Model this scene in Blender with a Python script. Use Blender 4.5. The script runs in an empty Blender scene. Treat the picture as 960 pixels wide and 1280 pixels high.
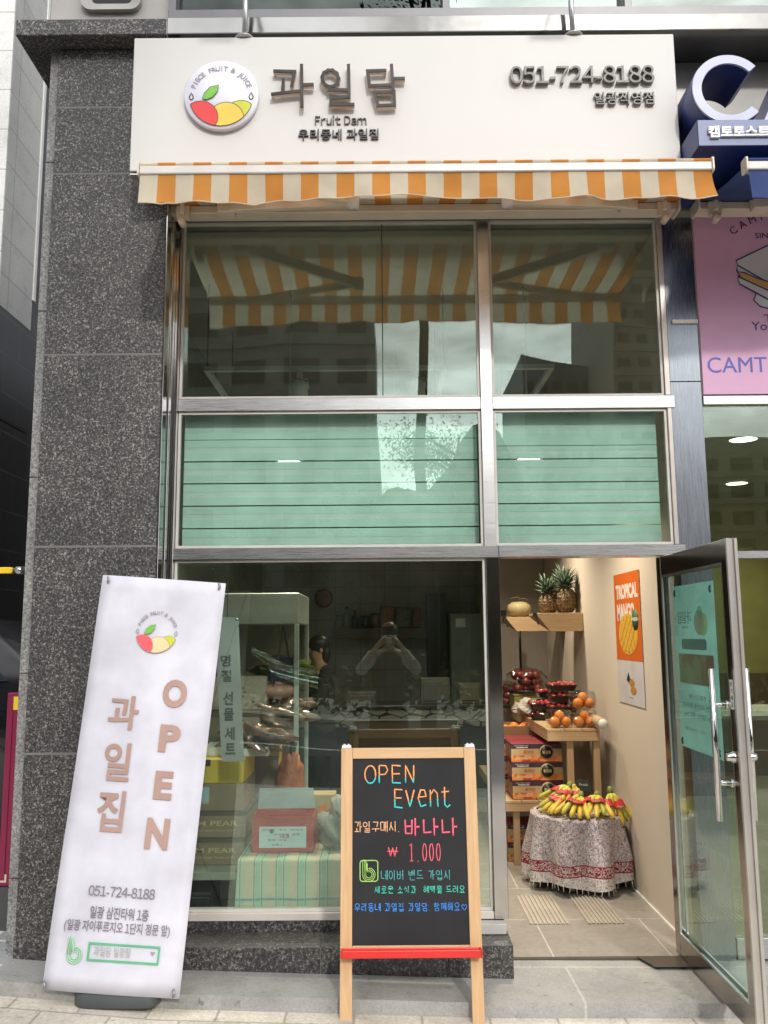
import bpy, bmesh, math, random
from mathutils import Matrix, Vector, Euler
random.seed(7)
R = math.radians
SC = bpy.context.scene
COL = SC.collection

# ------------------------------------------------------------------ camera
F, PITCH, ROLL = 1070.0, R(8.1), R(0.45)
CAM = Vector((0, -4.6, 1.632))
RIGHT, UP, FWD = Vector((1, 0, 0)), Vector((0, -math.sin(PITCH), math.cos(PITCH))), Vector((0, math.cos(PITCH), math.sin(PITCH)))
cd = bpy.data.cameras.new('camera'); cam = bpy.data.objects.new('camera', cd); COL.objects.link(cam)
cr = RIGHT * math.cos(ROLL) - UP * math.sin(ROLL); cu = RIGHT * math.sin(ROLL) + UP * math.cos(ROLL)
m = Matrix((cr, cu, -FWD)).transposed().to_4x4(); m.translation = CAM
cam.matrix_world = m
cd.sensor_fit = 'VERTICAL'; cd.sensor_height = 24; cd.lens = 24 * F / 1280
cd.clip_start = 0.02; cd.clip_end = 2000
SC.camera = cam

# ------------------------------------------------------------------ sky, sun, exposure
SUN_EL, SUN_AZ = R(31.5), R(14)                    # the sun stands in front of the shop, a little to the right
w = bpy.data.worlds.new('World'); SC.world = w; w.use_nodes = True
nt = w.node_tree; nt.nodes.clear()
out = nt.nodes.new('ShaderNodeOutputWorld'); bg = nt.nodes.new('ShaderNodeBackground')
sky = nt.nodes.new('ShaderNodeTexSky'); sky.sky_type = 'NISHITA'; sky.sun_disc = False
sky.sun_elevation = SUN_EL; sky.sun_rotation = R(180) - SUN_AZ; sky.dust_density = 2.0
tc = nt.nodes.new('ShaderNodeTexCoord'); mp = nt.nodes.new('ShaderNodeMapping'); mp.inputs['Scale'].default_value = (1.6, 1.6, 4.0)
nz = nt.nodes.new('ShaderNodeTexNoise'); nz.inputs['Scale'].default_value = 1.6; nz.inputs['Detail'].default_value = 8; nz.inputs['Roughness'].default_value = .62
rp = nt.nodes.new('ShaderNodeValToRGB'); rp.color_ramp.elements[0].position = .36; rp.color_ramp.elements[1].position = .58
rp.color_ramp.elements[0].color = (.35, .35, .35, 1)
mx = nt.nodes.new('ShaderNodeMix'); mx.data_type = 'RGBA'; mx.inputs[7].default_value = (11, 11.1, 11.3, 1)
L = nt.links.new
L(tc.outputs['Generated'], mp.inputs[0]); L(mp.outputs[0], nz.inputs[0]); L(nz.outputs[0], rp.inputs[0])
L(rp.outputs[0], mx.inputs[0]); L(sky.outputs[0], mx.inputs[6]); L(mx.outputs[2], bg.inputs[0]); L(bg.outputs[0], out.inputs[0])
bg.inputs[1].default_value = 0.1
# thin cloud is brightest round the sun
dt = nt.nodes.new('ShaderNodeVectorMath'); dt.operation = 'DOT_PRODUCT'; dt.inputs[1].default_value = (math.sin(SUN_AZ) * math.cos(SUN_EL), -math.cos(SUN_AZ) * math.cos(SUN_EL), math.sin(SUN_EL))
L(tc.outputs['Generated'], dt.inputs[0])
mr = nt.nodes.new('ShaderNodeMapRange'); mr.interpolation_type = 'SMOOTHSTEP'; mr.inputs[1].default_value = .1; mr.inputs[2].default_value = 1.0; mr.inputs[3].default_value = 7.5; mr.inputs[4].default_value = 50
L(dt.outputs['Value'], mr.inputs[0])
vm = nt.nodes.new('ShaderNodeVectorMath'); vm.operation = 'SCALE'; vm.inputs[0].default_value = (1, 1.005, 1.02); nz2 = nt.nodes.new('ShaderNodeTexNoise'); nz2.inputs['Scale'].default_value = 7; nz2.inputs['Detail'].default_value = 6; L(mp.outputs[0], nz2.inputs[0])
mr2 = nt.nodes.new('ShaderNodeMapRange'); mr2.inputs[1].default_value = .3; mr2.inputs[2].default_value = .7; mr2.inputs[3].default_value = .55; mr2.inputs[4].default_value = 1.2; L(nz2.outputs[0], mr2.inputs[0])
mm = nt.nodes.new('ShaderNodeMath'); mm.operation = 'MULTIPLY'; L(mr.outputs[0], mm.inputs[0]); L(mr2.outputs[0], mm.inputs[1]); L(mm.outputs[0], vm.inputs[3]); L(vm.outputs[0], mx.inputs[7])
sd = bpy.data.lights.new('sun', 'SUN'); sd.energy = 2.3; sd.angle = R(3.5); sd.color = (1, .95, .88)
so = bpy.data.objects.new('sun', sd); COL.objects.link(so); so.location = (6, -25, 18)
tosun = Vector((math.sin(SUN_AZ) * math.cos(SUN_EL), -math.cos(SUN_AZ) * math.cos(SUN_EL), math.sin(SUN_EL)))
so.rotation_euler = tosun.to_track_quat('Z', 'Y').to_euler()
vs = SC.view_settings; SC.display_settings.display_device = 'sRGB'
vs.view_transform = 'Standard'; vs.look = 'None'; vs.exposure = -0.4; vs.gamma = 1.0; vs.use_curve_mapping = False
SC.render.engine = 'CYCLES'
cy = SC.cycles; cy.max_bounces = 9; cy.diffuse_bounces = 4; cy.glossy_bounces = 5; cy.transparent_max_bounces = 24; cy.transmission_bounces = 6
cy.caustics_reflective = False; cy.caustics_refractive = False; cy.sample_clamp_indirect = 6; cy.use_denoising = True
cy.blur_glossy = .5

# ------------------------------------------------------------------ points: a pixel of the 960 x 1280 photograph on a real plane
def ray(px, py):
    u, v = (px - 480) / F, (640 - py) / F
    a = u * math.cos(ROLL) + v * math.sin(ROLL); b = -u * math.sin(ROLL) + v * math.cos(ROLL)
    return RIGHT * a + UP * b + FWD
def at(px, py, Y):
    d = ray(px, py); return CAM + d * ((Y - CAM.y) / d.y)
def at_x(px, py, X):
    d = ray(px, py); return CAM + d * ((X - CAM.x) / d.x)
def at_z(px, py, Z):
    d = ray(px, py); return CAM + d * ((Z - CAM.z) / d.z)
def on_plane(px, py, M):
    """local coordinates of the pixel on the local XZ plane of M"""
    i = M.inverted(); o = i @ CAM; d = i.to_3x3() @ ray(px, py)
    return o + d * (-o.y / d.y)

# ------------------------------------------------------------------ mesh builder
class MB:
    def __init__(s, M=None): s.v = []; s.f = []; s.m = []; s.s = []; s.M = M
    def add(s, vs, fs, mi=0, sm=False):
        o = len(s.v)
        for p in vs:
            p = Vector(p); s.v.append(tuple(s.M @ p) if s.M is not None else tuple(p))
        for f in fs: s.f.append([i + o for i in f]); s.m.append(mi); s.s.append(sm)
        return s
    def box(s, x0, y0, z0, x1, y1, z1, mi=0):
        x0, x1 = sorted((x0, x1)); y0, y1 = sorted((y0, y1)); z0, z1 = sorted((z0, z1))
        return s.add([(x0,y0,z0),(x1,y0,z0),(x1,y1,z0),(x0,y1,z0),(x0,y0,z1),(x1,y0,z1),(x1,y1,z1),(x0,y1,z1)],
              [(0,3,2,1),(4,5,6,7),(0,1,5,4),(1,2,6,5),(2,3,7,6),(3,0,4,7)], mi)
    def hexa(s, a, b, mi=0):
        """a, b: two quads of matching corners"""
        return s.add(list(a) + list(b), [(0,1,2,3),(7,6,5,4),(0,4,5,1),(1,5,6,2),(2,6,7,3),(3,7,4,0)], mi)
    def prism(s, pts, y0, y1, mi=0, ax='y', sm=False):
        n = len(pts)
        f = {'y': lambda a, b, c: (a, c, b), 'x': lambda a, b, c: (c, a, b), 'z': lambda a, b, c: (a, b, c)}[ax]
        vs = [f(a, b, y0) for a, b in pts] + [f(a, b, y1) for a, b in pts]
        s.add(vs, [tuple(range(n)), tuple(range(2 * n - 1, n - 1, -1))], mi)
        o = len(s.v) - 2 * n
        for i in range(n):
            j = (i + 1) % n; s.f.append([o + i, o + n + i, o + n + j, o + j]); s.m.append(mi); s.s.append(sm)
        return s
    def bar(s, p, q, wx, wy, mi=0, up=(0, 0, 1)):
        """rectangular bar between two points"""
        p, q = Vector(p), Vector(q); d = (q - p).normalized(); u = Vector(up)
        if abs(d.dot(u)) > .98: u = Vector((1, 0, 0))
        a = d.cross(u).normalized() * wx / 2; b = a.cross(d).normalized() * wy / 2
        return s.hexa([p - a - b, p + a - b, p + a + b, p - a + b], [q - a - b, q + a - b, q + a + b, q - a + b], mi)
    def tube(s, pts, r, n=8, mi=0, flat=None, closed=False):
        """flat: (axis vector, factor) squashes the section along that axis"""
        P = [Vector(p) for p in pts]; k = len(P); rs = r if isinstance(r, (list, tuple)) else [r] * k
        vs = []; ref = None
        for i in range(k):
            if closed: t = P[(i + 1) % k] - P[i - 1]
            else: t = P[min(i + 1, k - 1)] - P[max(i - 1, 0)]
            t = t.normalized() if t.length > 1e-9 else Vector((0, 0, 1))
            if ref is None: ref = Vector((0, 1, 0)) if abs(t.y) < .9 else Vector((1, 0, 0))
            a = t.cross(ref); a = a.normalized() if a.length > 1e-6 else t.orthogonal().normalized()
            b = a.cross(t).normalized(); ref = b if flat is None else ref
            for j in range(n):
                h = 2 * math.pi * j / n; off = a * math.cos(h) * rs[i] + b * math.sin(h) * rs[i]
                if flat: A = Vector(flat[0]); off = off - A * off.dot(A) * (1 - flat[1])
                vs.append(P[i] + off)
        fs = []
        for i in range(k if closed else k - 1):
            for j in range(n):
                i2 = (i + 1) % k; fs.append((i * n + j, i * n + (j + 1) % n, i2 * n + (j + 1) % n, i2 * n + j))
        if not closed: fs += [tuple(range(n - 1, -1, -1)), tuple((k - 1) * n + j for j in range(n))]
        return s.add(vs, fs, mi, True)
    def lathe(s, prof, c=(0, 0, 0), n=24, mi=0, ax='z', sx=1, sy=1, caps=True):
        f = {'z': lambda a, b, h: (c[0] + a * sx, c[1] + b * sy, c[2] + h), 'y': lambda a, b, h: (c[0] + a * sx, c[1] + h, c[2] + b * sy),
             'x': lambda a, b, h: (c[0] + h, c[1] + a * sx, c[2] + b * sy)}[ax]
        vs = []; fs = []
        for r, h in prof:
            for j in range(n):
                t = 2 * math.pi * j / n; vs.append(f(r * math.cos(t), r * math.sin(t), h))
        for i in range(len(prof) - 1):
            for j in range(n): fs.append((i * n + j, i * n + (j + 1) % n, (i + 1) * n + (j + 1) % n, (i + 1) * n + j))
        if caps and prof[0][0] > 1e-6: fs.append(tuple(range(n - 1, -1, -1)))
        if caps and prof[-1][0] > 1e-6: fs.append(tuple((len(prof) - 1) * n + j for j in range(n)))
        return s.add(vs, fs, mi, True)
    def ball(s, c, r, n=14, k=9, mi=0, jit=0):
        rx, ry, rz = (r, r, r) if not isinstance(r, (tuple, list)) else r
        vs = [(c[0], c[1], c[2] - rz)]; fs = []
        for i in range(1, k):
            a = -math.pi / 2 + math.pi * i / k
            for j in range(n):
                t = 2 * math.pi * j / n; q = 1 + random.uniform(-jit, jit)
                vs.append((c[0] + q * rx * math.cos(a) * math.cos(t), c[1] + q * ry * math.cos(a) * math.sin(t), c[2] + q * rz * math.sin(a)))
        vs.append((c[0], c[1], c[2] + rz)); e = len(vs) - 1
        for j in range(n): fs.append((0, 1 + (j + 1) % n, 1 + j)); fs.append((e, 1 + (k - 2) * n + j, 1 + (k - 2) * n + (j + 1) % n))
        for i in range(k - 2):
            for j in range(n): fs.append((1 + i * n + j, 1 + i * n + (j + 1) % n, 1 + (i + 1) * n + (j + 1) % n, 1 + (i + 1) * n + j))
        return s.add(vs, fs, mi, True)
    def grid(s, fn, nu, nv, mi=0, sm=True, mfn=None):
        o = len(s.v); vs = [fn(i / nu, j / nv) for j in range(nv + 1) for i in range(nu + 1)]
        for p in vs: s.v.append(tuple(s.M @ Vector(p)) if s.M is not None else tuple(p))
        for j in range(nv):
            for i in range(nu):
                a = o + j * (nu + 1) + i; s.f.append([a, a + 1, a + nu + 2, a + nu + 1]); s.m.append(mfn(i, j) if mfn else mi); s.s.append(sm)
        return s
    # ---- writing
    def text(s, body, x0, z0, x1, z1, y, depth=.001, bold=0., mi=0, keep=False, ref=None):
        """font lettering stretched into a rectangle of the XZ plane, read from -Y"""
        vs, fs = (packed if any(c in body for c in '0123456789') or body == 'Fruit Dam' else glyphs)(body, bold)
        rv = glyphs(ref, bold)[0] if ref else vs
        ax, bx = min(p[0] for p in rv), max(p[0] for p in rv); az, bz = min(p[1] for p in rv), max(p[1] for p in rv)
        kx = (x1 - x0) / max(bx - ax, 1e-6); kz = (z1 - z0) / max(bz - az, 1e-6)
        if keep: kz = kx = min(abs(kx), abs(kz))
        return s.add([(x0 + (p[0] - ax) * kx, y - (depth if p[2] > 0 else -0.0005), z0 + (p[1] - az) * kz) for p in vs], fs, mi)
    def ctext(s, body, cx, cz, w_, h_, y, depth=.001, bold=0., mi=0):
        return s.text(body, cx - w_ / 2, cz - h_ / 2, cx + w_ / 2, cz + h_ / 2, y, depth, bold, mi)
    def arc_text(s, body, cx, cz, r, a0, a1, size, y, depth=.001, bold=0., mi=0):
        n = len(body)
        for i, ch in enumerate(body):
            if ch == ' ': continue
            a = R(a0 + (a1 - a0) * i / (n - 1)); vs, fs = glyphs(ch, bold)
            ax = (min(p[0] for p in vs) + max(p[0] for p in vs)) / 2
            t = a - math.pi / 2; c_, s_ = math.cos(t), math.sin(t); q = []
            for p in vs:
                lx, lz = (p[0] - ax) * size, p[1] * size
                q.append((cx + r * math.cos(a) + lx * c_ - lz * s_, y - (depth if p[2] > 0 else -.0005), cz + r * math.sin(a) + lx * s_ + lz * c_))
            s.add(q, fs, mi)
        return s
    def hand(s, body, x0, z0, x1, z1, y, r, mi=0, jit=.03, split=None, gap=.18):
        """chalk or marker writing in strokes; split: (height 0-1, material) for strokes that change colour part way down"""
        adv = [(.45 if c == ' ' else .3 if c in '.,' else 1) for c in body]; tot = sum(adv); x = x0; W = x1 - x0; H = z1 - z0
        for c, a in zip(body, adv):
            cw = W * a / tot
            for st in strokes(c):
                pts = [(x + cw * (gap / 2 + (1 - gap) * p[0]) + random.uniform(-jit, jit) * cw * .3, y, z0 + H * p[1] + random.uniform(-jit, jit) * H * .3) for p in st]
                P = []
                for k in range(len(pts) - 1):
                    n_ = max(1, int((Vector(pts[k + 1]) - Vector(pts[k])).length / (r * 3)))
                    for q in range(n_): P.append(Vector(pts[k]).lerp(Vector(pts[k + 1]), q / n_))
                P.append(Vector(pts[-1]))
                rr = [r * random.uniform(.82, 1.12) for _ in P]
                if split is None: s.tube(P, rr, 6, mi, ((0, 1, 0), .25))
                else:
                    zs = z0 + H * (split[0] + random.uniform(-.08, .08)); k = 0
                    while k < len(P) - 1:
                        up_ = P[k].z > zs; e = k + 1
                        while e < len(P) - 1 and (P[e].z > zs) == up_: e += 1
                        s.tube(P[k:e + 1], rr[k:e + 1], 6, mi if up_ else split[1], ((0, 1, 0), .25)); k = e
            x += cw
        return s
    def build(s, name, mats, parent=None, bevel=0, seg=2, subsurf=0, kind=None, label=None):
        me = bpy.data.meshes.new(name); me.from_pydata(s.v, [], s.f)
        mats = mats if isinstance(mats, (list, tuple)) else [mats]
        for q in mats: me.materials.append(q)
        me.polygons.foreach_set('material_index', s.m); me.polygons.foreach_set('use_smooth', s.s); me.update()
        bm = bmesh.new(); bm.from_mesh(me); bmesh.ops.recalc_face_normals(bm, faces=bm.faces); bm.to_mesh(me); bm.free()
        o = bpy.data.objects.new(name, me); COL.objects.link(o)
        if parent is not None: o.parent = parent
        if bevel:
            b = o.modifiers.new('bevel', 'BEVEL'); b.width = bevel; b.segments = seg; b.limit_method = 'ANGLE'; b.angle_limit = R(40)
        if subsurf:
            b = o.modifiers.new('smooth', 'SUBSURF'); b.levels = b.render_levels = subsurf
        if kind: o['kind'] = kind
        if label: o['label'] = label
        return o

_gl = {}
def glyphs(body, bold=0.):
    k = (body, bold)
    if k in _gl: return _gl[k]
    cu_ = bpy.data.curves.new('t', 'FONT'); cu_.body = body; cu_.extrude = .1; cu_.offset = bold; cu_.resolution_u = 4
    o = bpy.data.objects.new('t', cu_); COL.objects.link(o)
    me = bpy.data.meshes.new_from_object(o.evaluated_get(bpy.context.evaluated_depsgraph_get()))
    r = ([tuple(v.co) for v in me.vertices], [tuple(p.vertices) for p in me.polygons])
    bpy.data.objects.remove(o); bpy.data.curves.remove(cu_); bpy.data.meshes.remove(me)
    _gl[k] = r; return r

_em = []
def packed(body, bold=0.):
    """plain grotesque lettering: full-width forms of Latin letters and digits, set close"""
    k = ('packed', body, bold)
    if k in _gl: return _gl[k]
    if not _em: _em.append(max(p[0] for p in glyphs('１１')[0]) - max(p[0] for p in glyphs('１')[0]))
    em = _em[0]; x = 0; V = []; Fc = []
    for c in body:
        if c == ' ': x += .26 * em; continue
        hang = 0xAC00 <= ord(c) < 0xD7A4; g = c if hang or c in '-(),.&' else chr(ord(c) + 0xFEE0) if 33 <= ord(c) < 127 else c
        vs, fs = glyphs(g, bold); a, b = min(p[0] for p in vs), max(p[0] for p in vs); o = len(V)
        if hang: sh, adv = x, .9 * em
        elif c.isdigit(): sh, adv = x - (em - .57 * em) / 2, .57 * em
        else: sh, adv = x - a + .045 * em, b - a + .09 * em
        V += [(p[0] + sh, p[1], p[2]) for p in vs]; Fc += [tuple(i + o for i in f) for f in fs]; x += adv
    _gl[k] = (V, Fc); return _gl[k]
def circ(cx, cz, rx, rz, n=18, a0=0, a1=360):
    return [(cx + rx * math.cos(R(a0 + (a1 - a0) * i / n)), cz + rz * math.sin(R(a0 + (a1 - a0) * i / n))) for i in range(n + (0 if a1 - a0 == 360 else 1))]
_CI = [(.5 + .5 * math.cos(t), .5 + .5 * math.sin(t)) for t in [math.pi / 2 + 2 * math.pi * i / 16 for i in range(17)]]
CONS = {'ㄱ': [[(0,.95),(.95,.95),(.7,.05)]], 'ㄴ': [[(0,1),(.03,.05),(1,.08)]], 'ㄷ': [[(1,.95),(.05,.95),(.05,.05),(1,.08)]],
 'ㄹ': [[(0,1),(.95,1),(.95,.55),(.05,.5),(.05,.02),(1,.05)]], 'ㅁ': [[(0,1),(.95,1),(.9,.03),(.05,.03),(0,1)]],
 'ㅂ': [[(.05,1),(.08,0),(.92,0),(.95,1)],[(.08,.5),(.9,.52)]], 'ㅅ': [[(.5,1),(.35,.45),(0,0)],[(.45,.6),(1,.02)]], 'ㅇ': [_CI],
 'ㅈ': [[(0,.95),(.95,.95),(.5,.45),(0,0)],[(.5,.45),(1,0)]], 'ㅊ': [[(.35,1.15),(.65,1.1)],[(0,.85),(.95,.85),(.5,.4),(0,0)],[(.5,.4),(1,0)]],
 'ㅋ': [[(0,.95),(.95,.95),(.7,.05)],[(0,.5),(.85,.55)]], 'ㅌ': [[(1,.95),(.05,.95),(.05,.05),(1,.08)],[(.05,.5),(.9,.5)]],
 'ㅍ': [[(0,.95),(1,.95)],[(.3,.95),(.33,.05)],[(.7,.95),(.67,.05)],[(0,.05),(1,.05)]],
 'ㅎ': [[(.3,1.1),(.7,1.08)],[(0,.82),(1,.84)],[(.5+.35*(x-.5)*2,.3+.3*(z-.5)*2) for x,z in _CI]], 'ㄲ': [[(0,.95),(.42,.95),(.3,.05)],[(.52,.95),(.98,.95),(.85,.05)]],
 'ㄸ': [[(.45,.95),(.03,.95),(.03,.05),(.45,.08)],[(1,.95),(.55,.95),(.55,.05),(1,.08)]], 'ㅃ': [], 'ㅆ': [[(.25,1),(0,0)],[(.25,.6),(.5,0)],[(.75,1),(.5,0)],[(.75,.6),(1,0)]], 'ㅉ': []}
LL = 'ㄱㄲㄴㄷㄸㄹㅁㅂㅃㅅㅆㅇㅈㅉㅊㅋㅌㅍㅎ'; TT = ['','ㄱ','ㄲ','','ㄴ','','','ㄷ','ㄹ','','','','','','','','ㅁ','ㅂ','','ㅅ','ㅆ','ㅇ','ㅈ','ㅊ','ㅋ','ㅌ','ㅍ','ㅎ']
VV = 'ㅏㅐㅑㅒㅓㅔㅕㅖㅗㅘㅙㅚㅛㅜㅝㅞㅟㅠㅡㅢㅣ'
VERT = {'ㅏ': [[(.3,1),(.3,0)],[(.3,.5),(.95,.5)]], 'ㅐ': [[(.15,.95),(.15,.05)],[(.15,.5),(.7,.5)],[(.7,1),(.7,0)]], 'ㅑ': [[(.3,1),(.3,0)],[(.3,.65),(.9,.65)],[(.3,.35),(.9,.35)]],
 'ㅓ': [[(.7,1),(.7,0)],[(.0,.5),(.7,.5)]], 'ㅔ': [[(.45,.95),(.45,.05)],[(-.1,.5),(.45,.5)],[(.9,1),(.9,0)]], 'ㅕ': [[(.7,1),(.7,0)],[(.0,.65),(.7,.65)],[(.0,.35),(.7,.35)]],
 'ㅖ': [[(.45,.95),(.45,.05)],[(-.1,.62),(.45,.62)],[(-.1,.38),(.45,.38)],[(.9,1),(.9,0)]], 'ㅣ': [[(.5,1),(.5,0)]]}
HORI = {'ㅗ': [[(0,.1),(1,.12)],[(.5,.9),(.5,.1)]], 'ㅛ': [[(0,.1),(1,.12)],[(.33,.9),(.33,.1)],[(.67,.9),(.67,.1)]], 'ㅜ': [[(0,.85),(1,.87)],[(.5,.85),(.5,.05)]],
 'ㅠ': [[(0,.85),(1,.87)],[(.33,.85),(.3,.05)],[(.67,.85),(.67,.05)]], 'ㅡ': [[(0,.5),(1,.52)]]}
COMP = {'ㅘ': ('ㅗ','ㅏ'), 'ㅙ': ('ㅗ','ㅐ'), 'ㅚ': ('ㅗ','ㅣ'), 'ㅝ': ('ㅜ','ㅓ'), 'ㅞ': ('ㅜ','ㅔ'), 'ㅟ': ('ㅜ','ㅣ'), 'ㅢ': ('ㅡ','ㅣ')}
LAT = {'O': [[(x, z) for x, z in _CI]], 'P': [[(.1,0),(.12,1)],[(.12,1),(.7,.98),(.9,.75),(.65,.5),(.12,.48)]], 'E': [[(.9,.97),(.1,1),(.12,.03),(.9,0)],[(.1,.52),(.8,.52)]],
 'N': [[(.1,0),(.12,1),(.85,.02),(.9,1)]], 'v': [[(.05,.95),(.45,.05),(.9,.95)]], 'e': [[(.1,.55),(.9,.6),(.75,.95),(.35,.95),(.08,.5),(.35,.05),(.9,.15)]],
 'n': [[(.12,.95),(.12,.03)],[(.12,.65),(.5,.97),(.85,.75),(.88,.03)]], 't': [[(.4,1.1),(.38,.15),(.65,0),(.95,.15)],[(.05,.82),(.85,.86)]],
 '1': [[(.25,.85),(.55,1),(.55,0)],[(.25,0),(.85,0)]], '0': [[(.5+.34*(x-.5)*2, z) for x, z in _CI]], '.': [[(.4,.0),(.6,.04)]], ',': [[(.5,.06),(.35,-.08)]],
 '₩': [[(0,.95),(.25,.05),(.5,.9),(.75,.05),(1,.95)],[(-.15,.55),(1.15,.55)]], '♡': [[(.5,.1),(.05,.6),(.12,.9),(.35,.92),(.5,.7),(.68,.93),(.92,.88),(.95,.55),(.5,.1)]]}
def strokes(c):
    if c == ' ': return []
    if c in LAT: return LAT[c]
    i = ord(c) - 0xAC00
    if not 0 <= i < 11172: return [[(.2,.5),(.8,.5)]]
    l, v, t = LL[i // 588], VV[i % 588 // 28], TT[i % 28]
    def fit(sts, x0, z0, x1, z1): return [[(x0 + (x1 - x0) * a, z0 + (z1 - z0) * b) for a, b in st] for st in sts]
    z0 = .42 if t else 0.
    o = []
    if v in COMP:
        h, e = COMP[v]; o += fit(CONS[l], .05, z0 + (1 - z0) * .5, .55, .98); o += fit(HORI[h], 0, z0 + .02, .62, z0 + (1 - z0) * .42); o += fit(VERT[e], .62, z0 * .95, 1, 1.02)
    elif v in HORI: o += fit(CONS[l], .15, z0 + (1 - z0) * .45, .85, .98); o += fit(HORI[v], 0, z0 + .02, 1, z0 + (1 - z0) * .36)
    else: o += fit(CONS[l], .02, z0 + (1 - z0) * .15, .52, .93); o += fit(VERT[v], .58, z0 * .95, 1, 1.02)
    if t: o += fit(CONS[t], .22, 0, .9, .32)
    return o

# ------------------------------------------------------------------ objects
def tag(o, label, cat, group=None, kind=None):
    o['label'] = label; o['category'] = cat
    if group: o['group'] = group
    if kind: o['kind'] = kind
    return o
def thing(name, label, cat, loc=(0, 0, 0), rot=(0, 0, 0), group=None):
    o = bpy.data.objects.new(name, None); COL.objects.link(o); o.location = loc; o.rotation_euler = rot
    o.empty_display_size = .1
    return tag(o, label, cat, group)
def mat_of(o): return Matrix.LocRotScale(o.location, o.rotation_euler, o.scale)
def dup(o, label=None, loc=None, rot=None, scale=None, parent=None, top=True):
    kids = list(o.children); c = o.copy(); COL.objects.link(c); c.parent = parent
    if top and label: c['label'] = label
    if loc is not None: c.location = loc
    if rot is not None: c.rotation_euler = rot
    if scale is not None: c.scale = scale
    for k in kids: dup(k, parent=c, top=False)
    return c
# ------------------------------------------------------------------ materials
def nodes(name):
    q = bpy.data.materials.new(name); q.use_nodes = True; n = q.node_tree; b = n.nodes['Principled BSDF']
    return q, n, b
def N(n, t, **kw):
    o = n.nodes.new('ShaderNode' + t)
    for k, v in kw.items():
        if k.startswith('i_'):
            key = k[2:]; key = int(key) if key.isdigit() else key.replace('_', ' ')
            o.inputs[key].default_value = v
        else: setattr(o, k, v)
    return o
def coords(n, scale=(1, 1, 1), kind='Object', rot=(0, 0, 0), loc=(0, 0, 0)):
    t = N(n, 'TexCoord'); q = N(n, 'Mapping'); q.inputs['Scale'].default_value = scale; q.inputs['Rotation'].default_value = rot; q.inputs['Location'].default_value = loc
    n.links.new(t.outputs[kind], q.inputs[0]); return q.outputs[0]
def ramp(n, fac, stops, interp='LINEAR'):
    r = N(n, 'ValToRGB'); r.color_ramp.interpolation = interp; e = r.color_ramp.elements
    while len(e) < len(stops): e.new(.5)
    for k, (p, c) in enumerate(stops): e[k].position = p; e[k].color = (*c, 1) if len(c) == 3 else c
    n.links.new(fac, r.inputs[0]); return r.outputs[0]
def mix(n, fac, a, b, mode='MIX'):
    x = N(n, 'Mix', data_type='RGBA', blend_type=mode)
    for s, v in ((0, fac), (6, a), (7, b)):
        if hasattr(v, 'is_linked'): n.links.new(v, x.inputs[s])
        else: x.inputs[s].default_value = v if s == 0 else (*v, 1)
    return x.outputs[2]
def bump(n, b, h, strength=.2, dist=.01):
    u = N(n, 'Bump'); u.inputs['Strength'].default_value = strength; u.inputs['Distance'].default_value = dist
    n.links.new(h, u.inputs['Height']); n.links.new(u.outputs[0], b.inputs['Normal'])
def plain(name, c, rough=.5, metal=0., c2=None, sc=6., stretch=(1, 1, 1), bmp=0., bsc=40., spec=.5, rv=0.):
    """a colour with a soft mottled variation of its own"""
    q, n, b = nodes(name); b.inputs['Roughness'].default_value = rough; b.inputs['Metallic'].default_value = metal
    b.inputs['Specular IOR Level'].default_value = spec
    if c2 is None: c2 = tuple(x * .86 for x in c)
    co = coords(n, stretch); z = N(n, 'TexNoise'); z.inputs['Scale'].default_value = sc; z.inputs['Detail'].default_value = 5
    n.links.new(co, z.inputs[0]); o = ramp(n, z.outputs[0], [(.35, c), (.68, c2)]); n.links.new(o, b.inputs['Base Color'])
    if rv:
        r = N(n, 'MapRange'); r.inputs[3].default_value = rough - rv; r.inputs[4].default_value = rough + rv; n.links.new(z.outputs[0], r.inputs[0]); n.links.new(r.outputs[0], b.inputs['Roughness'])
    if bmp:
        z2 = N(n, 'TexNoise'); z2.inputs['Scale'].default_value = bsc; z2.inputs['Detail'].default_value = 4; n.links.new(co, z2.inputs[0]); bump(n, b, z2.outputs[0], bmp)
    return q
def granite(name, rough, lo=(.012, .013, .015), mid=(.045, .045, .046), hi=(.27, .255, .235), sc=1., coat=0., bmp=.15):
    q, n, b = nodes(name); co = coords(n)
    z = N(n, 'TexNoise'); z.inputs['Scale'].default_value = 62 * sc; z.inputs['Detail'].default_value = 3; z.inputs['Roughness'].default_value = .6; z.inputs['Distortion'].default_value = .9
    v = N(n, 'TexVoronoi'); v.inputs['Scale'].default_value = 95 * sc
    big = N(n, 'TexNoise'); big.inputs['Scale'].default_value = 5; big.inputs['Detail'].default_value = 3
    for t in (z, v, big): n.links.new(co, t.inputs[0])
    a = ramp(n, z.outputs[0], [(.38, lo), (.47, mid), (.55, tuple(x * 1.25 for x in mid)), (.63, hi)])
    sp = ramp(n, v.outputs['Color'], [(.0, (.55, .55, .56)), (.5, (1, 1, 1)), (.9, (1.3, 1.28, 1.22))])
    o = mix(n, 1, a, sp, 'MULTIPLY'); g = ramp(n, big.outputs[0], [(.3, (.70, .70, .71)), (.7, (1.15, 1.14, 1.12))]); o = mix(n, 1, o, g, 'MULTIPLY')
    n.links.new(o, b.inputs['Base Color']); b.inputs['Roughness'].default_value = rough
    if coat: b.inputs['Coat Weight'].default_value = coat; b.inputs['Coat Roughness'].default_value = .04
    if bmp: bump(n, b, z.outputs[0], bmp, .004)
    return q
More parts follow.
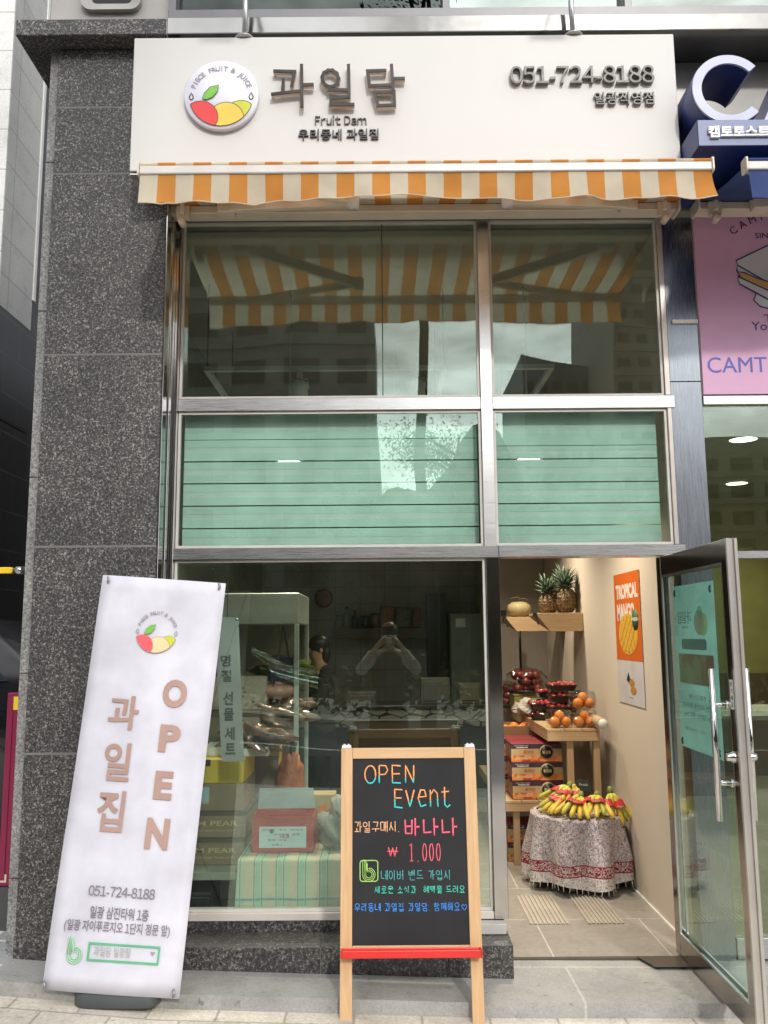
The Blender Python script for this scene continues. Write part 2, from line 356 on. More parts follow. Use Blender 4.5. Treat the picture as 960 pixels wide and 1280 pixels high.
def steel(name, c=(.63, .63, .64), rough=.2, stretch=(1, 1, 90), wave=.04):
    q, n, b = nodes(name); b.inputs['Metallic'].default_value = 1; b.inputs['Base Color'].default_value = (*c, 1)
    z = N(n, 'TexNoise'); z.inputs['Scale'].default_value = 6; z.inputs['Detail'].default_value = 4; n.links.new(coords(n, stretch), z.inputs[0])
    r = N(n, 'MapRange'); r.inputs[3].default_value = rough * .7; r.inputs[4].default_value = rough * 1.4; n.links.new(z.outputs[0], r.inputs[0]); n.links.new(r.outputs[0], b.inputs['Roughness'])
    z2 = N(n, 'TexNoise'); z2.inputs['Scale'].default_value = 4; z2.inputs['Detail'].default_value = 2; n.links.new(coords(n), z2.inputs[0])
    st = N(n, 'MapRange'); st.inputs[3].default_value = .8; st.inputs[4].default_value = 1.08; n.links.new(z2.outputs[0], st.inputs[0])
    o = mix(n, 1, c, st.outputs[0], 'MULTIPLY'); n.links.new(o, b.inputs['Base Color'])
    bump(n, b, z2.outputs[0], wave, .02); return q
def glass(name, tint, r0=.1, rough=0., dirt=.0):
    q = bpy.data.materials.new(name); q.use_nodes = True; n = q.node_tree; n.nodes.clear(); o = N(n, 'OutputMaterial')
    t = N(n, 'BsdfTransparent'); t.inputs[0].default_value = (*tint, 1); g = N(n, 'BsdfGlossy'); g.inputs['Roughness'].default_value = rough; g.inputs[0].default_value = (.84, .97, .89, 1)
    lw = N(n, 'LayerWeight'); lw.inputs[0].default_value = .5; p = N(n, 'Math', operation='POWER'); p.inputs[1].default_value = 4.
    n.links.new(lw.outputs['Facing'], p.inputs[0]); r = N(n, 'MapRange'); r.inputs[3].default_value = r0; r.inputs[4].default_value = 1; n.links.new(p.outputs[0], r.inputs[0])
    if dirt:
        wz = N(n, 'TexNoise'); wz.inputs['Scale'].default_value = 1.1; wz.inputs['Detail'].default_value = 1; n.links.new(coords(n, loc=(3, 1, 7)), wz.inputs[0]); wb = N(n, 'Bump'); wb.inputs['Strength'].default_value = .12; wb.inputs['Distance'].default_value = .02; n.links.new(wz.outputs[0], wb.inputs['Height']); n.links.new(wb.outputs[0], g.inputs['Normal'])
    s = N(n, 'MixShader'); n.links.new(r.outputs[0], s.inputs[0]); n.links.new(t.outputs[0], s.inputs[1]); n.links.new(g.outputs[0], s.inputs[2]); n.links.new(s.outputs[0], o.inputs[0])
    if dirt:
        d = N(n, 'BsdfDiffuse'); d.inputs[0].default_value = (.6, .6, .58, 1); z = N(n, 'TexNoise'); z.inputs['Scale'].default_value = 3; z.inputs['Detail'].default_value = 6
        n.links.new(coords(n, (1, 1, .35)), z.inputs[0]); mr = N(n, 'MapRange'); mr.inputs[1].default_value = .45; mr.inputs[2].default_value = .8; mr.inputs[3].default_value = 0; mr.inputs[4].default_value = dirt
        n.links.new(z.outputs[0], mr.inputs[0]); s2 = N(n, 'MixShader'); n.links.new(mr.outputs[0], s2.inputs[0]); n.links.new(s.outputs[0], s2.inputs[1]); n.links.new(d.outputs[0], s2.inputs[2]); n.links.new(s2.outputs[0], o.inputs[0])
    return q
def ink(name, tint):
    """a film of ink that tints what it lies on"""
    q = bpy.data.materials.new(name); q.use_nodes = True; n = q.node_tree; n.nodes.clear(); o = N(n, 'OutputMaterial'); t = N(n, 'BsdfTransparent'); t.inputs[0].default_value = (*tint, 1)
    d = N(n, 'BsdfDiffuse'); d.inputs[0].default_value = (*tint, 1); s = N(n, 'MixShader'); s.inputs[0].default_value = .12; n.links.new(t.outputs[0], s.inputs[1]); n.links.new(d.outputs[0], s.inputs[2]); n.links.new(s.outputs[0], o.inputs[0]); return q
def cloth(name, c, transl=.35, bmp=.1, c2=None):
    q, n, b = nodes(name); b.inputs['Roughness'].default_value = .85; b.inputs['Specular IOR Level'].default_value = .2
    z = N(n, 'TexNoise'); z.inputs['Scale'].default_value = 5; z.inputs['Detail'].default_value = 5; n.links.new(coords(n), z.inputs[0])
    col = ramp(n, z.outputs[0], [(.35, c), (.7, c2 or tuple(x * .8 for x in c))]); n.links.new(col, b.inputs['Base Color'])
    t = N(n, 'BsdfTranslucent'); n.links.new(col, t.inputs[0]); s = N(n, 'MixShader'); s.inputs[0].default_value = transl
    o = n.nodes['Material Output']; n.links.new(b.outputs[0], s.inputs[1]); n.links.new(t.outputs[0], s.inputs[2]); n.links.new(s.outputs[0], o.inputs[0])
    z2 = N(n, 'TexNoise'); z2.inputs['Scale'].default_value = 9; n.links.new(coords(n), z2.inputs[0]); bump(n, b, z2.outputs[0], bmp, .02)
    return q
def wood(name, a, b_, axis=2, sc=1., rough=.45):
    q, n, b = nodes(name); st = [14 * sc, 14 * sc, 14 * sc]; st[axis] = .9 * sc
    z = N(n, 'TexNoise'); z.inputs['Scale'].default_value = 3.2; z.inputs['Detail'].default_value = 7; z.inputs['Roughness'].default_value = .6; z.inputs['Distortion'].default_value = 1.2
    n.links.new(coords(n, tuple(st)), z.inputs[0]); o = ramp(n, z.outputs[0], [(.3, a), (.52, tuple((x + y) / 2 for x, y in zip(a, b_))), (.72, b_)]); n.links.new(o, b.inputs['Base Color'])
    b.inputs['Roughness'].default_value = rough; bump(n, b, z.outputs[0], .08, .003); return q
def tiles(name, c1, c2, mortar, bw, bh, ms=.004, rough=.5, off=.5, plane='xy', bmp=.3, loc=(0, 0, 0), nvar=.12, grain=60., dirt=0.):
    q, n, b = nodes(name); rot = {'xy': (0, 0, 0), 'xz': (R(-90), 0, 0), 'yz': (R(-90), 0, R(-90))}[plane]
    t = N(n, 'TexCoord'); 
    if plane == 'xy': src = t.outputs['Object']
    else:
        sx = N(n, 'SeparateXYZ'); n.links.new(t.outputs['Object'], sx.inputs[0]); cx = N(n, 'CombineXYZ'); n.links.new(sx.outputs[0 if plane == 'xz' else 1], cx.inputs[0]); n.links.new(sx.outputs[2], cx.inputs[1]); src = cx.outputs[0]
    mp_ = N(n, 'Mapping'); mp_.inputs['Location'].default_value = loc; n.links.new(src, mp_.inputs[0])
    k = N(n, 'TexBrick'); k.offset = off; k.inputs['Scale'].default_value = 1; k.inputs['Brick Width'].default_value = bw; k.inputs['Row Height'].default_value = bh; k.inputs['Mortar Size'].default_value = ms
    k.inputs['Mortar Smooth'].default_value = .1; k.inputs['Bias'].default_value = 0
    k.inputs['Color1'].default_value = (*c1, 1); k.inputs['Color2'].default_value = (*c2, 1); k.inputs['Mortar'].default_value = (*mortar, 1); n.links.new(mp_.outputs[0], k.inputs[0])
    z = N(n, 'TexNoise'); z.inputs['Scale'].default_value = grain; z.inputs['Detail'].default_value = 5; n.links.new(t.outputs['Object'], z.inputs[0])
    z2 = N(n, 'TexNoise'); z2.inputs['Scale'].default_value = 2.2; z2.inputs['Detail'].default_value = 6; n.links.new(t.outputs['Object'], z2.inputs[0])
    g = ramp(n, z.outputs[0], [(.3, (1 - nvar,) * 3), (.7, (1 + nvar,) * 3)]); g2 = ramp(n, z2.outputs[0], [(.3, (1 - nvar,) * 3), (.7, (1 + nvar * .7,) * 3)])
    z3 = N(n, 'TexNoise'); z3.inputs['Scale'].default_value = 7; z3.inputs['Detail'].default_value = 7; z3.inputs['Roughness'].default_value = .7; n.links.new(t.outputs['Object'], z3.inputs[0]); g3 = ramp(n, z3.outputs[0], [(.28, (1 - nvar * 1.6,) * 3), (.45, (1, 1, 1)), (.75, (1 + nvar * .6,) * 3)])
    o = mix(n, 1, k.outputs[0], g, 'MULTIPLY'); o = mix(n, 1, o, g3, 'MULTIPLY'); o = mix(n, 1, o, g2, 'MULTIPLY'); n.links.new(o, b.inputs['Base Color']); b.inputs['Roughness'].default_value = rough
    if dirt:
        z4 = N(n, 'TexNoise'); z4.inputs['Scale'].default_value = 26; z4.inputs['Detail'].default_value = 4; n.links.new(t.outputs['Object'], z4.inputs[0]); z5 = N(n, 'TexNoise'); z5.inputs['Scale'].default_value = 1.6; z5.inputs['Detail'].default_value = 8; z5.inputs['Roughness'].default_value = .75; n.links.new(t.outputs['Object'], z5.inputs[0])
        d1 = ramp(n, z4.outputs[0], [(.27, (1 - dirt * 1.6,) * 3), (.36, (1, 1, 1))]); d2 = ramp(n, z5.outputs[0], [(.34, (1 - dirt, 1 - dirt, 1 - dirt * 1.1)), (.5, (1, 1, 1)), (.68, (1 + dirt * .55,) * 3)]); o2 = mix(n, 1, o, d1, 'MULTIPLY'); o2 = mix(n, 1, o2, d2, 'MULTIPLY'); n.links.new(o2, b.inputs['Base Color'])
    inv = N(n, 'Math', operation='SUBTRACT'); inv.inputs[0].default_value = 1; n.links.new(k.outputs[1], inv.inputs[1]); bump(n, b, inv.outputs[0], bmp, .004)
    return q

GRAN = granite('rough_granite', .55, sc=1.5); GRANP = granite('polished_granite', .1, (.02, .021, .024), (.06, .06, .06), (.2, .19, .17), 1.1, .6, 0)
GRANL = granite('honed_granite_edge', .6, (.14, .14, .145), (.2, .2, .2), (.3, .3, .29), 1.3, 0, .1)
GRANB = granite('plinth_granite', .35, (.015, .016, .018), (.045, .045, .046), (.22, .2, .18), 1.2, .2, .1)
GROUT = plain('grout', (.17, .165, .16), .8)
STEEL = steel('stainless_steel', (.68, .68, .68), .3); STEELD = steel('stainless_mirror', (.55, .54, .53), .1, (1, 1, 60), .03); STEELH = steel('brushed_steel_horizontal', (.58, .58, .59), .27, (1, 1, 90))
CHROME = steel('chrome', (.72, .72, .73), .06, (4, 4, 4), .1)
GLASS = glass('green_tinted_glass', (.875, .94, .91), .10, 0, .012); GLASSD = glass('door_glass', (.86, .945, .915), .05, 0, .02); CLEAR = glass('clear_plastic', (.93, .93, .93), .06, .08)
CHROMED = plain('dull_chrome', (.11, .105, .10), .4, .0, (.24, .23, .22), 26, spec=.3); MIRR = steel('weathered_mirror_cladding', (.30, .30, .29), .12, (1, 1, 3), .12)
DKGL = glass('dark_reflection_glass', (.05, .08, .14), .07)  # left upper pane: reflection of a dark building put into the glass tint
BLUEGL = glass('dark_reflective_glass', (.10, .14, .20), .3)
WHITEP = plain('white_sign_panel', (.635, .625, .61), .38, c2=(.615, .605, .59), sc=1.5, spec=.15)
WHITE = plain('white_paint', (.78, .77, .75), .4); OFFW = plain('off_white_paint', (.6, .57, .53), .5)
BLACK = plain('black_paint', (.02, .02, .021), .45); DARK = plain('dark_grey_paint', (.06, .06, .062), .5); CAVE = plain('dark_void_paint', (.03, .03, .032), .8)
ORANGE = cloth('orange_awning_fabric', (.80, .35, .085), .45); CREAM = cloth('cream_awning_fabric', (.88, .79, .63), .5)
NAVYF = cloth('navy_awning_fabric', (.05, .075, .2), .12)
AWNW = plain('cream_powder_coat', (.66, .58, .48), .4); AWNG = plain('pale_grey_aluminium', (.62, .6, .58), .35)
PLAST = plain('grey_plaster', (.44, .42, .40), .8, bmp=.1)
# ------------------------------------------------------------------ ground
def zp(x):
    k = [(-40, .9), (-4, .26), (-1.8, .115), (-1, .05), (.5, 0), (3, -.02), (40, -.2)]
    for (a, za), (b, zb) in zip(k, k[1:]):
        if a <= x <= b: return za + (zb - za) * (x - a) / (b - a)
    return k[0][1] if x < -40 else k[-1][1]
XS = [-40, -20, -10, -6, -4, -3, -2.4, -1.8, -1.4, -1, -.6, -.2, .2, .5, 1, 2, 3, 6, 10, 20, 40]
def sheet(name, mt, y0, y1, dz, xs=XS, th=0, kind='structure', ny=1):
    b = MB(); n = len(xs)
    vs = [(x, y, zp(x) + dz) for y in (y0, y1) for x in xs]
    if th: vs += [(x, y0, zp(x) + dz - th) for x in xs]
    fs = [(i, i + 1, n + i + 1, n + i) for i in range(n - 1)]
    if th: fs += [(2 * n + i, 2 * n + i + 1, i + 1, i) for i in range(n - 1)]
    return b.add(vs, fs).build(name, mt, kind=kind)
STONE = tiles('grey_step_stone', (.33, .325, .31), (.275, .275, .27), (.45, .44, .42), 1.05, .62, .006, .55, .5, 'xy', .15, (.17, .1, 0), .12, 90, .26)
PAVE = tiles('cream_paving_blocks', (.60, .545, .46), (.5, .455, .39), (.36, .32, .27), .30, .15, .006, .8, .5, 'xy', .5, (0, .03, 0), .15, 70, .22)
ASPH = plain('asphalt', (.05, .05, .052), .85, c2=(.065, .064, .062), sc=3, bmp=.3, bsc=150)
sheet('entrance_step', STONE, -.52, .02, 0, [x for x in XS if x >= -1.8], .12)
ALLEYP = tiles('grey_alley_paving', (.36, .37, .38), (.3, .31, .32), (.62, .61, .6), .42, .3, .012, .6, .5, 'xy', .2, (.1, .05, 0))
sheet('alley_paving', ALLEYP, -.52, 9, 0, [x for x in XS if x <= -1.8], .12)
sheet('pavement', PAVE, -5.0, -.5, -.062)
k = MB(); 
for a, b_ in zip(XS, XS[1:]): k.hexa([(a, -5.15, zp(a) - .30), (a, -5.0, zp(a) - .30), (a, -5.0, zp(a) - .06), (a, -5.15, zp(a) - .06)], [(b_, -5.15, zp(b_) - .30), (b_, -5.0, zp(b_) - .30), (b_, -5.0, zp(b_) - .06), (b_, -5.15, zp(b_) - .06)])
k.build('kerb', plain('kerb_stone', (.42, .41, .4), .8), kind='structure')
sheet('road', ASPH, -13, -5.15, -.18)
YL = plain('yellow_road_paint', (.72, .42, .06), .7); WL = plain('white_road_paint', (.7, .7, .68), .7)
o = sheet('road_marking', YL, -5.72, -5.58, -.175); o = sheet('road_marking', WL, -9.2, -9.06, -.175)
sheet('far_pavement', PAVE, -18, -13, -.1)
MB().grid(lambda u, v: (-900 + 1800 * u, -900 + 1800 * v, -1.4), 4, 4).build('ground', plain('earth', (.2, .19, .15), .9, sc=.3), kind='structure')

# ------------------------------------------------------------------ the shop building
B = thing('shop_building', 'dark granite shop building with tall green glass shopfront and open door', 'building')
# granite pillar: six slabs with open joints, a lighter edge strip on the left
pl = MB(); zj = [.06, 1.06, 2.085, 3.10, 4.12, 4.51, 4.86]
for a, b_ in zip(zj, zj[1:]): pl.box(-1.783, -.26, a + .004, -1.16, .02, b_ - .004)
pl.build('granite_pillar', GRAN, B, .003, 1)
MB().box(-1.779, -.2585, .065, -1.163, .01, 4.855).build('pillar_joints', GROUT, B)
MB().box(-1.787, -.2645, -.05, -1.158, .0, .215).build('pillar_plinth', GRANB, B, .002, 1)
e = MB()
for a, b_ in zip([.06, .47, 1.45, 2.45, 3.35, 4.2], [.47, 1.45, 2.45, 3.35, 4.2, 4.86]): e.box(-1.835, -.235, a + .003, -1.784, .2, b_ - .003)
e.build('pillar_edge', GRANL, B)
# cornice: rough on the left, polished over the shop
zc0 = at(100, 43.5, -.37).z; zc1 = at(100, 23.5, -.37).z
MB().box(-1.98, -.37, zc0, at(208, 30, -.37).x - .003, 1.4, zc1).build('cornice', GRAN, B, .004, 1)
MB().box(at(208, 30, -.37).x + .003, -.371, zc0 + .002, 6.5, .05, zc1 + .004).build('polished_cornice', MIRR, B, .004, 1)
MB().box(at(208, 30, -.37).x - .004, -.36, zc0 + .01, at(208, 30, -.37).x + .004, .04, zc1 - .01).build('cornice_joint', WHITE, B)
# storey above: plaster panel with a rounded dark recess, then reflective windows
px0, px1 = at(64, 10, -.2).x, at(213, 10, -.2).x; zu = at(140, 22, -.2).z
u = MB(); zt = zu + 3.2
u.box(px0, -.2, zc1, px1, .3, zt); u.build('upper_wall', PLAST, B)
rx0, rx1, rz = at(104, 0, -.2).x, at(178, 0, -.2).x, at(140, 17, -.2).z
def rrect(x0, z0, x1, z1, r, n=6):
    p = []
    for cx, cz, a in ((x1 - r, z1 - r, 0), (x0 + r, z1 - r, 90), (x0 + r, z0 + r, 180), (x1 - r, z0 + r, 270)):
        p += circ(cx, cz, r, r, n, a, a + 90)
    return p
rr0 = rrect(rx0, rz, rx1, rz + .7, .06); rr1 = rrect(rx0 + .055, rz + .05, rx1 - .055, rz + .64, .03)
f = MB(); n_ = len(rr0); f.add([(x, -.235, z) for x, z in rr0] + [(x, -.215, z) for x, z in rr1] + [(x, -.2, z) for x, z in rr0],
      [(i, (i + 1) % n_, n_ + (i + 1) % n_, n_ + i) for i in range(n_)] + [(i, (i + 1) % n_, 2 * n_ + (i + 1) % n_, 2 * n_ + i) for i in range(n_)])
vent = f.build('wall_vent', plain('vent_plastic', (.36, .35, .33), .5), B)
MB().prism(rr1, -.214, -.205).build('vent_opening', CAVE, vent)
wx = [at(213, 10, -.2).x + .02, at(557, 10, -.2).x, at(783, 10, -.2).x, at(783, 10, -.2).x + 1.1, 4.6, 6.4]
wz = at(400, 17, -.2).z
fr = MB(); fr.box(wx[0] - .02, -.24, wz - .06, 6.45, -.05, wz)
for x in wx: fr.box(x - .02, -.235, wz, x + .02, -.05, zt)
fr.build('upper_window_frame', plain('grey_window_frame', (.16, .16, .17), .4, .3), B, .002, 1)
for k, (a, b_) in enumerate(zip(wx, wx[1:])): MB().box(a + .02, -.16, wz, b_ - .02, -.15, zt).build('upper_window', BLUEGL if k else DKGL, B)
MB().box(px1, .0, zc1, 6.5, .3, zt).build('upper_room_wall', plain('dim_blue_room', (.03, .05, .09), .6), B)
# wall behind the signs: polished granite, and the dark soffit zone over the glass
MB().box(-1.158, -.1, 3.96, 6.5, .2, zc0).build('sign_wall', plain('grey_beige_cladding', (.27, .26, .24), .25, c2=(.19, .185, .175), sc=5), B)
# stainless jambs, mullions, transoms, pier
XL, XM, XR = -1.14, .572, 1.583; Z1, Z2 = 2.885, 2.063
j = MB(); j.box(-1.159, -.262, .13, -1.150, .0, 3.96); j.box(-1.150, -.05, .13, XL + .012, .03, 3.96); j.box(-1.150, -.16, .13, -1.143, -.12, 3.96)
j.build('steel_jamb', STEELD, B, .002, 1)
m1 = MB(); m1.box(XM - .035, -.03, Z2 - .03, XM + .03, .09, 3.96); m1.build('mullion', STEEL, B, .002, 1)
m2 = MB(); m2.box(XM - .03, -.035, .201, XM + .042, .09, Z2 - .032); m2.build('door_post', STEELD, B, .002, 1)
t1 = MB(); t1.box(XL + .013, -.028, Z1 - .035, XM - .036, .09, Z1 + .035); t1.box(XM + .031, -.028, Z1 - .035, XR + .02, .09, Z1 + .035); t1.build('upper_transom', STEELH, B, .002, 1)
t2 = MB(); t2.box(XL - .008, -.036, Z2 - .03, XM + .04, .09, Z2 + .03); t2.build('lower_transom', STEELH, B, .002, 1)
t3 = MB(); t3.box(XM + .042, -.037, Z2 - .028, XR + .03, .09, Z2 + .032); t3.build('door_head', STEELH, B, .002, 1)
p_ = MB(); p_.box(XR + .002, -.02, 3.0, 1.757, .1, 3.96); p_.box(XR + .002, -.02, -.05, 1.757, .1, 2.997); p_.build('steel_pier', steel('blue_grey_steel', (.27, .295, .33), .26, (60, 60, 1), .05), B, .002, 1)
MB().box(XR + .0315, -.034, 3.33, 1.755, -.021, 3.35).build('pier_trim', WHITE, B)
rf = MB(); rf.box(XR - .028, -.026, Z1 + .036, XR + .001, .06, 3.96); rf.box(XR - .022, -.026, Z2 + .033, XR + .001, .06, Z1 - .036); rf.build('window_jamb', plain('pinkish_grey_frame', (.58, .53, .5), .3, .5), B, .002, 1)
# bottom of the window: sill, white block, granite plinth
MB().box(XL - .02, -.03, .201, XM - .031, .08, .238).build('window_sill', plain('sill_metal', (.66, .61, .57), .4, .15), B, .002, 1)
MB().box(XM - .16, -.10, .151, XM + .02, -.0365, .199).build('post_foot', plain('pale_mortar', (.5, .49, .47), .7), B, .002, 1)
MB().box(XL - .018, -.026, .12, XM + .02, .08, .2).build('sill_base', GRANB, B)
pt = MB(); xs_ = [-1.157, -.98, -.32, .29, .605]
for a, b_ in zip(xs_, xs_[1:]): pt.box(a + .002, -.245, -.03, b_ - .002, -.028, .149)
pt.build('granite_plinth', GRANB, B, .003, 1)
MB().box(-1.155, -.24, -.03, .603, -.03, .142).build('plinth_joints', GROUT, B)
# the five fixed panes of the shopfront
BEAD = plain('white_glazing_bead', (.62, .6, .56), .35)
def window(x0, z0, x1, z1):
    b = MB(); t_ = .014
    b.box(x0, -.012, z0, x1, .012, z0 + t_); b.box(x0, -.012, z1 - t_, x1, .012, z1); b.box(x0, -.012, z0 + t_, x0 + t_, .012, z1 - t_); b.box(x1 - t_, -.012, z0 + t_, x1, .012, z1 - t_)
    o = b.build('window', BEAD, B); MB().box(x0 + t_, -.005, z0 + t_, x1 - t_, .005, z1 - t_).build('pane', GLASS, o)
window(XL + .014, Z1 + .036, XM - .036, 3.955); window(XM + .031, Z1 + .036, XR - .03, 3.955)
window(XL + .014, Z2 + .032, XM - .036, Z1 - .036); window(XM + .031, Z2 + .034, XR - .024, Z1 - .036)
window(XL + .014, .239, XM - .032, Z2 - .031)
# the seam of two sheets in the upper pane
MB().box(at(478, 400, 0).x - .003, -.008, Z1 + .05, at(478, 400, 0).x + .003, .008, 3.94).build('glass_seam', DARK, B)
# neighbouring shopfront: transom, window, door glass
nb = MB(); nb.box(1.76, -.028, Z1 - .02, 6.4, .09, Z1 + .03); nb.box(1.76, -.03, Z2 - .045, 6.4, .09, Z2 - .005); nb.box(1.76, -.03, .0, 6.4, .09, .1); nb.box(3.4, -.03, .1, 3.47, .09, Z2 - .046); nb.build('neighbour_frame', STEELH, B, .002, 1)
MB().box(1.76, -.005, Z2 - .004, 6.4, .005, Z1 - .021).build('neighbour_window', GLASS, B)
MB().box(1.76, -.005, .101, 6.4, .005, Z2 - .046).build('neighbour_pane', glass('pale_glass', (.8, .86, .78), .08), B)
MB().box(1.758, -.02, Z1 + .031, 6.4, .1, 3.96).build('neighbour_wall', PLAST, B)

# the glass door, swung out to a right angle on its floor pivot
DX0, DX1, DY0, DY1 = 1.478, 1.522, -.905, .055
def dz(y): return .012
df = MB()
DT = 2.03
df.box(DX0, DY0, dz(0), DX1, DY0 + .058, DT); df.box(DX0, DY1 - .07, dz(0), DX1, DY1, DT); df.box(DX0 + .001, DY0 + .058, dz(0), DX1 - .001, DY1 - .07, .115); df.box(DX0 + .001, DY0 + .058, DT - .1, DX1 - .001, DY1 - .07, DT)
door = df.build('door', steel('dark_reflection_steel', (.40, .36, .33), .14, (1, 1, 40), .03), B, .002, 1)  # the steel's brown tone is a dark reflection put into its colour
MB().box(DX0 - .002, DY0 - .006, dz(0), DX1 + .002, DY0 - .0005, DT).box(DX0 - .002, DY0 - .016, dz(0), DX0 + .012, DY0 - .006, DT).box(DX1 - .012, DY0 - .016, dz(0), DX1 + .002, DY0 - .006, DT).build('door_edge', plain('brushed_edge', (.6, .57, .53), .3, .7), door, .001, 1)
MB().box(1.494, DY0 + .052, .110, 1.506, DY1 - .064, DT - .096).build('door_pane', GLASSD, door)
tr = MB()
for s_ in (-1, 1):
    x = 1.5 + s_ * .017
    tr.box(x - .004, DY0 + .058, .115, x + .004, DY0 + .068, DT - .1); tr.box(x - .004, DY1 - .08, .115, x + .004, DY1 - .07, DT - .1); tr.box(x - .004, DY0 + .068, .115, x + .004, DY1 - .08, .125); tr.box(x - .004, DY0 + .068, DT - .11, x + .004, DY1 - .08, DT - .1)
tr.build('glazing_trim', STEEL, door)
hz0, hz1 = at_x(900, 1068, 1.44).z, at_x(892, 868, 1.44).z
HY = DY0 + .11
for s_ in (-1, 1):
    x = 1.5 + s_ * .075
    h = MB().tube([(x, HY, .83), (x, HY, 1.47)], .0140, 12).build('handle', CHROME, door)
    for z in (.985, 1.315): MB().tube([(x - s_ * .008, HY, z), (1.5 + s_ * .01, HY, z)], .011, 8).lathe([(.018, 0), (.018, .01 * s_)], (1.5 + s_ * .010, HY, z), 12, 0, 'x').build('handle_bracket', CHROME, h)
    MB().lathe([(.0, 0), (.024, 0), (.024, .012 * s_), (.016, .03 * s_), (.016, .04 * s_), (0, .042 * s_)], (1.5 + s_ * .022, DY0 + .03, 1.105), 14, 0, 'x').build('lock_cylinder', CHROME, door)
# floor spring cover under the pivot
MB().hexa([(1.26, .0, .004), (1.56, .0, .004), (1.56, -.135, .004), (1.31, -.135, .004)], [(1.26, .0, .009), (1.56, .0, .009), (1.56, -.135, .009), (1.31, -.135, .009)]).build('pivot_cover', plain('bronze_plate', (.14, .12, .105), .35, .6), B, .001, 1)
MB().box(.61, -.012, -.005, 1.58, .012, .006).build('threshold', plain('dark_threshold', (.12, .1, .09), .5, .5), B)

# ------------------------------------------------------------------ inside the shop
FLT = tiles('beige_floor_tiles', (.31, .285, .25), (.285, .26, .23), (.52, .49, .45), .6, .6, .004, .35, .5, 'xy', .1, (.055, -.0, 0), .1, 30, .10)
MB().box(-1.6, .012, -.1, 1.6, 6.0, .001).build('floor', FLT, kind='structure')
WALLP = plain('beige_wall_paint', (.60, .53, .44), .75, c2=(.57, .5, .42), sc=1.2, bmp=.03, bsc=120)
MB().box(1.587, .1, 0, 1.7, 6, 3.95).build('side_wall', WALLP, kind='structure')
MB().box(-1.6, .1, 0, -1.5, 6, 3.95).build('side_wall', plain('dull_green_wall', (.22, .25, .22), .8), kind='structure')
BT = tiles('white_wall_tiles', (.40, .40, .37), (.37, .37, .345), (.26, .25, .23), .3, .2, .004, .35, 0, 'xz', .1)
MB().box(-1.5, 5.9, 0, 1.587, 6, 3.95).build('back_wall', BT, kind='structure')
MB().box(-1.6, .1, 3.95, 1.7, 6, 4.05).build('ceiling', plain('grey_ceiling', (.30, .29, .27), .8), kind='structure')
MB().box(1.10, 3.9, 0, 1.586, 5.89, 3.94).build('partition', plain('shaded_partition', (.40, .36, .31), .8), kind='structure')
MB().box(1.572, .12, .0, 1.586, 3.89, .012).build('skirting', WHITE, kind='structure')
# inside the neighbour
MB().box(1.76, .012, -.1, 6.4, 5.6, .0).build('neighbour_floor', FLT, kind='structure')
nw = MB(); nw.box(1.76, 5.5, 1.15, 6.4, 5.6, 3.2); nw.build('neighbour_back_wall', plain('olive_wall', (.50, .44, .2), .8), kind='structure')
MB().box(1.76, 5.48, 0, 6.4, 5.6, 1.149).build('neighbour_wainscot', plain('brown_wainscot', (.2, .13, .1), .6), kind='structure')
MB().box(1.705, .1, 0, 1.757, 5.47, 3.2).build('neighbour_side_wall', plain('olive_side', (.42, .38, .2), .8), kind='structure')
MB().box(6.3, .1, 0, 6.4, 5.47, 3.2).build('neighbour_side_wall', plain('olive_far_side', (.42, .38, .2), .8), kind='structure')
MB().box(1.70, .1, 3.2, 6.4, 5.6, 3.3).build('neighbour_ceiling', plain('neighbour_ceiling_paint', (.35, .36, .28), .8), kind='structure')
# ------------------------------------------------------------------ the fruit logo, drawn flat and proud of a surface
RED = plain('logo_red', (.72, .03, .03), .5); YEL = plain('logo_yellow', (.80, .55, .06), .5); LIME = plain('logo_lime', (.55, .58, .03), .5); LEAF = plain('logo_green', (.16, .46, .04), .5)
INK = plain('dark_brown_ink', (.07, .05, .045), .5); INKG = plain('grey_ink', (.3, .28, .3), .5); TAUPE = plain('taupe_ink', (.40, .26, .22), .6); PALEY = plain('logo_peach', (.84, .60, .33), .5); PINKR = plain('logo_coral', (.85, .10, .11), .5)
def clip(poly, cx, cz, r, n=48):
    out = poly
    for i in range(n):
        a = 2 * math.pi * (i + .5) / n; nx, nz = math.cos(a), math.sin(a); lim = r
        f = lambda p: (p[0] - cx) * nx + (p[1] - cz) * nz - lim
        res = []
        for k in range(len(out)):
            p, q = out[k - 1], out[k]; fp, fq = f(p), f(q)
            if (fp <= 0) != (fq <= 0):
                t = fp / (fp - fq); res.append((p[0] + (q[0] - p[0]) * t, p[1] + (q[1] - p[1]) * t))
            if fq <= 0: res.append(q)
        out = res
        if not out: break
    return out
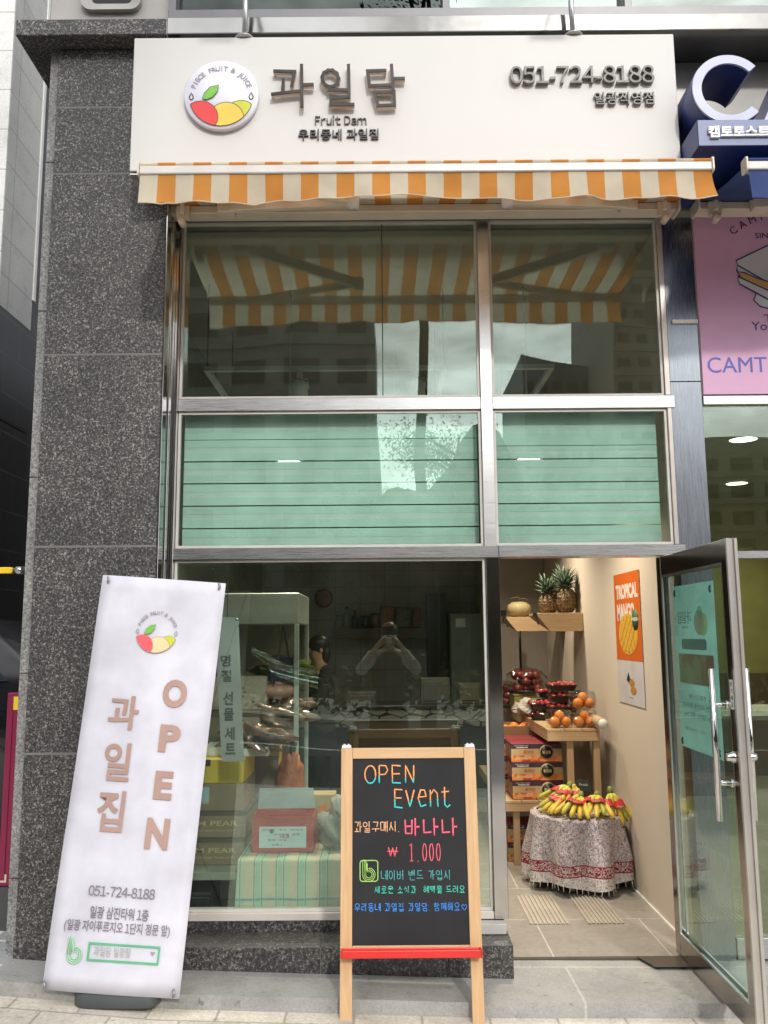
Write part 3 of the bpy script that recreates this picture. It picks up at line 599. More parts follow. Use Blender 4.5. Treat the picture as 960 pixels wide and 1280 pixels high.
def logo(parent, cx, cz, r, y, red=RED, yel=YEL, lime=LIME, leaf=LEAF, ink=INK, letters=INKG, k=1.0, ring=True, d=.0012, flip=1):
    """r: radius of the whole disc"""
    q = .89 * r; e = max(.0007, .0045 * r)
    fl = lambda p: (cx + (p[0] - cx) * flip, p[1])
    def fruit(name, fx, fz, fr, lay, mt):
        p = clip(circ(cx + fx * r, cz + fz * r, fr * r, fr * r, 40), cx, cz - .03 * r, q)
        o = MB().prism([fl(a) for a in p], y - lay * d, y - lay * d + d * .5).build(name, mt, parent)
        MB().tube([(fl(a)[0], y - lay * d, a[1]) for a in p], .011 * r, 5, 0, ((0, 1, 0), .3), True).build('outline', ink, o)
    fruit('lime_fruit', .56, -.57, .42, 1, lime); fruit('yellow_fruit', .15, -.71, .50, 2, yel); fruit('red_fruit', -.57, -.66, .49, 3, red)
    lf = [(-.44, -.02), (-.38, .16), (-.22, .34), (.02, .40), (-.02, .2), (-.14, .04), (-.30, -.04)]
    P = [(cx + (a - .09) * r, cz + (b - .09) * r) for a, b in lf]
    o = MB().prism([fl(a) for a in P], y - 4 * d, y - 3.5 * d).build('leaf', leaf, parent)
    MB().tube([(fl(a)[0], y - 4 * d, a[1]) for a in P], .010 * r, 5, 0, ((0, 1, 0), .3), True).build('outline', ink, o)
    for s_ in (-1, 1):
        b = MB()
        b.tube([(cx + s_ * r * (.84 + .075 * a), y - d, cz - .02 * r + r * .095 * b2) for a, b2 in [(0, 1.1), (.55, .3), (.8, -.3), (.5, -.9), (0, -1.1), (-.5, -.9), (-.8, -.3), (-.55, .3)]], .016 * r, 5, 0, ((0, 1, 0), .3), True)
        b.build('drop_mark', ink, parent)
    b = MB()
    if flip == 1: b.arc_text('PIECE FRUIT & JUICE', cx, cz, .76 * r, 160, 20, .20 * r, y, d, .012)
    b.build('lettering', letters, parent)

# ------------------------------------------------------------------ main sign
SY = -.5
sx0, sx1 = -1.292, 1.54; sz0, sz1 = at(500, 211, SY).z, at(500, 45, SY).z
sign = thing('shop_sign', 'wide white signboard with fruit logo and raised dark Korean letters above the awning', 'sign', (0, 0, 0))
MB().box(sx0, SY, sz0, sx1, -.262, sz1).build('sign_panel', WHITEP, sign, .004, 2)
MB().box(sx0 - .002, SY + .02, sz0 - .012, sx1 + .002, -.27, sz0 - .001).build('bottom_trim', plain('grey_trim', (.4, .39, .38), .4, .3), sign)
MB().box(sx0 + .002, SY + .004, sz0 - .018, sx0 + .05, SY + .06, sz0 - .0125).build('corner_cap', STEEL, sign)
c = at(278, 123, SY); lr = (at(325, 122, SY).x - at(232, 122, SY).x) / 2
disc = MB().lathe([(0, -.03), (lr - .004, -.03), (lr, -.026), (lr, -.002), (0, -.002)], (c.x, SY, c.z), 56, 0, 'y').build('logo_disc', plain('pale_lilac_acrylic', (.68, .68, .78), .3), sign)
logo(disc, c.x, c.z - .005, lr * .95, SY - .031)
FACE = plain('dark_mirror_face', (.022, .019, .018), .4, 0., (.05, .045, .042), 9, spec=.25); SIDE = plain('beige_letter_side', (.62, .50, .42), .5)
LW = .0165
SG = {'과': [[(395,156),(474,158),(463,214)], [(429,192),(428,240)], [(386,249),(500,236)], [(502,134),(504,298)], [(505,212),(545,211)]],
      '일': [[(650,185),(645,205),(630,217),(613,219),(597,212),(587,197),(585,180),(592,163),(608,153),(626,153),(643,165),(650,185)], [(690,134),(692,222)], [(612,232),(692,232),(692,260),(620,264),(620,291),(708,290)]],
      '담': [[(836,154),(766,156),(774,216),(855,212)], [(862,134),(868,228)], [(868,186),(910,185)], [(792,240),(872,238),(874,292),(808,294),(792,240)]]}
lay = 0
for ch, sts in SG.items():
    b = MB()
    for st in sts:
        pts = [at(220 + px / 3.2, 40 + pz / 3.2, SY - .035) for px, pz in st]
        for p, q in zip(pts, pts[1:]):
            lay += 1; d = (q - p).normalized(); nrm = Vector((-d.z, 0, d.x)) * LW / 2; ex = d * LW * .46
            p2, q2 = p - ex, q + ex; yf = SY - .037 - (lay % 7) * .0004
            for (y0, y1, mi) in ((yf, yf + .006, 0), (yf + .0061, SY - .012, 1)):
                b.hexa([(p2.x - nrm.x, y0, p2.z - nrm.z), (q2.x - nrm.x, y0, q2.z - nrm.z), (q2.x + nrm.x, y0, q2.z + nrm.z), (p2.x + nrm.x, y0, p2.z + nrm.z)],
                       [(p2.x - nrm.x, y1 - (lay % 7) * .0004, p2.z - nrm.z), (q2.x - nrm.x, y1 - (lay % 7) * .0004, q2.z - nrm.z), (q2.x + nrm.x, y1 - (lay % 7) * .0004, q2.z + nrm.z), (p2.x + nrm.x, y1 - (lay % 7) * .0004, p2.z + nrm.z)], mi)
        b.tube([(pts[0].x, SY - .013, pts[0].z), (pts[0].x, SY + .001, pts[0].z)], .006, 6, 1)
    b.build('raised_letter', [FACE, SIDE], sign)
def rect(x0, y0, x1, y1, Y): a, b = at(x0, y1, Y), at(x1, y0, Y); return a.x, a.z, b.x, b.z
MB().text('Fruit Dam', *rect(394, 145, 458, 157, SY), SY - .003, .006, .0).build('lettering', INK, sign)
MB().text('우리동네 과일집', *rect(373, 162, 473, 176, SY), SY - .003, .008, .008).build('lettering', BLACK, sign)
MB().text('051-724-8188', *rect(638, 82, 817, 105, SY - .02), SY - .004, .022, .006).build('phone_number', CHROMED, sign)
MB().text('일광직영점', *rect(743, 115, 817, 131, SY - .015), SY - .004, .016, .006).build('branch_name', CHROMED, sign)

# gooseneck lamps on the sign's top edge
LAMPM = plain('grey_lamp_metal', (.5, .5, .5), .3, .7)
def lamp(px, lab):
    b = at(px, 43, SY + .03); z = sz1 + .004
    t = thing('sign_lamp', lab, 'lamp', (b.x, SY + .03, z), (0, 0, 0), 'gooseneck lamps on the sign')
    MB().lathe([(0, 0), (.052, 0), (.052, .006), (.03, .016), (.016, .03), (0, .03)], n=20).build('mounting_flange', LAMPM, t)
    a = [(0, 0, .02)] + [(.0, -.0 - .55 * (1 - math.cos(R(h))) / 2 * 1.0, .02 + .42 * math.sin(R(min(h, 90))) if h <= 90 else .02 + .42 + .0) for h in (20, 40, 60, 80)]
    a = [(0, 0, .02), (0, .01, .2), (0, -.02, .33), (0, -.12, .44), (0, -.28, .49), (0, -.44, .46), (0, -.54, .40)]
    MB().tube(a, .0145, 10).build('gooseneck', LAMPM, t)
    MB().tube([(0, .0, .03), (-.05, .06, .02), (-.05, .10, -.02)], .006, 6).build('cable', DARK, t)
    h = MB(Matrix.Translation((0, -.56, .385)) @ Matrix.Rotation(R(-35), 4, 'X'))
    h.lathe([(0, .05), (.035, .045), (.05, .02), (.10, -.07), (.095, -.07), (.046, .015), (0, .03)], n=22); h.build('lamp_shade', LAMPM, t)
lamp(306, 'gooseneck sign lamp standing on the white sign above the round fruit logo'); lamp(716, 'gooseneck sign lamp standing on the white sign above the phone number')

# ------------------------------------------------------------------ awnings
def awning(x0, x1, mx0, mx1, n, cols, names, label, yb=-.80, zb=3.815, zw=3.99):
    t = thing('awning', label, 'awning', ((x0 + x1) / 2, 0, zb)); ox, oz = (x0 + x1) / 2, zb
    T = Matrix.Translation((-ox, 0, -oz))
    wd = (x1 - x0) / n
    f = MB(T); NV = 10
    def top(i, v):
        x = x0 + wd * i; k = (x - x0) / (x1 - x0); bx = mx0 + (mx1 - mx0) * k
        y = -.12 + (yb + .12) * v; return (bx + (x - bx) * v, y, zw + (zb + .018 - zw) * v - .03 * math.sin(math.pi * v))
    for i in range(n):
        f.grid(lambda u_, v, i=i: top(i + u_, v), 2, NV, i % 2)
        f.grid(lambda u_, v, i=i: (x0 + wd * (i + u_), yb + .012 * math.sin(R(180 * v)) * -1.6 - .008, zb + .02 + .022 - .03 * v), 2, 4, i % 2)
    f.build('canopy', cols, t)
    va = MB(T)
    def val(i, v):
        x = x0 + wd * i; k = (x - x0) / (x1 - x0)
        ln = .140 + .008 * math.sin(k * 9.0 + .6) + .0035 * math.sin(k * 47) + .002 * math.sin(k * 91 + 2) - (.008 if .2 < k < .8 else 0) + (.010 if k < .04 else 0)
        ry = yb - .012 - .018 * v * math.sin(k * 16 + 1) - .010 * v * math.sin(k * 41 + 2) - .005 * v * v * math.sin(k * 83) - .035 * v * v * max(0, (k - .9) * 10); fl = .012 * v * max(0, (k - .95) * 20)
        return (x + fl * 1.6, ry, zb - .018 - ln * v)
    for i in range(n): va.grid(lambda u_, v, i=i: val(i + u_, v), 3, 8, i % 2)
    va.build('valance', cols, t)
    hem = MB(T).tube([val(n * i / 80, 1.0) for i in range(81)], .003, 5); hem.build('valance_hem', CREAM if cols[0] is CREAM else cols[0], t)
    fb = MB(T); fb.box(x0 - .004, yb - .022, zb - .022, x1 + .004, yb + .03, zb + .022); fb.build('front_bar', AWNG, t, .006, 2)
    for x in (x0 - .012, x1 + .004): MB(T).prism(rrect(yb - .028, zb - .03, yb + .036, zb + .045, .014), x, x + .008, 0, 'x').build('end_cap', AWNW, t)
    ct = MB(T); ct.box(mx0, -.20, zw - .075, mx1, -.105, zw - .03); ct.build('mounting_bar', AWNW, t, .004, 1)
    ct = MB(T).tube([(mx0 + .03, -.15, zw + .02), (mx1 - .03, -.15, zw + .02)], .04, 14); ct.build('roller', AWNG, t)
    for x in (mx0 - .004, mx1 - .006):
        MB(T).prism(rrect(-.23, zw - .09, -.1, zw + .06, .02), x, x + .012, 0, 'x').build('end_bracket', AWNW, t, .002, 1)
    for x in (mx0 + .085, mx1 - .085):
        h = MB(T); h.box(x - .035, -.235, zw - .125, x + .035, -.21, zw - .045); h.box(x - .012, -.25, zw - .1, x + .012, -.2, zw - .01); h.tube([(x, -.26, zw - .145), (x, -.2, zw - .145)], .02, 10); h.build('wall_bracket', AWNW, t, .003, 1)
    # two folding arms, each: shoulder block, upper arm, elbow, fore arm
    for s_, xs_, xe in ((1, mx0 + .33, mx0 + 1.02), (-1, mx1 - .28, mx1 - .98)):
        if abs(xe - xs_) > (mx1 - mx0): continue
        za = zw - .055
        h = MB(T); h.box(xs_ - .05, -.275, za - .05, xs_ + .04, -.205, za + .03); h.build('arm_shoulder', AWNW, t, .004, 1)
        pe = (xe, -.52, zb - .005); pf = (xs_ - s_ * .02, yb + .035, zb - .012)
        a = MB(T).bar((xs_, -.25, za - .01), pe, .035, .06, 0); a.build('folding_arm', AWNW, t, .004, 1)
        MB(T).lathe([(0, -.04), (.032, -.04), (.032, .035), (0, .035)], pe, 14).build('arm_elbow', AWNG, t)
        MB(T).bar((pe[0], pe[1], pe[2] + .004), pf, .03, .045, 0).build('folding_arm', AWNW, t, .004, 1)
awning(-1.142, 1.562, -1.165, 1.62, 32, [CREAM, ORANGE], 0, 'orange and cream striped awning over the green glass shopfront')
nx0 = at(934, 215, -.8).x
awning(nx0, nx0 + 3.0, at(866, 265, -.13).x, at(866, 265, -.13).x + 3.2, 14, [NAVYF, NAVYF], 0, 'navy blue awning of the neighbouring toast shop cut by the edge of the view')

# ------------------------------------------------------------------ neighbour's signs
NB = plain('navy_sign_paint', (.022, .042, .17), .35); NBF = plain('slate_blue_sign_face', (.13, .17, .33), .4); LAV = plain('lavender_acrylic', (.50, .52, .68), .45); WTX = plain('white_letter', (.8, .8, .82), .4)
ns = thing('shop_sign', 'blue neighbouring toast shop sign with big raised letters CA on a navy box', 'sign')
q0, q1 = at(873, 183, -.72), at(873, 150, -.72)
MB().box(q0.x, -.72, q0.z, q0.x + 2.6, -.11, q1.z).build('sign_box', NB, ns, .003, 1)
MB().box(q0.x + .003, -.7235, q0.z + .003, q0.x + 2.597, -.7205, q1.z - .003).build('sign_face', NBF, ns)
a, b_ = at(885, 173, -.726), at(958, 158, -.726)
MB().text('캠토토스트', a.x, a.z, b_.x + .01, b_.z, -.7235, .014, .03).build('lettering', WTX, ns)
def bigletter(pts_out, pts_in=None, closed=False):
    pass
cc = at(912, 111, -.66); rC = .185; wC = .045
def cpoly(r0, r1, a0=42, a1=318, n=40): return circ(cc.x, cc.z, r1, r1, n, a0, a1), circ(cc.x, cc.z, r0, r0, n, a0, a1)
O_, I_ = cpoly(rC - wC, rC)
b = MB(); n_ = len(O_)
for (y0, y1, mi, e) in ((-.66, -.648, 0, .0), (-.647, -.36, 1, .003)):
    O_, I_ = cpoly(rC - wC - e, rC + e)
    for i in range(n_ - 1): b.hexa([(O_[i][0], y0, O_[i][1]), (O_[i+1][0], y0, O_[i+1][1]), (I_[i+1][0], y0, I_[i+1][1]), (I_[i][0], y0, I_[i][1])], [(O_[i][0], y1, O_[i][1]), (O_[i+1][0], y1, O_[i+1][1]), (I_[i+1][0], y1, I_[i+1][1]), (I_[i][0], y1, I_[i][1])], mi)
b.build('raised_letter', [LAV, NB], ns)
ax = cc.x + rC - .03; bz = cc.z - rC
b = MB()
for y0, y1, mi, e in ((-.66, -.648, 0, 0), (-.647, -.36, 1, .003)):
    for k, (p, q) in enumerate((((ax, bz), (ax + .19, bz + 2 * rC)), ((ax + .22, bz + 2 * rC), (ax + .41, bz)))):
        b.hexa([(p[0] - e, y0 - k * .0007, p[1]), (p[0] + .055 + e, y0 - k * .0007, p[1]), (q[0] + .045 + e, y0 - k * .0007, q[1]), (q[0] - e - .01, y0 - k * .0007, q[1])], [(p[0] - e, y1 - k * .0007, p[1]), (p[0] + .055 + e, y1 - k * .0007, p[1]), (q[0] + .045 + e, y1 - k * .0007, q[1]), (q[0] - e - .01, y1 - k * .0007, q[1])], mi)
    b.box(ax + .11, y0 + .001, bz + .10, ax + .33, y1, bz + .15, mi)
b.build('raised_letter', [LAV, NB], ns)
# struts from letters to the wall
b = MB(); b.box(cc.x - .03, -.36, cc.z - .02, cc.x - rC + .02, -.1, cc.z + .02); b.box(ax + .2, -.36, cc.z, ax + .25, -.1, cc.z + .04); b.build('letter_mount', DARK, ns)

# pink poster panel over the neighbour's window
PINK = plain('pink_poster_print', (.66, .38, .58), .5, c2=(.63, .36, .56)); NAVYI = plain('navy_ink', (.03, .04, .16), .5); BLUI = plain('blue_ink', (.10, .12, .48), .5)
pz0, pz1 = Z1 + .036, 3.955
po = thing('poster', 'pink poster with an outlined sandwich drawing above the neighbouring window', 'poster', (0, 0, 0))
MB().box(1.762, -.034, pz0, 3.7, -.0205, pz1).build('sheet', PINK, po)
PY = -.035
a, b_ = at(885, 466, PY), at(958, 446, PY)
MB().text('CAMT', a.x, a.z, b_.x, b_.z, PY, .001, .0).build('lettering', BLUI, po)
MB().text('O', b_.x + .03, a.z, b_.x + .1, b_.z, PY, .001, .0).build('lettering', BLUI, po)
ac = at(990, 372, PY); rr_ = (ac - at(926, 287, PY)).length
MB().arc_text('CAMPUS TOAST', ac.x, ac.z, rr_, 127, 47, .062, PY, .001, .0).build('lettering', NAVYI, po)
a, b_ = at(944, 298, PY), at(975, 291, PY); MB().text('SINCE', a.x, a.z, b_.x, b_.z, PY, .001).build('lettering', NAVYI, po)
a, b_ = at(955, 402, PY), at(985, 393, PY); MB().text('The', a.x, a.z, b_.x, b_.z, PY, .001).build('lettering', NAVYI, po)
a, b_ = at(940, 413, PY), at(990, 402, PY); MB().text('Your toast', a.x, a.z, b_.x + .1, b_.z, PY, .001).build('lettering', NAVYI, po)
W2 = plain('print_white', (.62, .62, .68), .5); TAN = plain('print_tan', (.62, .36, .12), .5)
def pq(pts): return [(at(x, y, PY).x, at(x, y, PY).z) for x, y in pts]
sh = [([(920,326),(962,306),(1010,330),(1010,368),(990,375),(925,337)], W2, 1), ([(922,332),(985,368),(985,380),(925,345),(921,338)], W2, 2), ([(922,340),(930,341),(946,348),(990,362),(990,382),(926,348)], TAN, 3), ([(922,346),(985,375),(985,388),(924,355)], W2, 4), ([(947,362),(942,375),(950,383),(985,392),(985,372)], W2, 0)]
for pts, mt, ly in sh:
    P = pq(pts); yy = PY - .0008 * (ly + 1); o = MB().prism(P, yy, yy + .0004).build('printed_shape', mt, po)
    MB().tube([(x, yy, z) for x, z in P], .0045, 5, 0, ((0, 1, 0), .12), True).build('outline', NAVYI, o)
# ------------------------------------------------------------------ white OPEN banner stand
M_BAN = Matrix.Translation((-1.232, -.585, .062)) @ Matrix.Rotation(R(4.3), 4, 'Y') @ Matrix.Rotation(-math.atan2(.19, 1.85), 4, 'X')
bs = thing('banner_stand', 'leaning white OPEN banner on a black water base beside the granite pillar', 'banner', M_BAN.translation, M_BAN.to_euler())
M_BAN = mat_of(bs)
cs = [on_plane(*p, M_BAN) for p in ((131, 719), (281, 729), (225, 1249), (50, 1237))]
bx0, bx1 = (cs[0].x + cs[3].x) / 2, (cs[1].x + cs[2].x) / 2; bz0, bz1 = (cs[2].z + cs[3].z) / 2, (cs[0].z + cs[1].z) / 2
BANW = cloth('white_banner_vinyl', (.70, .695, .775), .12, .02)
bw = lambda u, v: -.010 * math.sin(math.pi * u) * (.4 + .6 * v) - .0045 * math.sin(v * 8 + u * 4) - .0022 * math.sin(v * 15 - u * 2) * u * (1 - v)
def bsheet(u, v): return (bx0 + (bx1 - bx0) * u, bw(u, v), bz0 + (bz1 - bz0) * v)
g = MB().grid(bsheet, 12, 30).build('banner_sheet', BANW, bs)
q = g.modifiers.new('thickness', 'SOLIDIFY'); q.thickness = .001; q.offset = 1
BY = -.0052
def bpos(px, py): v = on_plane(px, py, M_BAN); return v.x, v.z
def bscale(px, py): return (on_plane(px + 1, py, M_BAN) - on_plane(px, py, M_BAN)).length
def btext(body, px, py, w_, h_, mt, bold=0., name='lettering'):
    x, z = bpos(px, py); s = bscale(px, py); MB().ctext(body, x, z, w_ * s, h_ * s, BY, .001, bold).build(name, mt, bs)
PGREY = plain('grey_print', (.22, .19, .24), .6); BGRN = plain('green_print', (.10, .42, .22), .6); PGRN = plain('pale_green_print', (.36, .66, .42), .6)
for ch, px, py, w_, h_ in (('O', 219.5, 867, 30, 34), ('P', 213, 923, 26, 33), ('E', 205, 981.5, 23, 34), ('N', 197, 1042, 29, 37)): btext(ch, px, py, w_, h_, TAUPE, .045)
for ch, px, py, w_, h_ in (('과', 155.5, 890.5, 38, 41), ('일', 147, 952, 34, 46), ('집', 138.5, 1013.5, 34, 49)): btext(ch, px, py, w_, h_, TAUPE, .02)
btext('051-724-8188', 153, 1115, 83, 12, PGREY, .008)
btext('일광 삼진타워 1층', 150, 1141.5, 73, 14, PGREY, .012); btext('(일광 자이푸르지오 1단지 정문 앞)', 147, 1160, 132, 15, PGREY, .012)
x, z = bpos(197, 790); s = bscale(197, 790)
logo(bs, x, z, 28.5 * s, BY, PINKR, PALEY, LIME, LEAF, INKG, INKG, d=.0008)
# search box and the looped b mark
x0, z0 = bpos(109, 1200); x1, z1 = bpos(201, 1183); fb = MB()
for a in ((x0, z0, x1, z0 + .009), (x0, z1 - .009, x1, z1), (x0, z0 + .009, x0 + .009, z1 - .009), (x1 - .009, z0 + .009, x1, z1 - .009)): fb.box(a[0], BY - .001, a[1], a[2], BY, a[3])
fb.build('search_box', BGRN, bs)
btext('과일담 일광점', 141, 1189, 45, 11, plain('light_grey_print', (.42, .42, .42), .6), 0)
x, z = bpos(191, 1192); MB().prism([(x - .012, z + .007), (x, z - .01), (x + .012, z + .007)], BY - .001, BY).build('arrow_mark', plain('mid_grey_print', (.3, .3, .3), .6), bs)
def bmark(parent, x, z, h, y, r, mt, w_=1.0):
    b = MB()
    def lp(k): 
        rad = h * (.30 - .085 * k); cx, cz = x + .04 * h, z - .17 * h; left = x - h * (.26 - .085 * k); top = z + h * (.5 - .07 * k)
        p = [(left, cz), (left, top - .07 * h), (left + (.09 - .03 * k) * h * .5, top), (left + (.16 - .05 * k) * h, top - .07 * h), (left + (.16 - .05 * k) * h, cz + rad * .8)]
        p = [(left, cz)] + p[1:] + circ(cx, cz, rad, rad, 16, 75, -180)[:]
        return p
    for k in range(3): b.tube([(a, y - .0002 * k, c_) for a, c_ in lp(k * .9)], r, 5, 0, ((0, 1, 0), .3), True)
    return b.build('loop_mark', mt, parent)
x, z = bpos(93.5, 1187); bmark(bs, x, z, .112, BY, .0032, PGRN)
for px, py in ((137, 725), (275, 733), (218, 1241), (57, 1230)):
    x, z = bpos(px, py); MB().tube([(x - .006, -.006, z + .012), (x, -.016, z + .004), (x + .003, -.018, z - .006), (x - .004, -.008, z - .014)], .0055, 7).build('corner_hook', plain('hook_grey', (.3, .3, .33), .35, .5), bs)
for k in list(bs.children_recursive):            # everything printed follows the ripples of the vinyl
    if k.name.startswith('banner_sheet') or k.type != 'MESH': continue
    for q in k.data.vertices: q.co.y += bw((q.co.x - bx0) / (bx1 - bx0), (q.co.z - bz0) / (bz1 - bz0))
# frame of thin rods behind, and the base
zc = (bz0 + bz1) / 2; xc = (bx0 + bx1) / 2; fm = MB()
hub = (xc, .06, bz0 + .62)
for x, z in ((bx0 + .02, bz0 + .02), (bx1 - .02, bz0 + .02), (bx0 + .02, bz1 - .02), (bx1 - .02, bz1 - .02)): fm.tube([hub, (x, .02, z)], .006, 7)
fm.tube([(xc, .06, -.02), (xc, .06, bz0 + .72)], .011, 8); fm.build('rod_frame', plain('dark_rod', (.05, .05, .05), .4), bs)
p0 = at_z(96, 1256, .01); p1 = at_z(196, 1262, .01)
iM = M_BAN.inverted()
bb = MB(iM); zb0 = zp(-1.2) - .06
cx_, cy_ = -1.20, -.50
prof = rrect(cx_ - .19, cy_ - .085, cx_ + .19, cy_ + .15, .06)
def sc_(k, dz_): return [(cx_ + (x - cx_) * k, cy_ + .04 + (y - cy_ - .04) * k, dz_) for x, y in prof]
lv = [sc_(.93, zb0 + .002), sc_(1.0, zb0 + .015), sc_(1.0, zb0 + .055), sc_(.94, zb0 + .085), sc_(.5, zb0 + .095)]; n_ = len(prof)
bb.add([p for l in lv for p in l], [(i * n_ + k, i * n_ + (k + 1) % n_, (i + 1) * n_ + (k + 1) % n_, (i + 1) * n_ + k) for i in range(4) for k in range(n_)] + [tuple(4 * n_ + k for k in range(n_)), tuple(range(n_ - 1, -1, -1))], 0, True)
bb.build('water_base', plain('slate_plastic', (.075, .085, .09), .45), bs)

# ------------------------------------------------------------------ wooden A-board with chalkboard
zf = -.062
M_A = Matrix.Translation((.095, -.57, zf)) @ Matrix.Rotation(-math.atan2(.17, 1.17), 4, 'X')
ab = thing('chalkboard_stand', 'wooden A-frame chalkboard with OPEN Event chalk writing and a red tray', 'chalkboard', M_A.translation, M_A.to_euler())
M_A = mat_of(ab)
def ap(px, py): v = on_plane(px, py, M_A); return v.x, v.z
PINE = wood('pine_wood', (.50, .30, .14), (.61, .41, .235), 2, 1.0); PINEH = wood('pine_wood_rail', (.50, .30, .14), (.61, .41, .235), 0, 1.0)
xl, xr = ap(421, 1270)[0], ap(602, 1270)[0]; xl = (xl + ap(430, 940)[0]) / 2; xr = (xr + ap(597, 940)[0]) / 2
zt_ = ap(512, 934)[1]; ztr = ap(512, 948)[1]; zb_ = ap(512, 1182)[1]; wS = .054
st = MB(); st.box(xl, -.012, .0, xl + wS, .012, zt_); ab_l = st.build('front_leg', PINE, ab, .003, 2)
st = MB(); st.box(xr - wS, -.012, .0, xr, .012, zt_); st.build('front_leg', PINE, ab, .003, 2)
MB().box(xl + wS + .0005, -.0115, ztr, xr - wS - .0005, .0115, zt_ - .002).build('top_rail', PINEH, ab, .002, 1); MB().box(xl + wS + .0005, -.0115, zb_ - .03, xr - wS - .0005, .0115, zb_ + .002).build('bottom_rail', PINEH, ab, .002, 1)
BLKB = plain('black_chalkboard', (.018, .018, .020), .7, c2=(.023, .023, .025), sc=4, spec=.25)
MB().box(xl + wS, -.004, zb_ + .003, xr - wS, .006, ztr - .0005).build('chalkboard', BLKB, ab)
REDP = plain('red_plastic', (.62, .035, .03), .3, c2=(.56, .03, .025))
tz = ap(512, 1188)[1]; t_ = MB()
t_.prism([(-.075, -.018), (-.012, -.018), (-.012, .014), (-.02, .014), (-.02, -.008), (-.068, -.010), (-.068, .014), (-.075, .014)], xl + .012, xr - .012, 0, 'x')
t_.M = None; t_.v = [(x, y, z + tz) for x, y, z in t_.v]; t_.build('chalk_tray', REDP, ab, .004, 2)
for x in (xl + .006, xr - .012): MB().box(x, -.078, tz - .02, x + .006, -.012, tz + .016).build('tray_end', REDP, ab, .002, 1)
# back frame
iA = M_A.inverted(); topw = M_A @ Vector((0, .02, zt_ - .02)); byy = -.17
for x in (xl + .004, xr - wS - .004):
    X = .095 + x + wS / 2; b = MB(iA); b.bar((X, topw.y + .005, topw.z), (X, byy, .0 if X > 0 else zp(X)), wS, .022, up=(0, 1, 0)); b.build('back_leg', PINE, ab, .002, 1)
b = MB(iA); yk = lambda z: topw.y + .005 + (byy - topw.y) * (topw.z - z) / (topw.z)
b.bar((.095 + xl + wS, yk(.40), .40), (.095 + xr - wS, yk(.40), .40), .05, .02); b.build('back_rail', PINEH, ab)
bp_ = MB(iA); y1_, y2_ = yk(1.02), yk(.36); bp_.hexa([(.095 + xl + wS, y1_, 1.02), (.095 + xr - wS, y1_, 1.02), (.095 + xr - wS, y2_, .36), (.095 + xl + wS, y2_, .36)], [(.095 + xl + wS, y1_ + .01, 1.02), (.095 + xr - wS, y1_ + .01, 1.02), (.095 + xr - wS, y2_ + .01, .36), (.095 + xl + wS, y2_ + .01, .36)])
bp_.build('back_board', BLKB, ab)
bt = MB(iA); zz = at(423, 1110, -.2).z
bt.hexa([(.095 + xl - .012, yk(zz) + .012, zz - .05), (.095 + xr + .012, yk(zz) + .012, zz - .05), (.095 + xr + .012, yk(zz) + .075, zz - .05), (.095 + xl - .012, yk(zz) + .075, zz - .05)], [(.095 + xl + .0, yk(zz) + .012, zz + .06), (.095 + xr - .0, yk(zz) + .012, zz + .06), (.095 + xr, yk(zz) + .03, zz + .06), (.095 + xl, yk(zz) + .03, zz + .06)])
bt.build('rear_chalk_tray', REDP, ab, .004, 2)
for x in (xl + .004, xr - .046):
    h = MB(); h.box(x, -.016, zt_ - .004, x + .042, .045, zt_ + .012); h.box(x + .006, -.018, zt_ + .012, x + .016, .02, zt_ + .017); h.box(x + .026, -.018, zt_ + .012, x + .036, .02, zt_ + .017); h.build('top_hinge', plain('white_plastic', (.75, .74, .74), .4), ab, .002, 1)
# chalk writing
AY = -.0052
CO = plain('orange_chalk', (.86, .36, .13), .9); CC = plain('cyan_chalk', (.06, .58, .56), .9); CPK = plain('pink_chalk', (.84, .13, .20), .9); CPE = plain('peach_chalk', (.82, .44, .25), .9); CGN = plain('lime_chalk', (.36, .62, .14), .9)
CTE = plain('teal_chalk', (.09, .42, .44), .9); CMI = plain('mint_chalk', (.06, .56, .42), .9); CBL = plain('blue_chalk', (.05, .27, .78), .9); CDR = plain('red_chalk', (.74, .12, .16), .9)
def ch(body, x0, y0, x1, y1, r, mt, split=None, jit=.03, gap=.18):
    cv = lambda x, y: (430 + x / 5.333, 940 + y / 5.333)
    a, b2 = ap(*cv(x0, y1)), ap(*cv(x1, y0)); m_ = MB(); m_.hand(body, a[0], a[1], b2[0], b2[1], AY, r, 0, jit, split, gap); return m_.build('chalk_lettering', mt, ab)
ch('OPEN', 132, 88, 480, 210, .0036, [CO, CC], (.3, 1)); ch('Event', 325, 245, 715, 372, .0036, [CO, CC], (.48, 1))
ch('과일구매시.', 66, 462, 372, 535, .0023, CPE, gap=.12); ch('바나나', 392, 440, 765, 560, .0042, CPK); ch('₩', 290, 630, 358, 700, .0026, CDR); ch('1', 425, 610, 470, 725, .0026, CDR); ch('.', 480, 700, 505, 730, .0042, CDR); ch('000', 515, 610, 650, 725, .0026, CDR)
ch('네이버 밴드 가입시', 242, 785, 715, 855, .0017, CTE); ch('새로운 소식과  혜택을 드려요', 200, 890, 808, 942, .0018, CMI); ch('우리동네 과일집 과일담. 함께해요', 66, 1003, 775, 1062, .0018, CBL); ch('♡', 780, 1012, 822, 1060, .0016, CBL)
a, b2 = ap(430 + 107 / 5.333, 940 + 862 / 5.333), ap(430 + 225 / 5.333, 940 + 722 / 5.333)
MB().tube([(x, AY, z) for x, z in rrect(a[0], a[1], b2[0], b2[1], .012, 4)], .0024, 6, 0, ((0, 1, 0), .25), True).build('chalk_frame', CGN, ab)
bmark(ab, (a[0] + b2[0]) / 2 - .004, (a[1] + b2[1]) / 2, .095, AY, .0018, CGN)
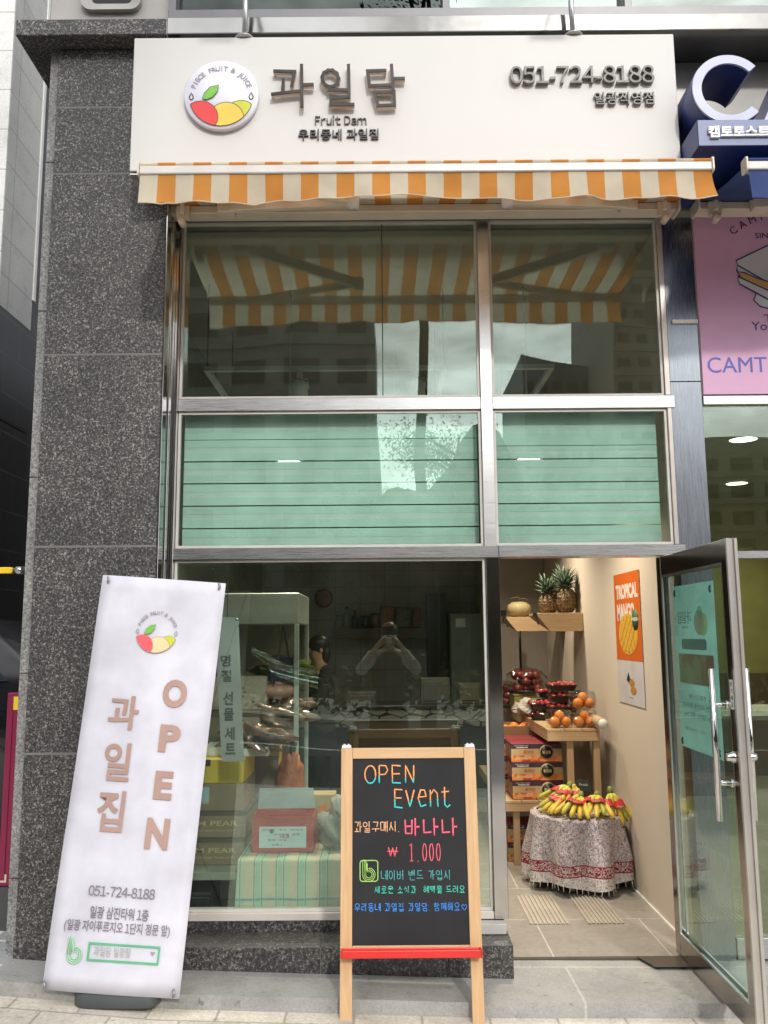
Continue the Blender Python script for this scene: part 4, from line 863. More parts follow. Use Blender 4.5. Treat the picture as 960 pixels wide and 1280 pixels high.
# ------------------------------------------------------------------ blinds
BLW = cloth('white_blind_fabric', (.72, .93, .84), .06, .0); BLS = cloth('sheer_blind_fabric', (.84, .97, .92), .10, .0)
def blind(name, label, x0, x1, gaps, y=.075, hd=.0):
    t = thing(name, label, 'blind', ((x0 + x1) / 2, y, Z1 - .03), (0, 0, 0), 'zebra blinds behind the middle panes')
    b = MB(); h = Z1 - .03; zs = [Z1 - .035] + gaps + [Z2 + .01]
    for i, (a, c) in enumerate(zip(zs, zs[1:])):
        g = .0035 if i else 0; w_ = (a - c); z = a - g
        for k, (f0, f1, mi) in enumerate(((0, .36, 0), (.36, .62, 1), (.62, 1, 0))):
            za, zb_ = z - (w_ - 2 * g) * f0, z - (w_ - 2 * g) * f1
            b.box(x0 - (x0 + x1) / 2, -.001 + .0015 * mi, za - h, (x1 - x0) / 2, .0005 + .0015 * mi, zb_ - h + .0003, mi)
    b.build('blind_fabric', [BLW, BLS], t)
    MB().box(-(x1 - x0) / 2, -.02, -.005, (x1 - x0) / 2, .04, .06).build('head_rail', WHITE, t, .004, 1)
    MB().box(-(x1 - x0) / 2, -.012, Z2 - h - .022, (x1 - x0) / 2, .012, Z2 - h + .008).build('bottom_rail', WHITE, t, .003, 1)
gp = [at(300, y, .075).z for y in (549.5, 577, 604.5, 632.5, 660.5)]
blind('zebra_blind', 'wide pale zebra blind with dark slits behind the left middle pane', XL + .03, XM - .05, gp)
gp = [at(720, y, .075).z for y in (556, 573, 602, 628.5, 656)]
blind('zebra_blind', 'narrow pale zebra blind behind the pane over the open doorway', XM + .045, XR - .06, [g - .002 for g in gp])

# ------------------------------------------------------------------ fruit display along the right wall
OAKA = wood('light_plank_wood', (.42, .28, .15), (.54, .38, .22), 1, .9, .5); OAKX = wood('light_board_wood', (.44, .29, .15), (.56, .39, .23), 0, .9, .5); OAKZ = wood('light_post_wood', (.42, .28, .15), (.54, .38, .22), 2, .9, .5)
def table(label, x0, x1, y0, y1, zt, ap_, legs, lw=.045):
    t = thing('display_table', label, 'table', ((x0 + x1) / 2, (y0 + y1) / 2, 0)); T = Matrix.Translation((-(x0 + x1) / 2, -(y0 + y1) / 2, 0))
    b = MB(T); n = 3; w_ = (x1 - x0) / n
    for i in range(n): b.box(x0 + w_ * i + .002, y0, zt - .02, x0 + w_ * (i + 1) - .002, y1, zt)
    b.build('tabletop', OAKA, t, .002, 1)
    b = MB(T); b.box(x0 + .002, y0 + .002, zt - ap_, x1 - .002, y0 + .022, zt - .021); b.build('front_apron', OAKX, t, .002, 1)
    b = MB(T); b.box(x0 + .003, y0 + .023, zt - ap_, x0 + .023, y1, zt - .021); b.build('side_apron', OAKA, t, .002, 1)
    for lx in legs:
        for ly in (y0 + .024, y1 - .07): MB(T).box(lx - lw / 2, ly, .002, lx + lw / 2, ly + lw, zt - .022).build('leg', OAKZ, t, .002, 1)
    return t
table('tall narrow wooden fruit table against the beige wall holding oranges and strawberries', 1.138, 1.512, 1.6, 3.75, .958, .085, (1.303, 1.49))
table('low wooden table under the stack of juice cartons', .84, 1.215, 1.73, 3.4, .447, .075, (.93,))
# juice cartons: dark top band, gold band, fruit band, round seal
MAR = plain('maroon_card', (.22, .022, .026), .5); PUR = plain('dark_purple_print', (.05, .028, .045), .45); GLD = plain('gold_print', (.50, .36, .17), .4); 
def fruitprint():
    q, n, b = nodes('orange_fruit_print'); v = N(n, 'TexVoronoi'); v.inputs['Scale'].default_value = 22; n.links.new(coords(n, (1, 1, 1.4)), v.inputs[0])
    n.links.new(ramp(n, v.outputs['Color'], [(.1, (.45, .05, .02)), (.45, (.70, .17, .04)), (.75, (.75, .34, .10)), (.95, (.70, .52, .32))]), b.inputs['Base Color']); b.inputs['Roughness'].default_value = .45; return q
FRP = fruitprint(); SEAL = plain('black_seal_print', (.03, .025, .02), .4); REDT = plain('red_print', (.5, .03, .03), .5)
JW, JH, JD = .366, .128, .26
def carton(label, x, y, z, grp='juice cartons stacked on the low table'):
    t = thing('juice_carton', label, 'carton', (x, y, z), (0, 0, 0), grp)
    b = MB(); b.box(-JW / 2, 0, 0, JW / 2, JD, JH); b.build('carton', MAR, t, .002, 1)
    b = MB(); b.box(-JW / 2, -.001, .092, JW / 2, -.0003, JH - .002, 0); b.box(-JW / 2, -.001, .046, JW / 2, -.0003, .0918, 1); b.box(-JW / 2, -.001, .002, JW / 2, -.0003, .0458, 2)
    b.build('printed_front', [PUR, GLD, FRP], t)
    b = MB(); b.box(-JW / 2 - .001, .02, .02, -JW / 2 - .0003, JD / 2 - .01, .11); b.box(-JW / 2 - .001, JD / 2 + .01, .02, -JW / 2 - .0003, JD - .02, .11); b.build('side_print', plain('pale_side_print', (.34, .22, .18), .5), t)
    s = MB(); cx = .255 - JW / 2
    s.lathe([(0, -.003), (.052, -.003), (.052, -.0005)], (cx, 0, .068), 26, 1, 'y'); s.lathe([(0, -.004), (.044, -.004), (.044, -.002)], (cx, 0, .068), 26, 0, 'y'); s.build('round_seal', [SEAL, GLD], t)
    MB().ctext('황금빛', cx, .068, .06, .022, -.0045, .0005, .03).build('lettering', plain('gold_lettering', (.62, .46, .2), .4), t)
    MB().ctext('로아인', .105 - JW / 2 + .02, .068, .075, .024, -.0012, .0005, .02).build('lettering', REDT, t)
    MB().ctext('DAILY FRUIT JUICE', .075 - JW / 2, .113, .10, .008, -.0012, .0005).ctext('PREMIUM', .08 - JW / 2, .101, .08, .009, -.0012, .0005, .03).ctext('100% orange', .075 - JW / 2, .022, .09, .014, -.0012, .0005).build('lettering', WHITE, t)
    return t
c0 = carton('juice carton at the top of the front stack on the low table', 1.088, 1.77, .449 + 2 * (JH + .002))
dup(c0, 'juice carton in the middle of the front stack on the low table', (1.09, 1.765, .449 + JH + .002)); dup(c0, 'juice carton at the bottom of the front stack behind the bananas', (1.092, 1.768, .449))
for k, lb in enumerate(('juice carton at the bottom of the rear stack on the low table', 'juice carton in the middle of the rear stack on the low table', 'juice carton at the top of the rear stack below the loose tangerines')): dup(c0, lb, (1.06, 2.06, .449 + k * (JH + .002)))
for k, lb in enumerate(('juice carton on the floor under the low table', 'upper juice carton of the pair stored under the low table')): c_ = dup(c0, lb, (1.06, 1.86, .003 + k * (JH + .002))); c_['group'] = 'juice cartons under the low table'
# tray of tangerines behind the stack, and the fruit on it
ORG = plain('orange_peel', (.74, .25, .03), .5, c2=(.62, .17, .015), sc=14, bmp=.25, bsc=160)
t = thing('fruit_crate', 'open cardboard tray of tangerines behind the juice cartons', 'crate', (1.03, 2.36, .449))
CARD = plain('brown_cardboard', (.36, .24, .14), .8, c2=(.32, .21, .12)); CARDD = plain('dark_cardboard', (.17, .12, .085), .8)
b = MB(); b.box(-.17, 0, 0, .17, .34, .30); b.box(-.17, 0, .301, .17, .008, .45); b.box(-.17, .332, .301, .17, .34, .45); b.box(-.17, .009, .301, -.162, .331, .45); b.box(.162, .009, .301, .17, .331, .45); b.build('crate_walls', CARD, t)
_tp = MB().ball((0, 0, .034), (.037, .037, .034), 16, 10)
_t0 = None
tl = ['tangerine nearest the doorway in the cardboard tray', 'second tangerine along the front of the cardboard tray', 'third tangerine along the front of the cardboard tray', 'tangerine in the far front corner of the cardboard tray', 'tangerine at the back of the cardboard tray by the mullion', 'tangerine in the rear middle of the cardboard tray', 'tangerine in the far rear corner of the cardboard tray']
for k, (x, y) in enumerate([(-.13, .05), (-.05, .06), (.03, .05), (.11, .06), (-.09, .14), (0, .15), (.09, .14)]):
    if _t0 is None: _t0 = _tp.build('tangerine', ORG); tag(_t0, tl[0], 'tangerine', 'loose tangerines in the tray'); o = _t0
    else: o = _t0.copy(); COL.objects.link(o); o['label'] = tl[k]
    o.location = (1.03 + x, 2.36 + y, .449 + .302 + (.09 if k < 4 else .1)); o.rotation_euler = (random.random(), random.random(), random.random())
# heap that lifts the tangerines to the rim
MB().ball((1.03, 2.52, .449 + .33), (.155, .15, .062), 16, 8, 0, .06).build('fruit_bag', plain('orange_net_bag', (.5, .2, .05), .7, bmp=.4, bsc=60)); tag(bpy.data.objects['fruit_bag'], 'orange net bag of fruit lying in the cardboard tray', 'bag')

# clear packs of oranges on the tall table
def orange_pack(label, x, y, z, rz):
    t = thing('orange_pack', label, 'fruit pack', (x, y, z), (0, 0, rz), 'clear packs of oranges')
    for k, (a, b_, c_, r) in enumerate(((-.043, -.03, .040, .038), (.043, -.034, .039, .037), (.0, .03, .042, .039), (.0, -.012, .082, .036))): MB().ball((a, b_, c_), r, 16, 10).build('orange', ORG, t)
    b = MB(); p = rrect(-.088, -.078, .088, .072, .025, 4); n_ = len(p); lv = [[(x_ * k, y_ * k, h) for x_, y_ in p] for k, h in ((.9, .001), (1, .06), (1.06, .062), (1.0, .066), (.86, .122))]
    b.add([q for l in lv for q in l], [(i * n_ + k, i * n_ + (k + 1) % n_, (i + 1) * n_ + (k + 1) % n_, (i + 1) * n_ + k) for i in range(4) for k in range(n_)] + [tuple(4 * n_ + k for k in range(n_))], 0, True); b.build('clear_box', CLEAR, t)
    return t
p0 = orange_pack('clear pack of oranges on the outer front corner of the tall wooden table', 1.245, 1.70, .959, .1)
dup(p0, 'clear pack of oranges beside the wall at the front of the tall wooden table', (1.425, 1.70, .959), (0, 0, -.08)); dup(p0, 'clear pack of oranges stacked on top of another pack by the wall', (1.43, 1.76, 1.083), (0, 0, .12))
# strawberry trays
BRY = plain('strawberry_red', (.42, .03, .03), .35, c2=(.30, .015, .02), sc=30, bmp=.3, bsc=140); TRAYB = plain('black_tray_plastic', (.018, .018, .02), .3)
def berry_pack(label, x, y, z, rz):
    t = thing('strawberry_pack', label, 'fruit pack', (x, y, z), (0, 0, rz), 'black trays of strawberries')
    p = rrect(-.105, -.075, .105, .075, .02, 3); n_ = len(p); lv = [[(a * k, c_ * k, h) for a, c_ in p] for k, h in ((.86, .001), (1, .04), (1.08, .042), (1.08, .046), (.96, .046), (.84, .012))]
    b = MB().add([q for l in lv for q in l], [(i * n_ + k, i * n_ + (k + 1) % n_, (i + 1) * n_ + (k + 1) % n_, (i + 1) * n_ + k) for i in range(5) for k in range(n_)] + [tuple(5 * n_ + k for k in range(n_))]); b.build('tray', TRAYB, t)
    b = MB(); rd = random.Random(4)
    for i in range(5):
        for j in range(3): b.ball((-.078 + .039 * i + rd.uniform(-.005, .005), -.045 + .045 * j, .046 + rd.uniform(-.006, .008)), (.022, .024, .020), 8, 6)
    b.build('strawberries', BRY, t, kind=None)
    b = MB(); lv = [[(a * k, c_ * k, h) for a, c_ in p] for k, h in ((1.02, .047), (.9, .07), (.6, .078))]
    b.add([q for l in lv for q in l], [(i * n_ + k, i * n_ + (k + 1) % n_, (i + 1) * n_ + (k + 1) % n_, (i + 1) * n_ + k) for i in range(2) for k in range(n_)] + [tuple(2 * n_ + k for k in range(n_))], 0, True); b.build('film_lid', CLEAR, t)
    return t
s0 = berry_pack('strawberry tray at the bottom of the stack behind the oranges', 1.33, 1.98, .959, .05)
for k, lb in enumerate(('strawberry tray second from the bottom behind the oranges', 'strawberry tray third from the bottom behind the oranges', 'strawberry tray at the very top of the tall stack behind the oranges')): dup(s0, lb, (1.33 + .008 * (k % 2), 1.98 + .01 * k, .959 + .079 * (k + 1)), (0, 0, .05 + .06 * (k - 1)))
for k, (lb, x, y, z) in enumerate((('lower strawberry tray of the pair at the outer edge of the tall table', 1.235, 2.25, .959), ('upper strawberry tray of the pair at the outer edge of the tall table', 1.225, 2.25, 1.038), ('strawberry tray at the base of the middle stack beside the white bag', 1.33, 2.45, .959), ('strawberry tray halfway up the middle stack beside the white bag', 1.33, 2.45, 1.038), ('strawberry tray on top of the middle stack beside the white bag', 1.325, 2.46, 1.117))):
    dup(s0, lb, (x, y, z), (0, 0, random.uniform(-.15, .15)))
tg = thing('price_tag', 'small black price tag card standing against the strawberry trays', 'price tag', (1.425, 1.9, 1.12), (0, 0, -.1)); MB().box(-.028, 0, 0, .028, .003, .085).build('card', BLACK, tg); MB().ctext('5,000', 0, .05, .04, .014, -.0005, .0005).build('lettering', WHITE, tg)
tg = None
# white produce bag, lime crate, dark red apple bag further back
def crumple(mb, c, r, n, k, amp, seed):
    rd = random.Random(seed); ph = [(rd.uniform(0, 6.28), rd.randint(2, 7), rd.randint(1, 5)) for _ in range(6)]
    def fn(u, v):
        a = 2 * math.pi * u; b_ = math.pi * (v - .5); q = 1 + sum(amp / 6 * math.sin(m1_ * a + p + m2_ * b_ * 2) for p, m1_, m2_ in ph) * 2 * math.cos(b_)
        return (c[0] + r[0] * q * math.cos(b_) * math.cos(a), c[1] + r[1] * q * math.cos(b_) * math.sin(a), max(c[2] + r[2] * q * math.sin(b_), c[2] - r[2] * .8))
    return mb.grid(fn, n, k)
BAGW = cloth('white_plastic_bag', (.62, .56, .50), .3, .3)
tag(crumple(MB(), (1.21, 2.62, .959 + .06), (.13, .12, .07), 28, 14, .5, 3).build('plastic_bag', BAGW), 'crumpled white plastic bag on the tall table behind the strawberries', 'bag')
t = thing('produce_box', 'low olive green produce box at the back of the tall table', 'box', (1.24, 3.0, .959)); b = MB(); b.box(-.12, 0, 0, .13, .3, .13); b.build('box_body', plain('olive_card', (.26, .24, .06), .7), t, .003, 1); MB().box(-.125, -.004, .132, .135, .304, .145).build('box_rim', plain('olive_rim', (.3, .28, .09), .6), t)
DKR = plain('dark_red_apple', (.20, .02, .02), .3, c2=(.12, .015, .015), sc=14)
def apples(label, x, y, z, s, seed):
    t = thing('apple_bag', label, 'bag', (x, y, z), (0, 0, seed)); b = MB(); rd = random.Random(seed)
    for i in range(26):
        a = rd.uniform(0, 6.28); r = rd.uniform(0, .12); h = rd.choice((.04, .10, .155)); r *= 1 - h * 2
        b.ball((r * 1.3 * math.cos(a), r * math.sin(a), h), .042, 10, 7)
    b.build('apples', DKR, t); crumple(MB(), (0, 0, .1), (.19, .15, .12), 26, 12, .15, seed).build('clear_wrap', CLEAR, t)
    b = MB(); b.lathe([(0, 0), (.15, 0), (.165, .03), (.15, .03), (.14, .006), (0, .006)], n=20); b.build('base_tray', TRAYB, t)
    t.scale = (s, s, s); return t
apples('clear bag of dark red apples on the olive produce box', 1.25, 3.12, 1.105, 1.0, 3)
apples('bag of dark red apples on the far end of the tall table near the mullion', 1.12, 3.45, .960, 1.05, 5)
t = thing('rolled_paper', 'rolled paper tube with a white end leaning on the beige wall', 'paper roll', (0, 0, 0)); e = at(754, 905, 1.42); a = Vector((1.50, 1.85, e.z + .012)); b_ = Vector((e.x, 1.42, e.z))
MB().tube([a, b_], .036, 18).build('tube', plain('tan_paper', (.45, .32, .2), .7), t); d = (b_ - a).normalized(); MB().tube([b_ + d * .0005, b_ + d * .003], .034, 18).build('end_disc', WHITE, t)

# ------------------------------------------------------------------ wall shelves with pineapples and melon
def shelf(label, x0, xs, x1, y0, y1, z0, z1):
    t = thing('wall_shelf', label, 'shelf', (x1, (y0 + y1) / 2, z0), (0, 0, 0), 'wooden fruit shelves on the beige wall'); T = Matrix.Translation((-x1, -(y0 + y1) / 2, -z0))
    fr_ = [(x0, y0, z1), (x1, y0, z1), (x1, y0, z0), (xs, y0, z0)]
    MB(T).hexa([(a, y0, c_) for a, _, c_ in fr_], [(a, y0 + .02, c_) for a, _, c_ in fr_]).build('front_board', OAKX, t, .002, 1)
    MB(T).box(x0 + .002, y0 + .021, z1 - .018, x1, y1, z1).build('shelf_board', OAKA, t)
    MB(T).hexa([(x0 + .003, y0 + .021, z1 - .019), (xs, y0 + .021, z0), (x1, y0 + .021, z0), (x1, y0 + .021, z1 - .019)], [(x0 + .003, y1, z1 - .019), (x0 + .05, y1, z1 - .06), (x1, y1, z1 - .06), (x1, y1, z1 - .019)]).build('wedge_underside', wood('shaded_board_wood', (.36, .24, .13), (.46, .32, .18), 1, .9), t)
    b = MB(T); b.box(x0 - .012, y0 - .006, z1 - .03, x0 + .012, y0 + .05, z1 + .003); b.bar((x0 + .004, y0 - .002, z1 - .03), (x0 + .025, y0 - .002, z1 - .09), .014, .008, up=(0, 1, 0)); b.build('metal_bracket', BLACK, t)
shelf('wooden wall shelf holding the two pineapples', at(669, 767, 2.3).x, at(688, 789, 2.3).x, 1.585, 2.3, 2.62, at(720, 789, 2.3).z, at(720, 766, 2.3).z)
shelf('further wooden wall shelf holding the pale melon', at(631, 772, 3.0).x, at(646, 789, 3.0).x, 1.585, 3.0, 3.3, at(660, 789, 3.0).z, at(660, 771, 3.0).z)
def pineskin():
    q, n, b = nodes('pineapple_skin'); v = N(n, 'TexVoronoi', feature='DISTANCE_TO_EDGE'); v.inputs['Scale'].default_value = 46; v.inputs['Randomness'].default_value = .2; n.links.new(coords(n, (1, 1, .8), rot=(.0, .0, .4)), v.inputs[0])
    n.links.new(ramp(n, v.outputs['Distance'], [(.0, (.20, .14, .06)), (.10, (.13, .075, .03)), (.35, (.04, .027, .016))]), b.inputs['Base Color']); b.inputs['Roughness'].default_value = .6; bump(n, b, v.outputs['Distance'], .8, .02); return q
PSK = pineskin(); PLF = plain('pineapple_leaf', (.07, .12, .075), .45, c2=(.10, .16, .10), sc=20)
def pineapple(label, x, y, z, s, rz):
    t = thing('pineapple', label, 'pineapple', (x, y, z), (0, 0, rz), 'pineapples on the wall shelf')
    MB().lathe([(0, 0), (.05, .004), (.075, .04), (.083, .085), (.078, .13), (.058, .17), (.03, .185), (0, .187)], n=26).build('fruit_body', PSK, t)
    b = MB(); rd = random.Random(11)
    for i in range(46):
        k = i / 46; a = i * 2.4; ln = .07 + .10 * k * rd.uniform(.7, 1.15); el = R(20 + 62 * k + rd.uniform(-8, 8)); w_ = .012
        p0 = Vector((.02 * math.cos(a), .02 * math.sin(a), .175 + .05 * k)); d = Vector((math.cos(a) * math.cos(el), math.sin(a) * math.cos(el), math.sin(el))); sd_ = Vector((-math.sin(a), math.cos(a), 0))
        p1 = p0 + d * ln * .55; p2 = p0 + d * ln + Vector((math.cos(a) * .02, math.sin(a) * .02, -.01))
        nrm = d.cross(sd_) * .004
        b.add([p0 - sd_ * w_ * .7, p0 + nrm * 1.5, p0 + sd_ * w_ * .7, p1 - sd_ * w_, p1 + nrm, p1 + sd_ * w_, p2, p1 - nrm], [(0, 1, 4, 3), (1, 2, 5, 4), (3, 4, 6), (4, 5, 6), (0, 3, 7), (2, 7, 5), (3, 6, 7), (5, 7, 6)], 0, True)
    b.build('leaf_crown', PLF, t); t.scale = (s, s, s); return t
zs1 = at(720, 766, 2.3).z + .002
p0 = pineapple('larger pineapple on the wall shelf nearest the poster', at(707, 760, 2.46).x, 2.46, zs1, 1.12, .3); dup(p0, 'smaller pineapple on the wall shelf tucked to the left of the larger one', (at(687, 760, 2.5).x - .01, 2.50, zs1), (.0, -.08, 1.4), (.98, .98, .9))
t = thing('melon', 'pale netted melon on the further wall shelf', 'melon', (at(649, 770, 3.12).x, 3.12, at(660, 771, 3.0).z + .002))
MB().lathe([(0, .004), (.06, 0), (.098, .03), (.108, .07), (.1, .105), (.06, .132), (.0, .136)], n=26).build('fruit_body', plain('melon_skin', (.46, .37, .19), .6, c2=(.40, .33, .17), sc=30, bmp=.4, bsc=90), t)
MB().tube([(0, 0, .13), (.005, 0, .17), (-.03, 0, .175), (-.07, 0, .16)], .006, 7).tube([(.005, 0, .155), (.05, -.01, .165), (.09, -.02, .14)], .005, 7).build('stem', plain('dry_stem', (.13, .12, .06), .8), t)
# black pole and small speaker box behind
tag(MB().tube([(at(650, 800, 3.5).x, 3.5, .96), (at(650, 800, 3.5).x, 3.5, 1.78)], .012, 8).lathe([(0, .96), (.06, .96), (.06, .968), (0, .968)], (at(650, 800, 3.5).x, 3.5, 0), 16).build('display_pole', BLACK), 'thin black display pole on the tall table under the melon shelf', 'pole')
tag(MB().box(-.035, 0, 0, .035, .06, .05).box(-.012, .061, .015, .012, .12, .035).build('wall_speaker', BLACK, None, .004, 1), 'little black box fixed to the wall left of the melon', 'speaker'); bpy.data.objects['wall_speaker'].location = (at(630, 764, 3.7).x, 3.78, at(630, 769, 3.7).z)

# ------------------------------------------------------------------ mango poster on the wall
WX = 1.585
t = thing('poster', 'orange TROPICAL MANGO poster on the beige wall inside the doorway', 'poster', (WX, 0, 0))
tl_, tr_, bl_, br_ = at_x(767, 719, WX), at_x(800, 712, WX), at_x(775, 878, WX), at_x(806, 884, WX)
yf, yn = (tl_.y + bl_.y) / 2, (tr_.y + br_.y) / 2; zt1 = (tl_.z + tr_.z) / 2; zb1 = (bl_.z + br_.z) / 2
PW = yf - yn; 
MP = Matrix(((0, 1, 0, 0), (-1, 0, 0, yf), (0, 0, 1, zb1), (0, 0, 0, 1)))      # local x runs along the wall towards the street, local -y into the room
ph = zt1 - zb1; zo = ph * .33
m_ = lambda: MB(MP)
m_().box(0, -.003, 0, PW, -.001, ph).build('sheet', plain('poster_paper', (.56, .54, .56), .5), t)
m_().box(0, -.004, zo, PW, -.0031, ph).build('orange_print', plain('poster_orange', (.56, .115, .012), .5, c2=(.54, .11, .012)), t)
m_().text('TROPICAL', PW * .08, ph * .80, PW * .93, ph * .915, -.004, .0006, .05).build('lettering', plain('poster_cream', (.72, .66, .6), .5), t)
m_().text('MANGO', PW * .10, ph * .63, PW * .78, ph * .765, -.004, .0006, .05).build('lettering', plain('poster_cream_pale', (.72, .66, .6), .5), t)
mg = [(PW * (.5 + .36 * math.cos(a) + .06 * math.sin(a)), ph * .53 + ph * .155 * math.sin(a) - ph * .02 * math.cos(a)) for a in [2 * math.pi * i / 36 for i in range(36)]]
mo = m_().prism(mg, -.0052, -.0047).build('printed_mango', plain('mango_yellow', (.62, .38, .05), .5, c2=(.60, .33, .04)), t)
b = m_()
for s_, lay_ in ((1, 0), (-1, .0004)):
    for k in (-.55, -.18, .18, .55):
        P_ = []
        for i in range(25):
            a_ = -1 + 2 * i / 24; u_, v_ = k * .8 + a_ * .45, s_ * (a_ * .9 - k * .4)
            if u_ * u_ + v_ * v_ < .92: P_.append((PW * (.5 + .36 * u_ + .06 * v_), -.0054 - lay_, ph * .53 + ph * .155 * v_ - ph * .02 * u_))
        if len(P_) > 2: b.tube(P_, .005, 5, 0, ((0, 1, 0), .15))
b.build('cut_lines', plain('mango_line', (.55, .28, .02), .5), mo)
b = m_(); b.lathe([(0, -.0062), (PW * .115, -.0062), (PW * .115, -.0056)], (PW * .80, 0, ph * .635), 22, 0, 'y', 1, 1.0); b.build('green_badge', plain('badge_green', (.03, .14, .07), .5), t); m_().ctext('FRESH', PW * .80, ph * .64, PW * .24, ph * .025, -.0064, .0005, .02).build('lettering', WHITE, t)
b = m_(); b.ball((PW * .55, -.004, ph * .165), (PW * .10, .001, ph * .03)); b.ball((PW * .6, -.004, ph * .11), (PW * .11, .001, ph * .034)); b.build('printed_fruit', plain('small_fruit_print', (.45, .22, .06), .5), t); m_().prism([(PW * .36, ph * .18), (PW * .44, ph * .24), (PW * .52, ph * .18), (PW * .44, ph * .16)], -.0045, -.0035).build('printed_leaf', plain('dark_leaf_print', (.02, .03, .02), .5), t)
m_().ctext('mango', PW * .5, ph * .05, PW * .16, ph * .012, -.0031, .0005).build('lettering', INKG, t)

# ------------------------------------------------------------------ round table, printed cloth, bananas
TC = Vector((1.262, 1.31, 0)); TR_, TZ = .295, .452
t = thing('round_table', 'small round side table hidden under the printed fringed cloth', 'table', TC)
MB().lathe([(0, TZ - .02), (TR_ - .012, TZ - .02), (TR_ - .012, TZ - .003), (0, TZ - .003)], n=40).build('tabletop', WHITE, t)
for k in range(3): a = 2.2 + k * 2.094; MB().tube([(.2 * math.cos(a), .2 * math.sin(a), .002), (.16 * math.cos(a), .16 * math.sin(a), TZ - .021)], .018, 10).build('leg', WHITE, t)
def paisley():
    q, n, b = nodes('printed_cotton'); co = coords(n); sp = N(n, 'SeparateXYZ'); n.links.new(co, sp.inputs[0])
    w1 = N(n, 'TexNoise'); w1.inputs['Scale'].default_value = 14; w1.inputs['Detail'].default_value = 2; n.links.new(co, w1.inputs[0])
    v = N(n, 'TexVoronoi', feature='DISTANCE_TO_EDGE'); v.inputs['Scale'].default_value = 26; wv = N(n, 'TexWave', wave_type='RINGS'); wv.inputs['Scale'].default_value = 10; wv.inputs['Distortion'].default_value = 24; wv.inputs['Detail'].default_value = 3; wv.inputs['Detail Scale'].default_value = 2.2
    add = N(n, 'VectorMath', operation='MULTIPLY_ADD'); add.inputs[1].default_value = (.09, .09, .09); n.links.new(w1.outputs['Color'], add.inputs[0]); n.links.new(co, add.inputs[2]); n.links.new(add.outputs[0], v.inputs[0]); n.links.new(add.outputs[0], wv.inputs[0])
    base = ramp(n, wv.outputs['Fac'], [(.20, (.24, .22, .26)), (.33, (.62, .57, .55)), (.75, (.68, .63, .60)), (.95, (.46, .34, .36))])
    vein = ramp(n, v.outputs['Distance'], [(.02, (.55, .48, .5)), (.07, (1, 1, 1))]); base = mix(n, 1, base, vein, 'MULTIPLY')
    redp = ramp(n, wv.outputs['Fac'], [(.30, (.24, .012, .04)), (.55, (.26, .02, .05)), (.62, (.56, .48, .45))])
    pale = ramp(n, wv.outputs['Fac'], [(.16, (.36, .32, .32)), (.28, (.66, .62, .58)), (.9, (.70, .66, .62))])
    def band(z0, z1):
        a = N(n, 'Math', operation='GREATER_THAN'); a.inputs[1].default_value = z0; c_ = N(n, 'Math', operation='LESS_THAN'); c_.inputs[1].default_value = z1; mm = N(n, 'Math', operation='MULTIPLY'); n.links.new(sp.outputs[2], a.inputs[0]); n.links.new(sp.outputs[2], c_.inputs[0]); n.links.new(a.outputs[0], mm.inputs[0]); n.links.new(c_.outputs[0], mm.inputs[1]); return mm.outputs[0]
    o = mix(n, band(-1, .125), base, pale); o = mix(n, band(.125, .185), o, redp); o = mix(n, band(.120, .127), o, (.24, .015, .04)); o = mix(n, band(.184, .190), o, (.24, .015, .04)); o = mix(n, band(.032, .038), o, (.34, .12, .12))
    n.links.new(o, b.inputs['Base Color']); b.inputs['Roughness'].default_value = .9; return q
def cl(u, v):
    a = 2 * math.pi * u
    if v < .25: r = TR_ * v / .25; return (r * math.cos(a), r * math.sin(a), TZ + .002)
    k = (v - .25) / .75
    fold = (.5 + .5 * math.sin(a * 9 + .8 + .5 * math.sin(a * 2))); fold = fold ** .7
    r = TR_ + .006 + k * .012 + (fold * .075 - .018) * min(1, k * 1.6) + .006 * math.sin(a * 3) * k
    z = TZ + .002 - .020 * (1 - math.cos(min(1, k * 8) * math.pi / 2)) - k * (.385 + .014 * math.sin(a * 4 + 1) - .012 * fold) + (.0 if k < .05 else 0)
    x, y = r * math.cos(a), r * math.sin(a); x = min(x, 1.58 - TC.x)
    return (x, y, z)
o = thing('tablecloth', 'white cotton cloth with grey paisley and red border draped over the round table', 'tablecloth', TC)
MB().grid(cl, 200, 40).build('cloth', paisley(), o)
b = MB()
for i in range(58):
    p = Vector(cl(i / 58 + .002, 1)); d = Vector((random.uniform(-.006, .006), random.uniform(-.006, .006), -.026 - random.uniform(0, .008))); b.tube([p, p + d * .5 + Vector((.001, 0, 0)), p + d], [.0016, .0022, .0026], 5)
b.build('fringe', plain('fringe_thread', (.7, .66, .6), .9), o)
BAN = plain('banana_yellow', (.68, .48, .05), .55, c2=(.50, .36, .05), sc=26); BANG = plain('greenish_banana', (.50, .47, .07), .45, c2=(.36, .4, .05), sc=9); STM = plain('banana_stem', (.20, .22, .05), .6); BLB = plain('red_banana_band', (.45, .02, .03), .4)
TIP = plain('banana_tip', (.05, .035, .015), .7)
